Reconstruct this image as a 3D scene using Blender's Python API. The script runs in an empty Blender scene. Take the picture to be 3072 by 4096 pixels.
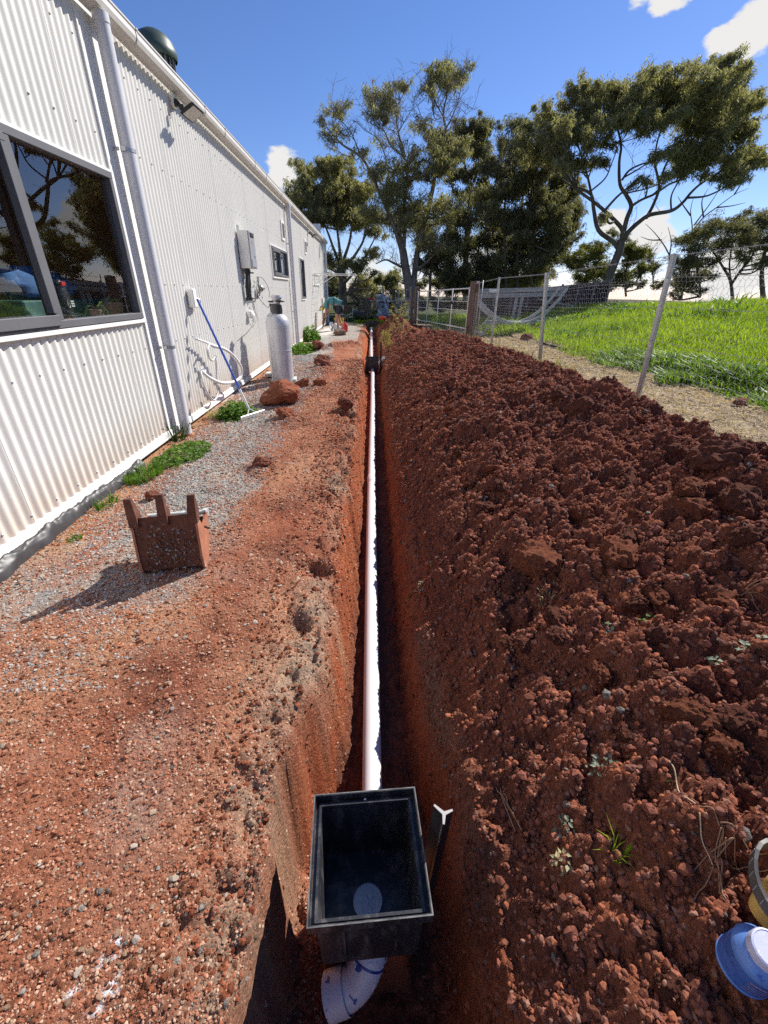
import bpy, math, random
import numpy as np
from mathutils import Vector, Matrix, Euler

# ------------------------------------------------------------------ camera, light, sky
SC = bpy.context.scene
COL = SC.collection
F_PX, CX, CY = 1696.0, 1536.0, 2048.0          # focal length and centre in photograph pixels
EYE = Vector((0.0, 0.0, 1.42))
def _cam_dir(u, v): return Vector(((u - CX) / F_PX, -(v - CY) / F_PX, -1.0)).normalized()
_y = _cam_dir(1487, 1162)                        # where the trench vanishes
_z = -_cam_dir(1487, 5300); _z = (_z - _y * _z.dot(_y)).normalized()
_x = _y.cross(_z)
R_CW = Matrix((_x, _y, _z))                      # camera vector -> world vector
cam_d = bpy.data.cameras.new('camera'); cam = bpy.data.objects.new('camera', cam_d); COL.objects.link(cam)
cam_d.sensor_fit = 'VERTICAL'; cam_d.sensor_height = 36.0; cam_d.lens = 36.0 * F_PX / 4096.0
cam_d.clip_start = 0.05; cam_d.clip_end = 2000
cam.matrix_world = Matrix.Translation(EYE) @ R_CW.to_4x4()
SC.camera = cam

SUN_DIR = Vector((0.569, 0.513, 0.643)).normalized()      # towards the sun
SUN_EL = math.asin(SUN_DIR.z); SUN_AZ = math.atan2(SUN_DIR.x, SUN_DIR.y)
sun_d = bpy.data.lights.new('sun', 'SUN'); sun_d.energy = 5.0; sun_d.angle = math.radians(0.53); sun_d.color = (1.0, 0.95, 0.87)
sun = bpy.data.objects.new('sun', sun_d); COL.objects.link(sun)
sun.rotation_euler = (-SUN_DIR).to_track_quat('-Z', 'Y').to_euler()

W = bpy.data.worlds.new('World'); SC.world = W; W.use_nodes = True
SC.view_settings.view_transform = 'Standard'; SC.view_settings.look = 'None'
SC.view_settings.exposure = 0.62; SC.view_settings.gamma = 1.0; SC.view_settings.use_curve_mapping = False
SC.cycles.max_bounces = 6; SC.cycles.transparent_max_bounces = 12
SC.cycles.use_denoising = False

def build_world():
    nt = W.node_tree; nt.nodes.clear(); L = nt.links
    def N(t, **k):
        n = nt.nodes.new(t)
        for a, b in k.items(): setattr(n, a, b)
        return n
    out = N('ShaderNodeOutputWorld'); bg = N('ShaderNodeBackground'); bgc = N('ShaderNodeBackground'); mx = N('ShaderNodeMixShader')
    sky = N('ShaderNodeTexSky', sky_type='NISHITA', sun_disc=False, sun_elevation=SUN_EL, sun_rotation=SUN_AZ)
    sky.air_density = 1.0; sky.dust_density = 0.15; sky.ozone_density = 6.0; sky.altitude = 600
    hs = N('ShaderNodeHueSaturation'); hs.inputs['Saturation'].default_value = 1.10; hs.inputs['Value'].default_value = 1.0
    L.new(sky.outputs[0], hs.inputs['Color'])
    tn = N('ShaderNodeMix', data_type='RGBA', blend_type='MULTIPLY'); tn.inputs[0].default_value = 1.0; tn.inputs[7].default_value = (1.06, .90, 1.0, 1); L.new(hs.outputs[0], tn.inputs[6])
    L.new(tn.outputs[2], bg.inputs['Color']); bg.inputs['Strength'].default_value = 0.090
    bgc.inputs['Color'].default_value = (1.0, 0.99, 0.97, 1); bgc.inputs['Strength'].default_value = 0.56
    tc = N('ShaderNodeTexCoord')
    mp = N('ShaderNodeMapping'); mp.inputs['Scale'].default_value = (1, 1, 2.0)
    L.new(tc.outputs['Generated'], mp.inputs['Vector'])
    no = N('ShaderNodeTexNoise'); no.inputs['Scale'].default_value = 11.0; no.inputs['Detail'].default_value = 9; no.inputs['Roughness'].default_value = 0.58
    L.new(mp.outputs[0], no.inputs['Vector'])
    # scattered cumulus: some where the photograph shows them, the same kind all round the sky
    acc = None
    spots = [((2990, 118), 0.065, 1.05), ((2880, 150), .040, .9), ((2700, -110), 0.065, .9), ((2560, -70), .05, .8), ((1120, 700), 0.055, 1.0), ((1165, 745), .05, .9), ((2600, 950), 0.075, 1.0), ((2440, 905), 0.05, .95), ((1500, 1120), .12, .8), ((2950, 1080), .15, 1.0), ((1950, 1080), .16, .8)]
    dirs = [((R_CW @ _cam_dir(*p)).normalized(), r, a) for p, r, a in spots]
    rs = random.Random(4)
    for _ in range(14):
        az = rs.uniform(0.9, 5.6); el = rs.uniform(0.12, 0.8)
        dirs.append((Vector((math.sin(az) * math.cos(el), math.cos(az) * math.cos(el), math.sin(el))), rs.uniform(.1, .22), 1.0))
    for d, r, a in dirs:
        di = N('ShaderNodeVectorMath', operation='DISTANCE'); di.inputs[1].default_value = d
        L.new(tc.outputs['Generated'], di.inputs[0])
        mr = N('ShaderNodeMapRange', interpolation_type='SMOOTHSTEP'); mr.inputs['From Min'].default_value = r; mr.inputs['From Max'].default_value = 0.0
        mr.inputs['To Min'].default_value = 0; mr.inputs['To Max'].default_value = a
        L.new(di.outputs['Value'], mr.inputs['Value'])
        if acc is None: acc = mr.outputs[0]
        else:
            m = N('ShaderNodeMath', operation='MAXIMUM'); L.new(acc, m.inputs[0]); L.new(mr.outputs[0], m.inputs[1]); acc = m.outputs[0]
    s1 = N('ShaderNodeMath', operation='MULTIPLY_ADD'); L.new(acc, s1.inputs[0]); s1.inputs[1].default_value = 0.45
    L.new(no.outputs['Fac'], s1.inputs[2])
    mr = N('ShaderNodeMapRange', interpolation_type='SMOOTHSTEP'); mr.inputs['From Min'].default_value = 0.72; mr.inputs['From Max'].default_value = 0.84
    L.new(s1.outputs[0], mr.inputs['Value'])
    L.new(mr.outputs[0], mx.inputs[0]); L.new(bg.outputs[0], mx.inputs[1]); L.new(bgc.outputs[0], mx.inputs[2]); L.new(mx.outputs[0], out.inputs['Surface'])
build_world()

# ------------------------------------------------------------------ helpers
def ray(u, v): return R_CW @ _cam_dir(u, v)
def at(u, v, Y):
    """world point seen at photograph pixel (u, v), Y metres down the yard"""
    d = ray(u, v); return EYE + d * (Y / d.y)
def at_d(u, v, Y): return at(u * 1.85172, v * 1.85172, Y)

WORLD_BUILT = set()
def link(o, parent=None):
    COL.objects.link(o)
    if parent is not None:
        o.parent = parent
        if parent.name in WORLD_BUILT: o.matrix_parent_inverse = Matrix.Translation(-parent.location)   # shape given in yard coordinates
    return o
def tag(o, label=None, cat=None, group=None, kind=None):
    if label: o['label'] = label
    if cat: o['category'] = cat
    if group: o['group'] = group
    if kind: o['kind'] = kind
    return o
def thing(name, label, cat, loc=(0, 0, 0), rz=0.0, group=None, world=False):
    o = bpy.data.objects.new(name, None); o.empty_display_size = 0.1
    o.location = loc; o.rotation_euler = (0, 0, rz); COL.objects.link(o)
    if world: WORLD_BUILT.add(o.name)
    return tag(o, label, cat, group)
def copy_tree(o, parent=None):
    c = o.copy(); COL.objects.link(c)
    if parent is not None: c.parent = parent
    for ch in list(o.children): copy_tree(ch, c)
    return c

class MB:
    """collects shapes into one mesh"""
    def __init__(s): s.v = []; s.f = []; s.m = []; s.n = 0; s.cur = 0
    def add(s, vs, fs):
        b = s.n; s.v.extend([tuple(p) for p in vs]); s.f.extend([tuple(i + b for i in f) for f in fs]); s.m.extend([s.cur] * len(fs)); s.n += len(vs); return s
    def box(s, c, d, rot=None, bev=0.0, taper=1.0):
        x, y, z = d[0] / 2, d[1] / 2, d[2] / 2
        b = min(bev, x * .9, y * .9, z * .9)
        if b <= 0:
            vs = [(sx * x * (taper if sz < 0 else 1), sy * y * (taper if sz < 0 else 1), sz * z) for sz in (-1, 1) for sy in (-1, 1) for sx in (-1, 1)]
            fs = [(0, 2, 3, 1), (4, 5, 7, 6), (0, 1, 5, 4), (2, 6, 7, 3), (0, 4, 6, 2), (1, 3, 7, 5)]
        else:
            vs = []; 
            def oct8(X, Y2, Z, bb): return [(X - bb, Y2, Z), (X, Y2 - bb, Z), (X, -Y2 + bb, Z), (X - bb, -Y2, Z), (-X + bb, -Y2, Z), (-X, -Y2 + bb, Z), (-X, Y2 - bb, Z), (-X + bb, Y2, Z)]
            rings = [(x - b, y - b, -z, b * .5), (x, y, -z + b, b), (x, y, z - b, b), (x - b, y - b, z, b * .5)]
            for k, (X, Y2, Z, bb) in enumerate(rings):
                t = taper if Z < 0 else 1
                vs += [(px * t, py * t, pz) for px, py, pz in oct8(X, Y2, Z, bb)]
            fs = []
            for k in range(3):
                for i in range(8):
                    j = (i + 1) % 8; fs.append((k * 8 + j, k * 8 + i, (k + 1) * 8 + i, (k + 1) * 8 + j))
            fs.append(tuple(range(8))); fs.append(tuple(range(31, 23, -1)))
        M = Matrix.Translation(c) @ (rot.to_matrix().to_4x4() if isinstance(rot, Euler) else (rot if rot is not None else Matrix.Identity(4)))
        return s.add([M @ Vector(p) for p in vs], fs)
    def tube(s, pts, r, n=8, cap=True, closed=False, ell=None):
        pts = [Vector(p) for p in pts]; k = len(pts)
        rs = list(r) if hasattr(r, '__len__') else [r] * k
        T = []
        for i in range(k):
            a = pts[i - 1] if (i > 0 or closed) else pts[i]; b = pts[(i + 1) % k] if (i < k - 1 or closed) else pts[i]
            t = (b - a); T.append(t.normalized() if t.length > 1e-9 else Vector((0, 0, 1)))
        ref = Vector((0, 0, 1)) if abs(T[0].z) < .9 else Vector((1, 0, 0))
        u = T[0].cross(ref).normalized(); vs = []
        for i in range(k):
            u = (u - T[i] * u.dot(T[i])); u = u.normalized() if u.length > 1e-6 else T[i].orthogonal().normalized()
            w = T[i].cross(u)
            for j in range(n):
                a = 2 * math.pi * j / n
                vs.append(pts[i] + (u * math.cos(a) + w * math.sin(a) * (ell or 1)) * rs[i])
        fs = []
        for i in range(k if closed else k - 1):
            i2 = (i + 1) % k
            for j in range(n):
                j2 = (j + 1) % n; fs.append((i * n + j, i * n + j2, i2 * n + j2, i2 * n + j))
        if cap and not closed: fs += [tuple(range(n - 1, -1, -1)), tuple((k - 1) * n + j for j in range(n))]
        return s.add(vs, fs)
    def lathe(s, prof, M=None, n=24, cap=True):
        M = M or Matrix.Identity(4); vs = []
        for r, z in prof:
            for j in range(n):
                a = 2 * math.pi * j / n; vs.append(M @ Vector((r * math.cos(a), r * math.sin(a), z)))
        fs = []
        for i in range(len(prof) - 1):
            for j in range(n):
                j2 = (j + 1) % n; fs.append((i * n + j, i * n + j2, (i + 1) * n + j2, (i + 1) * n + j))
        if cap:
            if prof[0][0] > 1e-4: fs.append(tuple(range(n - 1, -1, -1)))
            if prof[-1][0] > 1e-4: fs.append(tuple((len(prof) - 1) * n + j for j in range(n)))
        return s.add(vs, fs)
    def prism(s, poly, M, d):
        """polygon in local xy, extruded by d along local z"""
        n = len(poly); vs = [M @ Vector((p[0], p[1], 0)) for p in poly] + [M @ Vector((p[0], p[1], d)) for p in poly]
        fs = [tuple(range(n - 1, -1, -1)), tuple(range(n, 2 * n))] + [(i, (i + 1) % n, n + (i + 1) % n, n + i) for i in range(n)]
        return s.add(vs, fs)
    def build(s, name, mat, parent=None, smooth=False, angle=None):
        me = bpy.data.meshes.new(name); me.from_pydata(s.v, [], s.f); 
        mats = mat if isinstance(mat, (list, tuple)) else [mat]
        for m in mats: me.materials.append(m)
        if len(mats) > 1: me.polygons.foreach_set('material_index', s.m)
        if smooth: me.polygons.foreach_set('use_smooth', [True] * len(me.polygons))
        if smooth and angle is not None: 
            try: me.set_sharp_from_angle(angle=math.radians(angle))
            except Exception: pass
        me.validate(); me.update()
        return link(bpy.data.objects.new(name, me), parent)

def np_mesh(name, V, Fc, mat, parent=None, smooth=False, attrs=None, k=None):
    """V (n,3), Fc (m,k) arrays -> object"""
    me = bpy.data.meshes.new(name); V = np.asarray(V, np.float32); Fc = np.asarray(Fc, np.int32); k = Fc.shape[1]
    me.vertices.add(len(V)); me.vertices.foreach_set('co', V.ravel())
    me.loops.add(Fc.size); me.loops.foreach_set('vertex_index', Fc.ravel())
    me.polygons.add(len(Fc)); me.polygons.foreach_set('loop_start', np.arange(0, Fc.size, k, dtype=np.int32))
    me.polygons.foreach_set('use_smooth', np.full(len(Fc), smooth))
    me.update(calc_edges=True)
    for an, (dom, ty, data) in (attrs or {}).items():
        a = me.attributes.new(an, ty, dom)
        if ty == 'FLOAT_COLOR': a.data.foreach_set('color', np.asarray(data, np.float32).ravel())
        else: a.data.foreach_set('value', np.asarray(data, np.float32).ravel())
    for m in (mat if isinstance(mat, (list, tuple)) else [mat]): me.materials.append(m)
    me.validate()
    return link(bpy.data.objects.new(name, me), parent)

# ---- numpy noise
_prng = np.random.RandomState(11)
_perm = np.concatenate([_prng.permutation(256)] * 3)
_g2 = np.stack([np.cos(np.arange(256) / 256 * 2 * np.pi), np.sin(np.arange(256) / 256 * 2 * np.pi)], 1)
_g3 = _prng.normal(size=(256, 3)); _g3 /= np.linalg.norm(_g3, axis=1)[:, None]
def perlin2(x, y, seed=0):
    x = np.asarray(x, float) + seed * 17.31; y = np.asarray(y, float) + seed * 9.77
    xi = np.floor(x).astype(int); yi = np.floor(y).astype(int); xf = x - xi; yf = y - yi
    u = xf ** 3 * (xf * (xf * 6 - 15) + 10); w = yf ** 3 * (yf * (yf * 6 - 15) + 10)
    def g(i, j):
        h = _perm[(_perm[(xi + i) & 255] + yi + j) & 255]; return _g2[h, 0] * (xf - i) + _g2[h, 1] * (yf - j)
    a = g(0, 0); b = g(1, 0); c = g(0, 1); d = g(1, 1)
    return (a + u * (b - a)) * (1 - w) + (c + u * (d - c)) * w
def fbm2(x, y, o=4, seed=0, gain=.5):
    s = 0; a = 1
    for k in range(o): s = s + a * perlin2(np.asarray(x) * 2 ** k, np.asarray(y) * 2 ** k, seed + k * 3); a *= gain
    return s
def perlin3(p, seed=0):
    p = p + seed * np.array([7.1, 3.3, 5.9]); i = np.floor(p).astype(int); f = p - i; u = f * f * (3 - 2 * f); r = 0
    for dx in (0, 1):
        for dy in (0, 1):
            for dz in (0, 1):
                h = _perm[(_perm[(_perm[(i[:, 0] + dx) & 255] + i[:, 1] + dy) & 255] + i[:, 2] + dz) & 255]
                g = _g3[h]; d = g[:, 0] * (f[:, 0] - dx) + g[:, 1] * (f[:, 1] - dy) + g[:, 2] * (f[:, 2] - dz)
                w = (u[:, 0] if dx else 1 - u[:, 0]) * (u[:, 1] if dy else 1 - u[:, 1]) * (u[:, 2] if dz else 1 - u[:, 2]); r = r + w * d
    return r
def bumps2(x, y, cell, seed=0, fill=.75):
    """rounded lumps scattered on a jittered grid: 0..1"""
    x = np.asarray(x) / cell + seed * 3.7; y = np.asarray(y) / cell + seed * 5.1
    xi = np.floor(x).astype(int); yi = np.floor(y).astype(int); best = np.zeros_like(x)
    for dx in (-1, 0, 1):
        for dy in (-1, 0, 1):
            cx = xi + dx; cy = yi + dy; h = _perm[(_perm[(cx + seed * 13) & 255] + cy) & 255]; h2 = _perm[h + 57]; h3 = _perm[h + 101]; h4 = _perm[h2 + 31]
            px = cx + h / 255; py = cy + h2 / 255; r = .35 + .45 * (h3 / 255)
            d2 = ((x - px) ** 2 + (y - py) ** 2) / (r * r)
            b = np.clip(1 - d2, 0, 1) ** .6 * r * (h4 / 255 < fill)
            best = np.maximum(best, b)
    return best

# ------------------------------------------------------------------ materials
MATS = {}
def mat(name, col, rough=.6, metal=0.0, var=0.0, vscale=8.0, col2=None, bump=0.0, bscale=40.0, spec=.5, detail=6, stretch=(1, 1, 1), dirt=None, coord='Object', edge=(.35, .65)):
    if name in MATS: return MATS[name]
    m = bpy.data.materials.new(name); m.use_nodes = True; nt = m.node_tree; L = nt.links; b = nt.nodes['Principled BSDF']
    b.inputs['Base Color'].default_value = (*col, 1); b.inputs['Roughness'].default_value = rough; b.inputs['Metallic'].default_value = metal
    b.inputs['Specular IOR Level'].default_value = spec
    tc = nt.nodes.new('ShaderNodeTexCoord'); mp = nt.nodes.new('ShaderNodeMapping'); mp.inputs['Scale'].default_value = stretch; L.new(tc.outputs[coord], mp.inputs[0])
    src = None
    if var or col2:
        n = nt.nodes.new('ShaderNodeTexNoise'); n.inputs['Scale'].default_value = vscale; n.inputs['Detail'].default_value = detail; n.inputs['Roughness'].default_value = .65
        L.new(mp.outputs[0], n.inputs['Vector'])
        mr = nt.nodes.new('ShaderNodeMapRange'); mr.inputs[1].default_value = edge[0]; mr.inputs[2].default_value = edge[1]; L.new(n.outputs['Fac'], mr.inputs[0])
        mx = nt.nodes.new('ShaderNodeMix'); mx.data_type = 'RGBA'; L.new(mr.outputs[0], mx.inputs[0])
        c2 = col2 or tuple(c * (1 + var) for c in col); c1 = col if col2 else tuple(c * (1 - var) for c in col)
        mx.inputs[6].default_value = (*c1, 1); mx.inputs[7].default_value = (*c2, 1); src = mx.outputs[2]
    if dirt:   # (colour, scale, threshold, width)
        n = nt.nodes.new('ShaderNodeTexNoise'); n.inputs['Scale'].default_value = dirt[1]; n.inputs['Detail'].default_value = 8; n.inputs['Roughness'].default_value = .7; L.new(mp.outputs[0], n.inputs['Vector'])
        mr = nt.nodes.new('ShaderNodeMapRange'); mr.inputs[1].default_value = dirt[2]; mr.inputs[2].default_value = dirt[2] + dirt[3]; L.new(n.outputs['Fac'], mr.inputs[0])
        mx = nt.nodes.new('ShaderNodeMix'); mx.data_type = 'RGBA'; L.new(mr.outputs[0], mx.inputs[0])
        if src: L.new(src, mx.inputs[6])
        else: mx.inputs[6].default_value = (*col, 1)
        mx.inputs[7].default_value = (*dirt[0], 1); src = mx.outputs[2]
    if src: L.new(src, b.inputs['Base Color'])
    if bump:
        n = nt.nodes.new('ShaderNodeTexNoise'); n.inputs['Scale'].default_value = bscale; n.inputs['Detail'].default_value = 8; n.inputs['Roughness'].default_value = .7; L.new(mp.outputs[0], n.inputs['Vector'])
        bp = nt.nodes.new('ShaderNodeBump'); bp.inputs['Strength'].default_value = bump; bp.inputs['Distance'].default_value = .02; L.new(n.outputs['Fac'], bp.inputs['Height']); L.new(bp.outputs[0], b.inputs['Normal'])
    MATS[name] = m; return m

def soil_mat(name, fine=1.0, hsv=.35):
    """soil: colour from the 'soil' attribute, grain and fine relief from noise"""
    m = bpy.data.materials.new(name); m.use_nodes = True; nt = m.node_tree; L = nt.links; b = nt.nodes['Principled BSDF']
    b.inputs['Roughness'].default_value = .95; b.inputs['Specular IOR Level'].default_value = .06
    at_ = nt.nodes.new('ShaderNodeAttribute'); at_.attribute_name = 'soil'
    ge = nt.nodes.new('ShaderNodeNewGeometry')
    vo = nt.nodes.new('ShaderNodeTexVoronoi'); vo.inputs['Scale'].default_value = 95; L.new(ge.outputs['Position'], vo.inputs['Vector'])
    n1 = nt.nodes.new('ShaderNodeTexNoise'); n1.inputs['Scale'].default_value = 34; n1.inputs['Detail'].default_value = 12; n1.inputs['Roughness'].default_value = .75; L.new(ge.outputs['Position'], n1.inputs['Vector'])
    sx = nt.nodes.new('ShaderNodeSeparateColor'); L.new(vo.outputs['Color'], sx.inputs[0])
    ad = nt.nodes.new('ShaderNodeMath'); ad.operation = 'ADD'; L.new(sx.outputs[0], ad.inputs[0]); L.new(n1.outputs['Fac'], ad.inputs[1])
    mr = nt.nodes.new('ShaderNodeMapRange'); mr.inputs[1].default_value = .3; mr.inputs[2].default_value = 1.7; mr.inputs[3].default_value = 1 - hsv; mr.inputs[4].default_value = 1 + hsv; L.new(ad.outputs[0], mr.inputs[0])
    mx = nt.nodes.new('ShaderNodeMix'); mx.data_type = 'RGBA'; mx.blend_type = 'MULTIPLY'; mx.inputs[0].default_value = 1.0
    L.new(at_.outputs['Color'], mx.inputs[6]); L.new(mr.outputs[0], mx.inputs[7]); L.new(mx.outputs[2], b.inputs['Base Color'])
    vh = nt.nodes.new('ShaderNodeMath'); vh.operation = 'MULTIPLY_ADD'; L.new(vo.outputs['Distance'], vh.inputs[0]); vh.inputs[1].default_value = -.28; L.new(n1.outputs['Fac'], vh.inputs[2])
    bp = nt.nodes.new('ShaderNodeBump'); bp.inputs['Strength'].default_value = .9 * fine; bp.inputs['Distance'].default_value = .022; L.new(vh.outputs[0], bp.inputs['Height']); L.new(bp.outputs[0], b.inputs['Normal'])
    MATS[name] = m; return m

def leaf_mat(name, dark, light, trans=.35, rough=.55):
    """leaves: colour between two by a per-leaf 'tint' attribute, with light passing through"""
    m = bpy.data.materials.new(name); m.use_nodes = True; nt = m.node_tree; L = nt.links; nt.nodes.clear()
    out = nt.nodes.new('ShaderNodeOutputMaterial'); a = nt.nodes.new('ShaderNodeAttribute'); a.attribute_name = 'tint'
    mx = nt.nodes.new('ShaderNodeMix'); mx.data_type = 'RGBA'; L.new(a.outputs['Fac'], mx.inputs[0]); mx.inputs[6].default_value = (*dark, 1); mx.inputs[7].default_value = (*light, 1)
    d = nt.nodes.new('ShaderNodeBsdfPrincipled'); d.inputs['Roughness'].default_value = rough; d.inputs['Specular IOR Level'].default_value = .18 if rough < .6 else .06; L.new(mx.outputs[2], d.inputs['Base Color'])
    t = nt.nodes.new('ShaderNodeBsdfTranslucent')
    g = nt.nodes.new('ShaderNodeMix'); g.data_type = 'RGBA'; g.blend_type = 'MULTIPLY'; g.inputs[0].default_value = 1; L.new(mx.outputs[2], g.inputs[6]); g.inputs[7].default_value = (1.45, 1.5, .8, 1); L.new(g.outputs[2], t.inputs['Color'])
    ms = nt.nodes.new('ShaderNodeMixShader'); ms.inputs[0].default_value = trans; L.new(d.outputs[0], ms.inputs[1]); L.new(t.outputs[0], ms.inputs[2]); L.new(ms.outputs[0], out.inputs['Surface'])
    MATS[name] = m; return m

M_white_metal = mat('white_metal', (.665, .65, .605), .42, 0, .03, 1.5, spec=.45, bump=.03, bscale=6, dirt=((.5, .42, .33), 2.2, .66, .3))
M_white_trim = mat('white_trim', (.74, .73, .70), .4, 0, .03, 3)
M_gutter = mat('gutter_grey', (.60, .58, .55), .4, .0, .05, 3, dirt=((.35, .30, .25), 3, .62, .3))
M_downpipe = mat('downpipe_grey', (.57, .57, .60), .35, .0, .05, 3, dirt=((.42, .30, .22), 2.5, .68, .3))
M_frame = mat('window_frame_grey', (.12, .12, .13), .45, .0, .08, 4)
M_pvc = mat('white_pvc', (.70, .70, .71), .28, 0, .03, 4, dirt=((.55, .36, .25), 9, .68, .2))
M_black_plastic = mat('black_plastic', (.024, .025, .030), .36, 0, .25, 7, bump=.05, bscale=25, stretch=(3, 3, .8), dirt=((.19, .17, .16), 7, .50, .35))
M_rim_edge = mat('grey_plastic_edge', (.11, .11, .11), .45, 0, .6, 24)
M_black = mat('black_rubber', (.015, .015, .016), .55, 0, .2, 9)
M_galv = mat('galvanised_steel', (.42, .43, .45), .42, .75, .15, 12, dirt=((.25, .20, .17), 14, .62, .2))
M_wire = mat('fence_wire', (.42, .42, .40), .8, 0, .1, 9, spec=.1)
M_cyl = mat('cylinder_aluminium_paint', (.50, .50, .525), .36, .25, .08, 7, dirt=((.25, .24, .24), 16, .66, .06), bump=.03, bscale=20)
M_dark_metal = mat('dark_metal', (.05, .05, .055), .4, .5, .2, 8)
M_brass = mat('brass', (.55, .38, .12), .35, .9)
M_rust = mat('rusty_steel', (.085, .034, .022), .85, .2, 0, 9, col2=(.165, .064, .037), bump=.5, bscale=30, dirt=((.33, .27, .23), 22, .60, .08))
M_wood_grey = mat('weathered_timber', (.20, .17, .15), .85, 0, .35, 5, stretch=(8, 8, .6), bump=.5, bscale=18)
M_wood_red = mat('split_timber', (.15, .10, .078), .85, 0, .45, 5, stretch=(8, 8, .6), bump=.5, bscale=18)
M_bark = mat('gum_bark', (.10, .08, .065), .9, 0, 0, 3.0, col2=(.27, .23, .19), stretch=(1, 1, .35), bump=.5, bscale=12)
M_bark_dark = mat('dark_bark', (.06, .05, .042), .9, 0, 0, 3.0, col2=(.15, .125, .10), stretch=(1, 1, .35), bump=.5, bscale=12)
M_blue = mat('blue_paint', (.02, .07, .35), .35, 0, .1, 9)
M_red = mat('red_plastic', (.55, .03, .03), .4, 0, .1, 6)
M_soil = soil_mat('red_soil')
M_rock = mat('red_clod', (.19, .060, .034), .95, 0, 0, 6, col2=(.29, .11, .062), spec=.06, bump=1.0, bscale=30)
M_rock_dark = mat('dark_clod', (.13, .052, .036), .95, 0, 0, 6, col2=(.215, .082, .055), spec=.06, bump=1.0, bscale=30)
M_rock_pale = mat('crusted_clod', (.15, .085, .06), .95, 0, 0, 12, col2=(.27, .19, .14), spec=.1, bump=.9, bscale=55)

def base_dust(m):
    # red dust splashed up the foot of the sheeting
    nt = m.node_tree; L = nt.links; b = nt.nodes['Principled BSDF']; src = b.inputs['Base Color'].links[0].from_socket
    ge = nt.nodes.new('ShaderNodeNewGeometry'); sp = nt.nodes.new('ShaderNodeSeparateXYZ'); L.new(ge.outputs['Position'], sp.inputs[0])
    r = nt.nodes.new('ShaderNodeMapRange'); r.inputs[1].default_value = .42; r.inputs[2].default_value = .02; L.new(sp.outputs['Z'], r.inputs[0])
    n = nt.nodes.new('ShaderNodeTexNoise'); n.inputs['Scale'].default_value = 5; n.inputs['Detail'].default_value = 9; n.inputs['Roughness'].default_value = .75; L.new(ge.outputs['Position'], n.inputs['Vector'])
    k = nt.nodes.new('ShaderNodeMath'); k.operation = 'MULTIPLY'; L.new(r.outputs[0], k.inputs[0]); L.new(n.outputs['Fac'], k.inputs[1])
    x = nt.nodes.new('ShaderNodeMix'); x.data_type = 'RGBA'; L.new(k.outputs[0], x.inputs[0]); L.new(src, x.inputs[6]); x.inputs[7].default_value = (.50, .33, .22, 1); L.new(x.outputs[2], b.inputs['Base Color'])
base_dust(M_white_metal)

# basic rock shapes
def ico_np(sub):
    import bmesh
    bm = bmesh.new(); bmesh.ops.create_icosphere(bm, subdivisions=sub, radius=1.0)
    bm.verts.index_update(); V = np.array([v.co[:] for v in bm.verts]); Fc = np.array([[v.index for v in f.verts] for f in bm.faces]); bm.free(); return V, Fc
ICO = {k: ico_np(k) for k in (1, 2, 3, 4)}
def rock_np(sub, seed, rough=.35, facets=5, squash=(1, .85, .7)):
    """uneven lump: a ball cut by random planes, then roughened"""
    rs = np.random.RandomState(seed); V, Fc = ICO[sub]; V = V.copy()
    for _ in range(facets):
        n = rs.normal(size=3); n /= np.linalg.norm(n); d = rs.uniform(.5, .85); t = V @ n - d; V = V - np.outer(np.clip(t, 0, None), n) * .9
    N0 = V / np.linalg.norm(V, axis=1)[:, None]
    V = V + N0 * (rough * perlin3(V * 1.3, seed) + rough * .6 * perlin3(V * 2.9, seed + 5) + rough * .35 * perlin3(V * 6.1, seed + 9))[:, None]
    if sub >= 3: V = V + N0 * (rough * .55 * np.abs(perlin3(V * 5, seed + 2)) + rough * .40 * np.abs(perlin3(V * 9, seed + 3)) + rough * .25 * perlin3(V * 16, seed + 4) + (rough * .16 * np.abs(perlin3(V * 27, seed + 6)) if sub >= 4 else 0))[:, None]
    return V * np.array(squash), Fc
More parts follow.
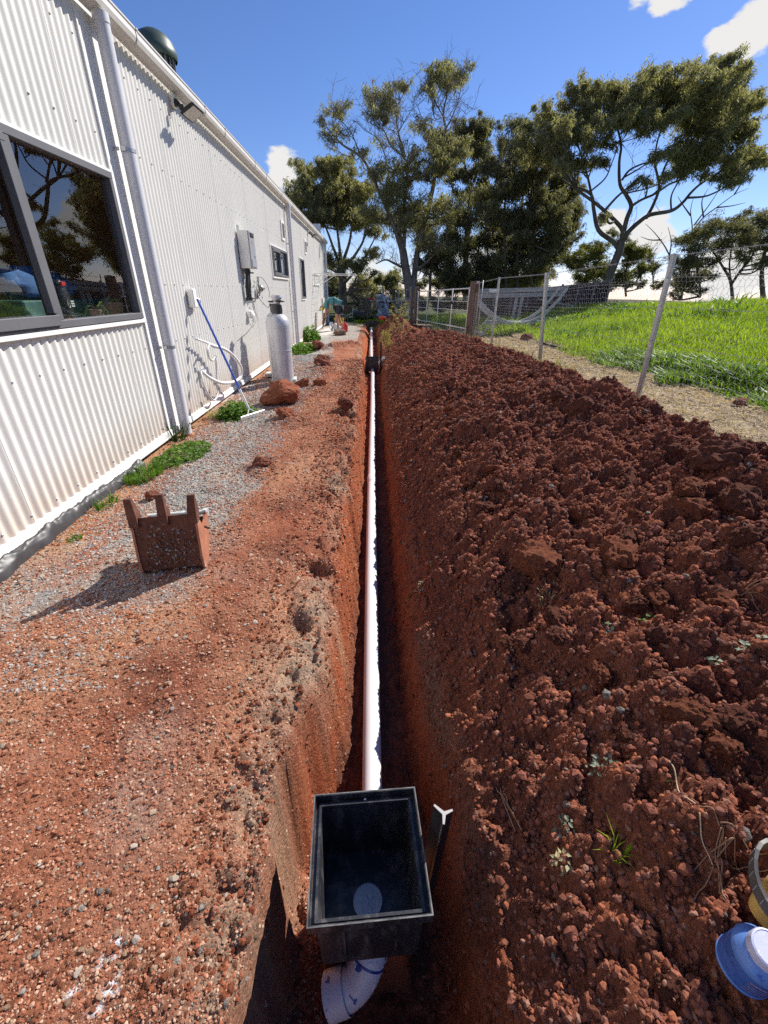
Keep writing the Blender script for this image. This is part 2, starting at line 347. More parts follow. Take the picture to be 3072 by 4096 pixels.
# ------------------------------------------------------------------ terrain
# stations down the yard: cross-section control points (x, z)
ST = {
 # Y      floor z, floor x l/r, lip x,  right wall (x,z)x2,       heap a,      heap b,      ridge,       dip,        straw edge,  fence z, z at 4.2
 -1.0: (-.84, -.305, .27, -.325, (.31, -.38), (.37, -.20), (.62, .04), (1.0, .20), (2.0, .50), (2.62, .34), (2.76, .44), .44, .52),
  0.90: (-.82, -.295, .26, -.318, (.30, -.38), (.36, -.22), (.64, -.02), (1.0, .19), (2.1, .54), (2.62, .34), (2.76, .44), .43, .52),
  1.35: (-.68, -.10, .17, -.235, (.245, -.42), (.315, -.31), (.60, -.05), (1.0, .20), (2.2, .57), (2.62, .34), (2.76, .44), .43, .52),
  4.0: (-.57, -.095, .165, -.20, (.225, -.38), (.29, -.24), (.60, .06), (1.1, .33), (2.3, .58), (2.64, .33), (2.76, .43), .42, .50),
  5.5: (-.53, -.095, .165, -.20, (.22, -.34), (.28, -.19), (.60, .08), (1.1, .35), (2.25, .53), (2.62, .34), (2.76, .39), .37, .46),
  8.0: (-.45, -.11, .17, -.205, (.22, -.28), (.28, -.13), (.60, .12), (1.1, .36), (2.15, .50), (2.55, .33), (2.74, .32), .29, .36),
 10.0: (-.39, -.15, .19, -.235, (.24, -.22), (.30, -.05), (.60, .14), (1.1, .36), (1.95, .50), (2.4, .27), (2.7, .25), .25, .32),
 11.3: (-.36, -.17, .20, -.26, (.24, -.20), (.30, -.05), (.60, .14), (1.1, .34), (1.75, .48), (2.2, .22), (2.5, .22), .23, .30),
 12.8: (-.34, -.15, .19, -.26, (.24, -.18), (.30, -.04), (.55, .10), (.9, .20), (1.3, .30), (1.75, .18), (2.3, .20), .20, .27),
 14.5: (-.32, -.13, .19, -.26, (.24, -.16), (.30, -.03), (.52, .14), (.75, .34), (1.05, .48), (1.5, .18), (2.1, .16), .17, .25),
 18.5: (-.30, -.12, .19, -.26, (.24, -.14), (.30, -.02), (.50, .16), (.72, .40), (1.0, .55), (1.4, .16), (1.9, .13), .13, .22),
 20.0: (-.30, -.12, .19, -.26, (.24, -.14), (.30, -.02), (.50, .10), (.70, .28), (.95, .38), (1.3, .12), (1.8, .12), .12, .22),
 21.3: (-.34, -.18, .22, -.28, (.26, -.14), (.32, -.02), (.50, .05), (.70, .12), (.95, .16), (1.3, .11), (1.8, .11), .11, .22),
 21.9: (-.30, -.16, .20, -.26, (.24, -.12), (.30, .0), (.50, .04), (.70, .06), (.95, .08), (1.3, .10), (1.8, .10), .10, .22),
 22.15: (.02, -.12, .16, -.26, (.24, .02), (.30, .03), (.50, .04), (.70, .05), (.95, .06), (1.3, .08), (1.8, .09), .10, .22),
 26.0: (.02, -.12, .16, -.26, (.24, .02), (.30, .02), (.50, .02), (.70, .03), (.95, .04), (1.3, .05), (1.8, .06), .08, .20),
}
_SY = sorted(ST)
def section(Y):
    Y = min(max(Y, _SY[0]), _SY[-1]); k = max(0, min(len(_SY) - 2, int(np.searchsorted(_SY, Y, 'right')) - 1)); y0, y1 = _SY[k], _SY[k + 1]; t = (Y - y0) / (y1 - y0)
    def fl(a, b): return tuple(fl(p, q) for p, q in zip(a, b)) if isinstance(a, tuple) else a + (b - a) * t
    fz, fxl, fxr, lip, w1, w2, ha, hb, rg, dp, st_, zf, z42 = fl(ST[y0], ST[y1])
    near = max(0.0, 1 - Y / 6)
    pts = [(-2.4, -.07 - .03 * near), (-2.05, -.05 - .03 * near), (-1.5, -.02), (-.9, 0.0), (-.5, .012), (lip - .12, .0), (lip, -.03), (lip + min(.045, (fxl - lip) * .35), -.11 if fz < -.15 else 0.01),
           (fxl - min(.025, (fxl - lip) * .3), fz + .10 if fz < -.15 else .015), (fxl, fz), (fxr, fz), (fxr + .02, fz + .08 if fz < -.1 else fz), w1, w2, ha, hb, rg, dp, st_, (max(2.95, st_[0] + .2), zf), (4.2, z42)]
    return [p[0] for p in pts], [p[1] for p in pts], lip, w2[0], st_[0]

MOUNDS = [(-.98, 3.55, .17, .07), (-.80, 3.75, .12, .05), (-1.25, 3.1, .08, .04), (-.95, 5.15, .32, .05), (-1.05, 6.35, .25, .06), (-.85, 6.9, .25, .05), (-.62, 6.7, .22, .03),
          (-1.05, 8.8, .35, .05), (-.9, 9.2, .3, .04), (-1.0, 12.4, .40, .13), (-1.35, 12.0, .25, .10), (-.6, 12.9, .35, .12), (-.95, 13.4, .4, .06),
          (-.34, 5.7, .13, .05), (-.34, 4.3, .10, .03), (-.42, 7.7, .15, .03), (-.40, 3.0, .12, .03), (-.52, 2.2, .16, .03), (-.62, 1.5, .2, .03), (-.85, 1.25, .2, .03), (-.6, 2.8, .15, .025)]
HOLES = [(-.315, 5.45, .10, .13), (-.30, 3.2, .05, .06), (-.34, 2.0, .06, .06), (-.36, 1.55, .06, .07), (-.33, 6.9, .08, .07)]

def height(X, Y, parts=False):
    """X, Y same-shape arrays sampled on rows of constant Y (2-D) -> z, and the zone masks"""
    X = np.asarray(X, float); Y = np.asarray(Y, float); Z = np.empty_like(X); lipx = np.empty_like(X); hx = np.empty_like(X); sx = np.empty_like(X)
    wob = .022 * fbm2(Y * 1.6, Y * 0 + 3.3, 3, 5) ; wobr = .035 * fbm2(Y * 1.3, Y * 0 + 8.1, 3, 6)
    fine_w = .026 * fbm2(X * 7, Y * 8, 4, 31, .6) * np.exp(-np.clip(np.abs(X) - .12, 0, 1) * 2)
    Xw = X + np.where(X < .03, wob, wobr) * np.exp(-np.clip(np.abs(X - .03) - .3, 0, None) * 4) + fine_w * (np.abs(X) < 1)
    Xs = Xw + .10 * fbm2(X * 1.5, Y * 1.1, 3, 8) * np.clip((X - 2.0) / .4, 0, 1)
    for r in range(X.shape[0]):
        xs, zs, lip, w2x, stx = section(float(Y[r, 0]))
        Z[r] = np.interp(Xs[r], xs, zs); lipx[r] = lip; hx[r] = w2x; sx[r] = stx
    sm = lambda v, a, b: np.clip((v - a) / (b - a), 0, 1) ** 2 * (3 - 2 * np.clip((v - a) / (b - a), 0, 1))
    heap = sm(Xw, hx - .04, hx + .12) * (1 - sm(Xs, sx - .10, sx))
    heap = heap * (1 - sm(Y, 21.5, 22.2))
    path = 1 - sm(Xw, lipx - .03, lipx + .03)
    trench = np.clip(1 - heap - path - sm(Xs, sx - .10, sx), 0, 1) * (1 - sm(Y, 21.9, 22.2))
    straw = sm(Xs, sx - .10, sx)
    edge = np.exp(-((Xw - lipx + .05) / .13) ** 2)
    # lumpy spoil
    up = sm(Xw, hx, hx + .5)
    b1 = bumps2(X + .1 * fbm2(X * 3, Y * 3, 2, 3), Y, .34, 1); b2 = bumps2(X + .03 * fbm2(X * 9, Y * 9, 2, 4), Y, .155, 2); b3 = bumps2(X, Y + .01 * fbm2(X * 20, Y * 20, 2, 2), .075, 3, .8); b4 = bumps2(X, Y, .038, 4, .8)
    broad = fbm2(X * 1.1, Y * .8, 3, 12)
    Z = Z + heap * (.085 * broad * up + (.01 + .085 * up) * (b1 - .25) * (.6 + .8 * np.clip(broad + .3, 0, 1)) * .8 + .085 * b2 * (.25 + .75 * up) + (.03 + .035 * up) * b3 + .030 * b4 + .020 * fbm2(X * 14, Y * 14, 4, 14) + .020 * np.abs(fbm2(X * 22, Y * 22, 4, 15, .6)) - .02 * (1 - up))
    # path: fairly flat, trodden, with crumbs thrown along the lip
    near_lip = np.exp(-np.clip(lipx - Xw, 0, None) / .22)
    crumb = np.clip(fbm2(X * 2.2, Y * 1.5, 3, 21) + .1, 0, 1)
    Z = Z + path * (.016 * fbm2(X * 2.1, Y * 1.7, 3, 22) + .006 * fbm2(X * 18, Y * 18, 4, 23) + (.018 + .030 * near_lip) * (b2 * .8 + b3) * crumb * (.35 + near_lip) + .010 * b4 * (.3 + near_lip) + .007 * np.abs(fbm2(X * 34, Y * 34, 3, 29)) + .004 * fbm2(X * 60, Y * 60, 2, 30))
    mound = np.zeros_like(Z)
    for mx_, my, r, h in MOUNDS:
        g = np.exp(-(((X - mx_) ** 2 + (Y - my) ** 2) / (r * r))); mound = np.maximum(mound, g)
        Z = Z + path * g * h * (.5 + .6 * b2 + .5 * b3 + .3 * fbm2(X * 12, Y * 12, 3, 27))
    for mx_, my, r, h in HOLES:
        g = np.exp(-(((X - mx_) ** 2 + ((Y - my) * .8) ** 2) / (r * r)) ** 2); Z = Z - g * h * np.clip(path + edge, 0, 1)
    # trench sides and floor
    Z = Z + trench * (.018 * fbm2(X * 8, Y * 5, 4, 24) + .028 * b3 + .018 * b4)
    Z = Z + edge * (.03 * fbm2(X * 9, Y * 7, 4, 25) + .032 * (b3 - .15) + .035 * (b2 - .2) * (Xw < .05))
    Z = np.maximum(Z, np.where((np.abs(X + .01) < .15) & (Y > .55) & (Y < .82), -.315 - .25 * np.clip(np.abs(X + .01) - .12, 0, 1) / .03 - .2 * np.clip(.60 - Y, 0, 1) / .05 - .02 * b3, -9))
    Z = Z + straw * (.035 * fbm2(X * 2.5, Y * 2.5, 4, 26) + .012 * fbm2(X * 12, Y * 12, 3, 28))
    if parts: return Z, dict(heap=heap, path=path, trench=trench, straw=straw, edge=edge, Xw=Xw, Xs=Xs, lip=lipx, hx=hx, sx=sx, b1=b1, b2=b2, b3=b3, b4=b4, mound=mound, near_lip=near_lip, crumb=crumb)
    return Z

def paddock_z(X, Y):
    xs = np.interp(Y, [-5, 5, 8, 12, 15, 21, 60], [.50, .47, .36, .27, .24, .20, .2])
    rise = .20 * np.clip(X - 3.7, 0, 4.9) * np.interp(Y, [-5, 11, 16, 20, 30, 60], [1, 1, .85, .72, .6, .5])
    fall = -.05 * np.clip(X - 9.5, 0, 60) - .045 * np.clip(Y - 19, 0, 80)
    return xs + rise + fall + .06 * fbm2(X * .5, Y * .5, 3, 41) + .03 * fbm2(X * 2, Y * 2, 3, 42) - .03

GRID = {}
def grid_z(x, y):
    """height of the built ground, read back from its grid"""
    xs, ys, Z = GRID['xs'], GRID['ys'], GRID['Z']; x = np.clip(x, xs[0], xs[-1] - 1e-6); y = np.clip(y, ys[0], ys[-1] - 1e-6)
    i = np.clip(np.searchsorted(xs, x, 'right') - 1, 0, len(xs) - 2); j = np.clip(np.searchsorted(ys, y, 'right') - 1, 0, len(ys) - 2)
    u = (x - xs[i]) / (xs[i + 1] - xs[i]); v = (y - ys[j]) / (ys[j + 1] - ys[j])
    return (Z[j, i] * (1 - u) + Z[j, i + 1] * u) * (1 - v) + (Z[j + 1, i] * (1 - u) + Z[j + 1, i + 1] * u) * v
def ground_z(x, y):
    if x > 4.1: return float(paddock_z(np.array([x]), np.array([y]))[0])
    if y > 24: return .02
    return float(grid_z(np.array([x]), np.array([y]))[0])
def drop(u, v, tmax=40, dz=0.0):
    """where the sight line through photograph pixel (u, v) meets the soil"""
    d = ray(u, v); t = .5; p = EYE
    while t < tmax:
        p = EYE + d * t
        if p.z < ground_z(p.x, p.y) + dz: break
        t += max(.01, .004 * t)
    return p

def build_ground():
    xs = np.concatenate([np.arange(-2.42, -.42, .0135), np.arange(-.42, .40, .0065), np.arange(.40, 2.7, .0125), np.arange(2.7, 4.25, .03)])
    ys = [-.6]
    while ys[-1] < 24.3: ys.append(ys[-1] + .0085 + .0034 * max(ys[-1], 0))
    ys = np.array(ys); X, Y = np.meshgrid(xs, ys)
    Z, m = height(X, Y, True); GRID.update(xs=xs, ys=ys, Z=Z)
    # albedo of the soils
    n1 = fbm2(X * 1.3, Y * .9, 4, 51); n2 = fbm2(X * 5, Y * 4, 4, 52); n3 = fbm2(X * 16, Y * 14, 3, 53)
    def C(*c): return np.array(c)[None, None, :]
    def mix(a, b, t): return a + (b - a) * np.clip(t, 0, 1)[..., None]
    red = mix(C(.315, .115, .064), C(.37, .18, .112), n1 * .9 + .5); red = mix(red, C(.24, .074, .039), np.clip(n2 * 1.2 + .1, 0, 1))
    gravel = mix(C(.36, .33, .285), C(.25, .245, .235), n2 + .5); gravel = mix(gravel, C(.44, .40, .34), n3 * .8 + .2)
    sand = mix(C(.46, .215, .105), C(.43, .26, .16), n2 + .5)
    tan = mix(C(.36, .25, .17), C(.28, .20, .15), n3 + .5)
    dark = mix(C(.145, .054, .037), C(.20, .071, .044), n2 + .5); dark = mix(dark, C(.27, .094, .05), np.clip(n1 * 1.6 + .05, 0, 1) * .8)
    tr = mix(C(.33, .095, .045), C(.40, .13, .055), n2 + .4); tr = mix(tr, C(.26, .075, .04), np.clip(n3 + .2, 0, 1))
    # where the grey screenings lie: a band along the wall, broken by sand
    gb = np.exp(-((X + 1.50 - .10 * np.sin(Y * .7)) / .46) ** 2) + .45 * n1 + .4 * n2 + .08
    gfar = np.clip((Y - 1.55) / .7 + n2, 0, 1)
    g = np.clip((gb - .45) * 3, 0, 1) * gfar
    g = np.maximum(g, np.clip((Y - 13.8) / 1.2 + n2, 0, 1) * (X < -.45) * .9)
    g = np.maximum(g, np.clip(fbm2(X * 1.1 + 5, Y * 1.3, 3, 54) * 2.2 - .1, 0, 1) * np.clip((2.6 - Y) / .6, 0, 1) * .75 * np.clip((-.55 - X) / .3, 0, 1))
    sandm = np.clip((-1.75 - X) / .2 + n2 * 1.2, 0, 1) * np.clip(1.1 - g, 0, 1)
    c = mix(red, sand, np.maximum(sandm, np.clip(n1 * 1.3 - .05, 0, 1) * .6)); c = mix(c, gravel, g)
    white = np.exp(-(((X + 2.0) / .25) ** 2 + ((Y - 7.0) / .9) ** 2)) + np.exp(-(((X + 1.75) / .35) ** 2 + ((Y - 18.4) / 2.0) ** 2)) * 1.3
    c = mix(c, C(.62, .59, .55), np.clip(white * 1.4 + n2 * .6 - .3, 0, 1))
    c = mix(c, dark, np.clip(m['mound'] * 1.6 - .2 + n2 * .4, 0, 1) * .75)
    c = mix(c, mix(dark, red, n1 * .5 + .55), np.clip(m['near_lip'] * 1.3 * (.5 + m['crumb'] * 1.6) - .25, 0, 1) * .8)
    spl = np.exp(-(((X + .585) / .06) ** 2 + ((Y - .40) / .05) ** 2)) + .75 * np.exp(-(((X + .64) / .05) ** 2 + ((Y - .345) / .03) ** 2))
    c = mix(c, C(.75, .74, .76), ((spl + n3 * 1.5 > .92) & (spl > .25)) * 1.0)
    tanm = np.clip(m['edge'] * 1.3 + n1 * 1.4 + n2 * .7 - .95, 0, 1) * (X < .05)
    tanr = np.exp(-((m['Xw'] - m['hx'] + .02) / .05) ** 2) * np.clip(n1 * 2.5 + .1 + (Y < 2.6) * .3, 0, 1)
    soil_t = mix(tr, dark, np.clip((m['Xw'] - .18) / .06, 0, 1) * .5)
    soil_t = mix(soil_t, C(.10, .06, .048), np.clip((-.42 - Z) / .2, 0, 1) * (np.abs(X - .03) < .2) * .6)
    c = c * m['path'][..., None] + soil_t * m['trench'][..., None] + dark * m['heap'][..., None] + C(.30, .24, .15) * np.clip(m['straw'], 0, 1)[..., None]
    c = mix(c, tan, tanm * .9); c = mix(c, C(.17, .125, .095), tanr * .8)
    st = mix(C(.46, .36, .235), C(.30, .225, .14), n2 + .5); c = mix(c, st, m['straw'])
    gg = np.clip((Y - 21.6) / .6, 0, 1); grassc = mix(C(.13, .19, .035), C(.24, .20, .11), n1 * 1.5 + .45); c = mix(c, grassc, gg * np.clip((X + 1.0) / .3, 0, 1))
    wet = np.exp(-(((X - 1.75) / .5) ** 2 + ((Y - 1.2) / .8) ** 2))
    c = np.clip(c, .01, .9)
    soil = np.concatenate([c, np.ones(c.shape[:2] + (1,))], -1)
    nr, nc = X.shape; idx = np.arange(nr * nc).reshape(nr, nc)
    quads = np.stack([idx[:-1, :-1], idx[:-1, 1:], idx[1:, 1:], idx[1:, :-1]], -1).reshape(-1, 4)
    ctr = lambda a: ((a[:-1, :-1] + a[1:, 1:]) / 2).ravel()
    xw = ctr(m['Xw']); xS = ctr(m['Xs']); lp = ctr(m['lip']); hx = ctr(m['hx']); sx = ctr(m['sx']); yy = ctr(Y)
    zone = np.zeros(len(quads), int)
    zone[xw > -1.15] = 1; zone[(xw > lp)] = 2; zone[(xw > hx - .02)] = 3; zone[(xw > hx + .1) & (xS > sx - .05)] = 4; zone[(yy > 22.1)] = 5
    P = np.stack([X, Y, Z], -1).reshape(-1, 3); S = soil.reshape(-1, 4); out = {}
    for k, nm in enumerate(('gravel_strip', 'dirt_path', 'trench', 'spoil_heap', 'straw_verge', 'garden_ground')):
        q = quads[zone == k]; u, inv = np.unique(q, return_inverse=True)
        out[nm] = tag(np_mesh(nm, P[u], inv.reshape(q.shape), M_soil, smooth=True, attrs={'soil': ('POINT', 'FLOAT_COLOR', S[u])}), kind='structure')
    return out
GROUND = build_ground()

def build_far_ground():
    xs = np.concatenate([np.arange(4.1, 16, .12), np.arange(16, 40, .8)]); ys = np.concatenate([np.arange(-6, 26, .13), np.arange(26, 60, .9)])
    X, Y = np.meshgrid(xs, ys); Z = paddock_z(X, Y)
    def C(*c): return np.array(c)[None, None, :]
    n = fbm2(X * .8, Y * .8, 4, 61)[..., None]
    c = C(.075, .115, .022) + (C(.13, .17, .035) - C(.075, .115, .022)) * np.clip(n + .5, 0, 1)
    bare = np.clip((3.95 + .3 * n[..., 0] + np.clip(Y - 7, 0, 8) * .10 - X) / .25, 0, 1)[..., None]; c = c + (C(.44, .35, .22) - c) * bare
    soil = np.concatenate([c, np.ones(c.shape[:2] + (1,))], -1).reshape(-1, 4)
    nr, nc = X.shape; idx = np.arange(nr * nc).reshape(nr, nc); q = np.stack([idx[:-1, :-1], idx[:-1, 1:], idx[1:, 1:], idx[1:, :-1]], -1).reshape(-1, 4)
    tag(np_mesh('paddock', np.stack([X, Y, Z], -1).reshape(-1, 3), q, M_soil, smooth=True, attrs={'soil': ('POINT', 'FLOAT_COLOR', soil)}), kind='structure')
    # everything beyond: one sheet to the horizon
    gx = np.concatenate([-np.geomspace(500, 30, 14), np.arange(-25, 26, 2.5), np.geomspace(30, 500, 14)]); gy = np.concatenate([[-300, -100, -30, -8], np.arange(-4, 60, 2.5), np.geomspace(62, 900, 16)])
    X, Y = np.meshgrid(gx, gy); r = np.hypot(X, Y - 10)
    Z = -1.35 - .00 * X; Z = np.where(Y > 23.5, np.where(X < 4.2, .015 + .01 * np.sin(X), -.2) - .035 * np.clip(Y - 34, 0, 200), Z); Z = Z + .2 * fbm2(X * .05, Y * .05, 3, 62) * (r > 60)
    c = C(.07, .09, .03) + 0 * X[..., None]; c = c + (C(.09, .075, .045) - c) * np.clip(fbm2(X * .3, Y * .3, 3, 63)[..., None] + .4, 0, 1)
    soil = np.concatenate([c, np.ones(c.shape[:2] + (1,))], -1).reshape(-1, 4)
    nr, nc = X.shape; idx = np.arange(nr * nc).reshape(nr, nc); q = np.stack([idx[:-1, :-1], idx[:-1, 1:], idx[1:, 1:], idx[1:, :-1]], -1).reshape(-1, 4)
    tag(np_mesh('ground', np.stack([X, Y, Z], -1).reshape(-1, 3), q, M_soil, smooth=True, attrs={'soil': ('POINT', 'FLOAT_COLOR', soil)}), kind='structure')
build_far_ground()

# ------------------------------------------------------------------ clods and stones
def scatter_merged(name, pts, sizes, sub, variants, colors, parent, mat_, squash=.75, sink=.25, seed=0):
    """many small lumps as one mesh"""
    rs = np.random.RandomState(seed); Vs = []; Fs = []; Cs = []; n0 = 0
    lib = [rock_np(sub, seed * 31 + k, .38, 6, (1, rs.uniform(.6, .95), rs.uniform(.5, .85) * squash / .75)) for k in range(variants)]
    which = rs.randint(0, variants, len(pts))
    for k in range(variants):
        i = np.where(which == k)[0]
        if not len(i): continue
        V, Fc = lib[k]; n = len(i); a = rs.uniform(0, 2 * np.pi, n); tl = rs.normal(0, .35, n); ca, sa = np.cos(a), np.sin(a); ct, s_t = np.cos(tl), np.sin(tl)
        x = V[None, :, 0]; y = V[None, :, 1]; z = V[None, :, 2]
        x, z = x * ct[:, None] + z * s_t[:, None], -x * s_t[:, None] + z * ct[:, None]
        x, y = x * ca[:, None] - y * sa[:, None], x * sa[:, None] + y * ca[:, None]
        s = sizes[i][:, None]
        P = np.stack([x * s + pts[i, 0][:, None], y * s + pts[i, 1][:, None], z * s + (pts[i, 2] + sizes[i] * (.5 - sink))[:, None]], -1).reshape(-1, 3)
        Fk = (Fc[None] + (np.arange(n) * len(V))[:, None, None]).reshape(-1, 3) + n0
        Vs.append(P); Fs.append(Fk); Cs.append(np.repeat(colors[i], len(V), axis=0)); n0 += len(P)
    Cc = np.concatenate(Cs); Cc = np.concatenate([Cc, np.ones((len(Cc), 1))], 1)
    return tag(np_mesh(name, np.concatenate(Vs), np.concatenate(Fs), mat_, parent, smooth=False, attrs={'soil': ('POINT', 'FLOAT_COLOR', Cc)}), kind='stuff')

def heights_at(px, py): return grid_z(np.asarray(px, float), np.asarray(py, float))

CLOD_DUST = []
def rubble(name, pts, sizes, shapes, parent, seed, flat=.8):
    """a great many crumbs: points that carry small lumps (one stuff object)"""
    rs = np.random.RandomState(seed); n = len(pts); me = bpy.data.meshes.new(name); me.vertices.add(n); me.vertices.foreach_set('co', np.asarray(pts, np.float32).ravel())
    for an, ty, key, data in (('turn', 'FLOAT_VECTOR', 'vector', np.stack([rs.normal(0, .4, n), rs.normal(0, .4, n), rs.uniform(0, 6.283, n)], 1)), ('size', 'FLOAT', 'value', sizes), ('pick', 'INT', 'value', rs.randint(0, len(shapes), n))):
        a = me.attributes.new(an, ty, 'POINT'); a.data.foreach_set(key, np.asarray(data, np.int32 if ty == 'INT' else np.float32).ravel())
    o = link(bpy.data.objects.new(name, me), parent)
    col = bpy.data.collections.new(name + '_shapes')
    for k, s_ in enumerate(shapes): q = bpy.data.objects.new('crumb_%02d' % k, s_); col.objects.link(q)
    ng = bpy.data.node_groups.new(name, 'GeometryNodeTree'); ng.interface.new_socket('Geometry', in_out='INPUT', socket_type='NodeSocketGeometry'); ng.interface.new_socket('Geometry', in_out='OUTPUT', socket_type='NodeSocketGeometry')
    N = ng.nodes.new; L = ng.links.new; gi = N('NodeGroupInput'); go = N('NodeGroupOutput'); ip = N('GeometryNodeInstanceOnPoints'); ci = N('GeometryNodeCollectionInfo'); ci.inputs['Collection'].default_value = col; ci.inputs['Separate Children'].default_value = True; ci.inputs['Reset Children'].default_value = True
    def attr(nm, ty):
        q = N('GeometryNodeInputNamedAttribute'); q.data_type = ty; q.inputs['Name'].default_value = nm; return q.outputs['Attribute']
    L(gi.outputs[0], ip.inputs['Points']); L(ci.outputs[0], ip.inputs['Instance']); ip.inputs['Pick Instance'].default_value = True; L(attr('pick', 'INT'), ip.inputs['Instance Index']); L(attr('turn', 'FLOAT_VECTOR'), ip.inputs['Rotation']); L(attr('size', 'FLOAT'), ip.inputs['Scale']); L(ip.outputs[0], go.inputs[0])
    md = o.modifiers.new('rubble', 'NODES'); md.node_group = ng
    return tag(o, kind='stuff')

def shape_set(cols, seed, flat, per=4, rough=.4):
    out = []; rs = np.random.RandomState(seed)
    for ci, c in enumerate(cols):
        m = bpy.data.materials.new('crumb_soil_%d_%d' % (seed, ci)); m.use_nodes = True; b = m.node_tree.nodes['Principled BSDF']; b.inputs['Base Color'].default_value = (*c, 1); b.inputs['Roughness'].default_value = .95; b.inputs['Specular IOR Level'].default_value = .06
        for k in range(per):
            V, Fc = rock_np(1 if k else 2, seed * 50 + ci * 9 + k, rough, 5, (1, rs.uniform(.6, .95), rs.uniform(.7, 1.0) * flat)); o = np_mesh('crumb', V, Fc, m, smooth=False); out.append(o.data); bpy.data.objects.remove(o)
    return out

def build_rubble():
    rs = np.random.RandomState(33)
    n = 190000; y = .08 + rs.rand(n) ** 2.3 * 11.5; x = .27 + rs.rand(n) * 2.4; k = (x < np.interp(y, [0, 8, 10, 12.6], [2.66, 2.6, 2.4, 1.8])) & (x < 1.0 * y + .75); x, y = x[k], y[k]; n = len(x)
    cl = .8 * fbm2(x * 2.4, y * 2.0, 4, 77) + .25; k = (cl + rs.rand(n) * .9 > .22) & ((x > .42) | (rs.rand(n) < .5)); x, y = x[k], y[k]; n = len(x)
    s = (.0018 + .0105 * rs.rand(n) ** 4.2) * (1 + .24 * y); z = heights_at(x, y) + s * .2
    D = np.concatenate(CLOD_DUST); x = np.concatenate([x, D[:, 0]]); y2 = np.concatenate([y, D[:, 1]]); z = np.concatenate([z, D[:, 2]]); s = np.concatenate([s, (.0015 + .006 * rs.rand(len(D)) ** 3.5) * (1 + .22 * D[:, 3])]); y = y2
    cols = [(.215, .080, .050), (.25, .098, .064), (.17, .060, .040), (.31, .108, .056), (.19, .082, .060), (.25, .086, .050), (.27, .135, .095)]
    rubble('soil_rubble', np.stack([x, y, z], 1), s, shape_set(cols, 3, .85), GROUND['spoil_heap'], 1)
    n = 150000; y = .22 + rs.rand(n) ** 2.2 * 10; x = -.12 - rs.rand(n) * 2.0; k = np.abs(x) < 1.05 * y + .75; x, y = x[k], y[k]; n = len(x)
    cl = fbm2(x * 2.6, y * 2.0, 4, 78) + .35 * np.clip(1.6 - y, -.2, 1); k = cl + rs.rand(n) * .9 > .30; x, y = x[k], y[k]; n = len(x)
    s = (.0016 + .0040 * rs.rand(n) ** 3.2) * (1 + .32 * y); z = heights_at(x, y) + s * .2
    cols = [(.36, .15, .09), (.40, .21, .14), (.30, .105, .055), (.44, .27, .185), (.34, .135, .078), (.24, .080, .045), (.47, .33, .24)]
    rubble('path_grit', np.stack([x, y, z], 1), s, shape_set(cols, 4, .55, 4, .3), GROUND['dirt_path'], 2)
    # grey screenings of the gravel strip
    n = 60000; y = 1.2 + rs.rand(n) ** 1.5 * 10; x = -1.5 + rs.normal(0, .30, n); k = (x > -2.12) & (x < -.9) & (fbm2(x * 2, y * 1.6, 3, 79) + rs.rand(n) > .35) & (rs.rand(n) < np.clip((y - 1.1) / 1.2, .15, 1)); x, y = x[k], y[k]; n = len(x)
    s = (.0026 + .0055 * rs.rand(n) ** 2.5) * (1 + .22 * y); z = heights_at(x, y) + s * .15
    cols = [(.34, .33, .31), (.26, .265, .27), (.42, .40, .365), (.21, .21, .215), (.38, .33, .28)]
    rubble('grey_screenings', np.stack([x, y, z], 1), s, shape_set(cols, 5, .5, 4, .25), GROUND['gravel_strip'], 3)

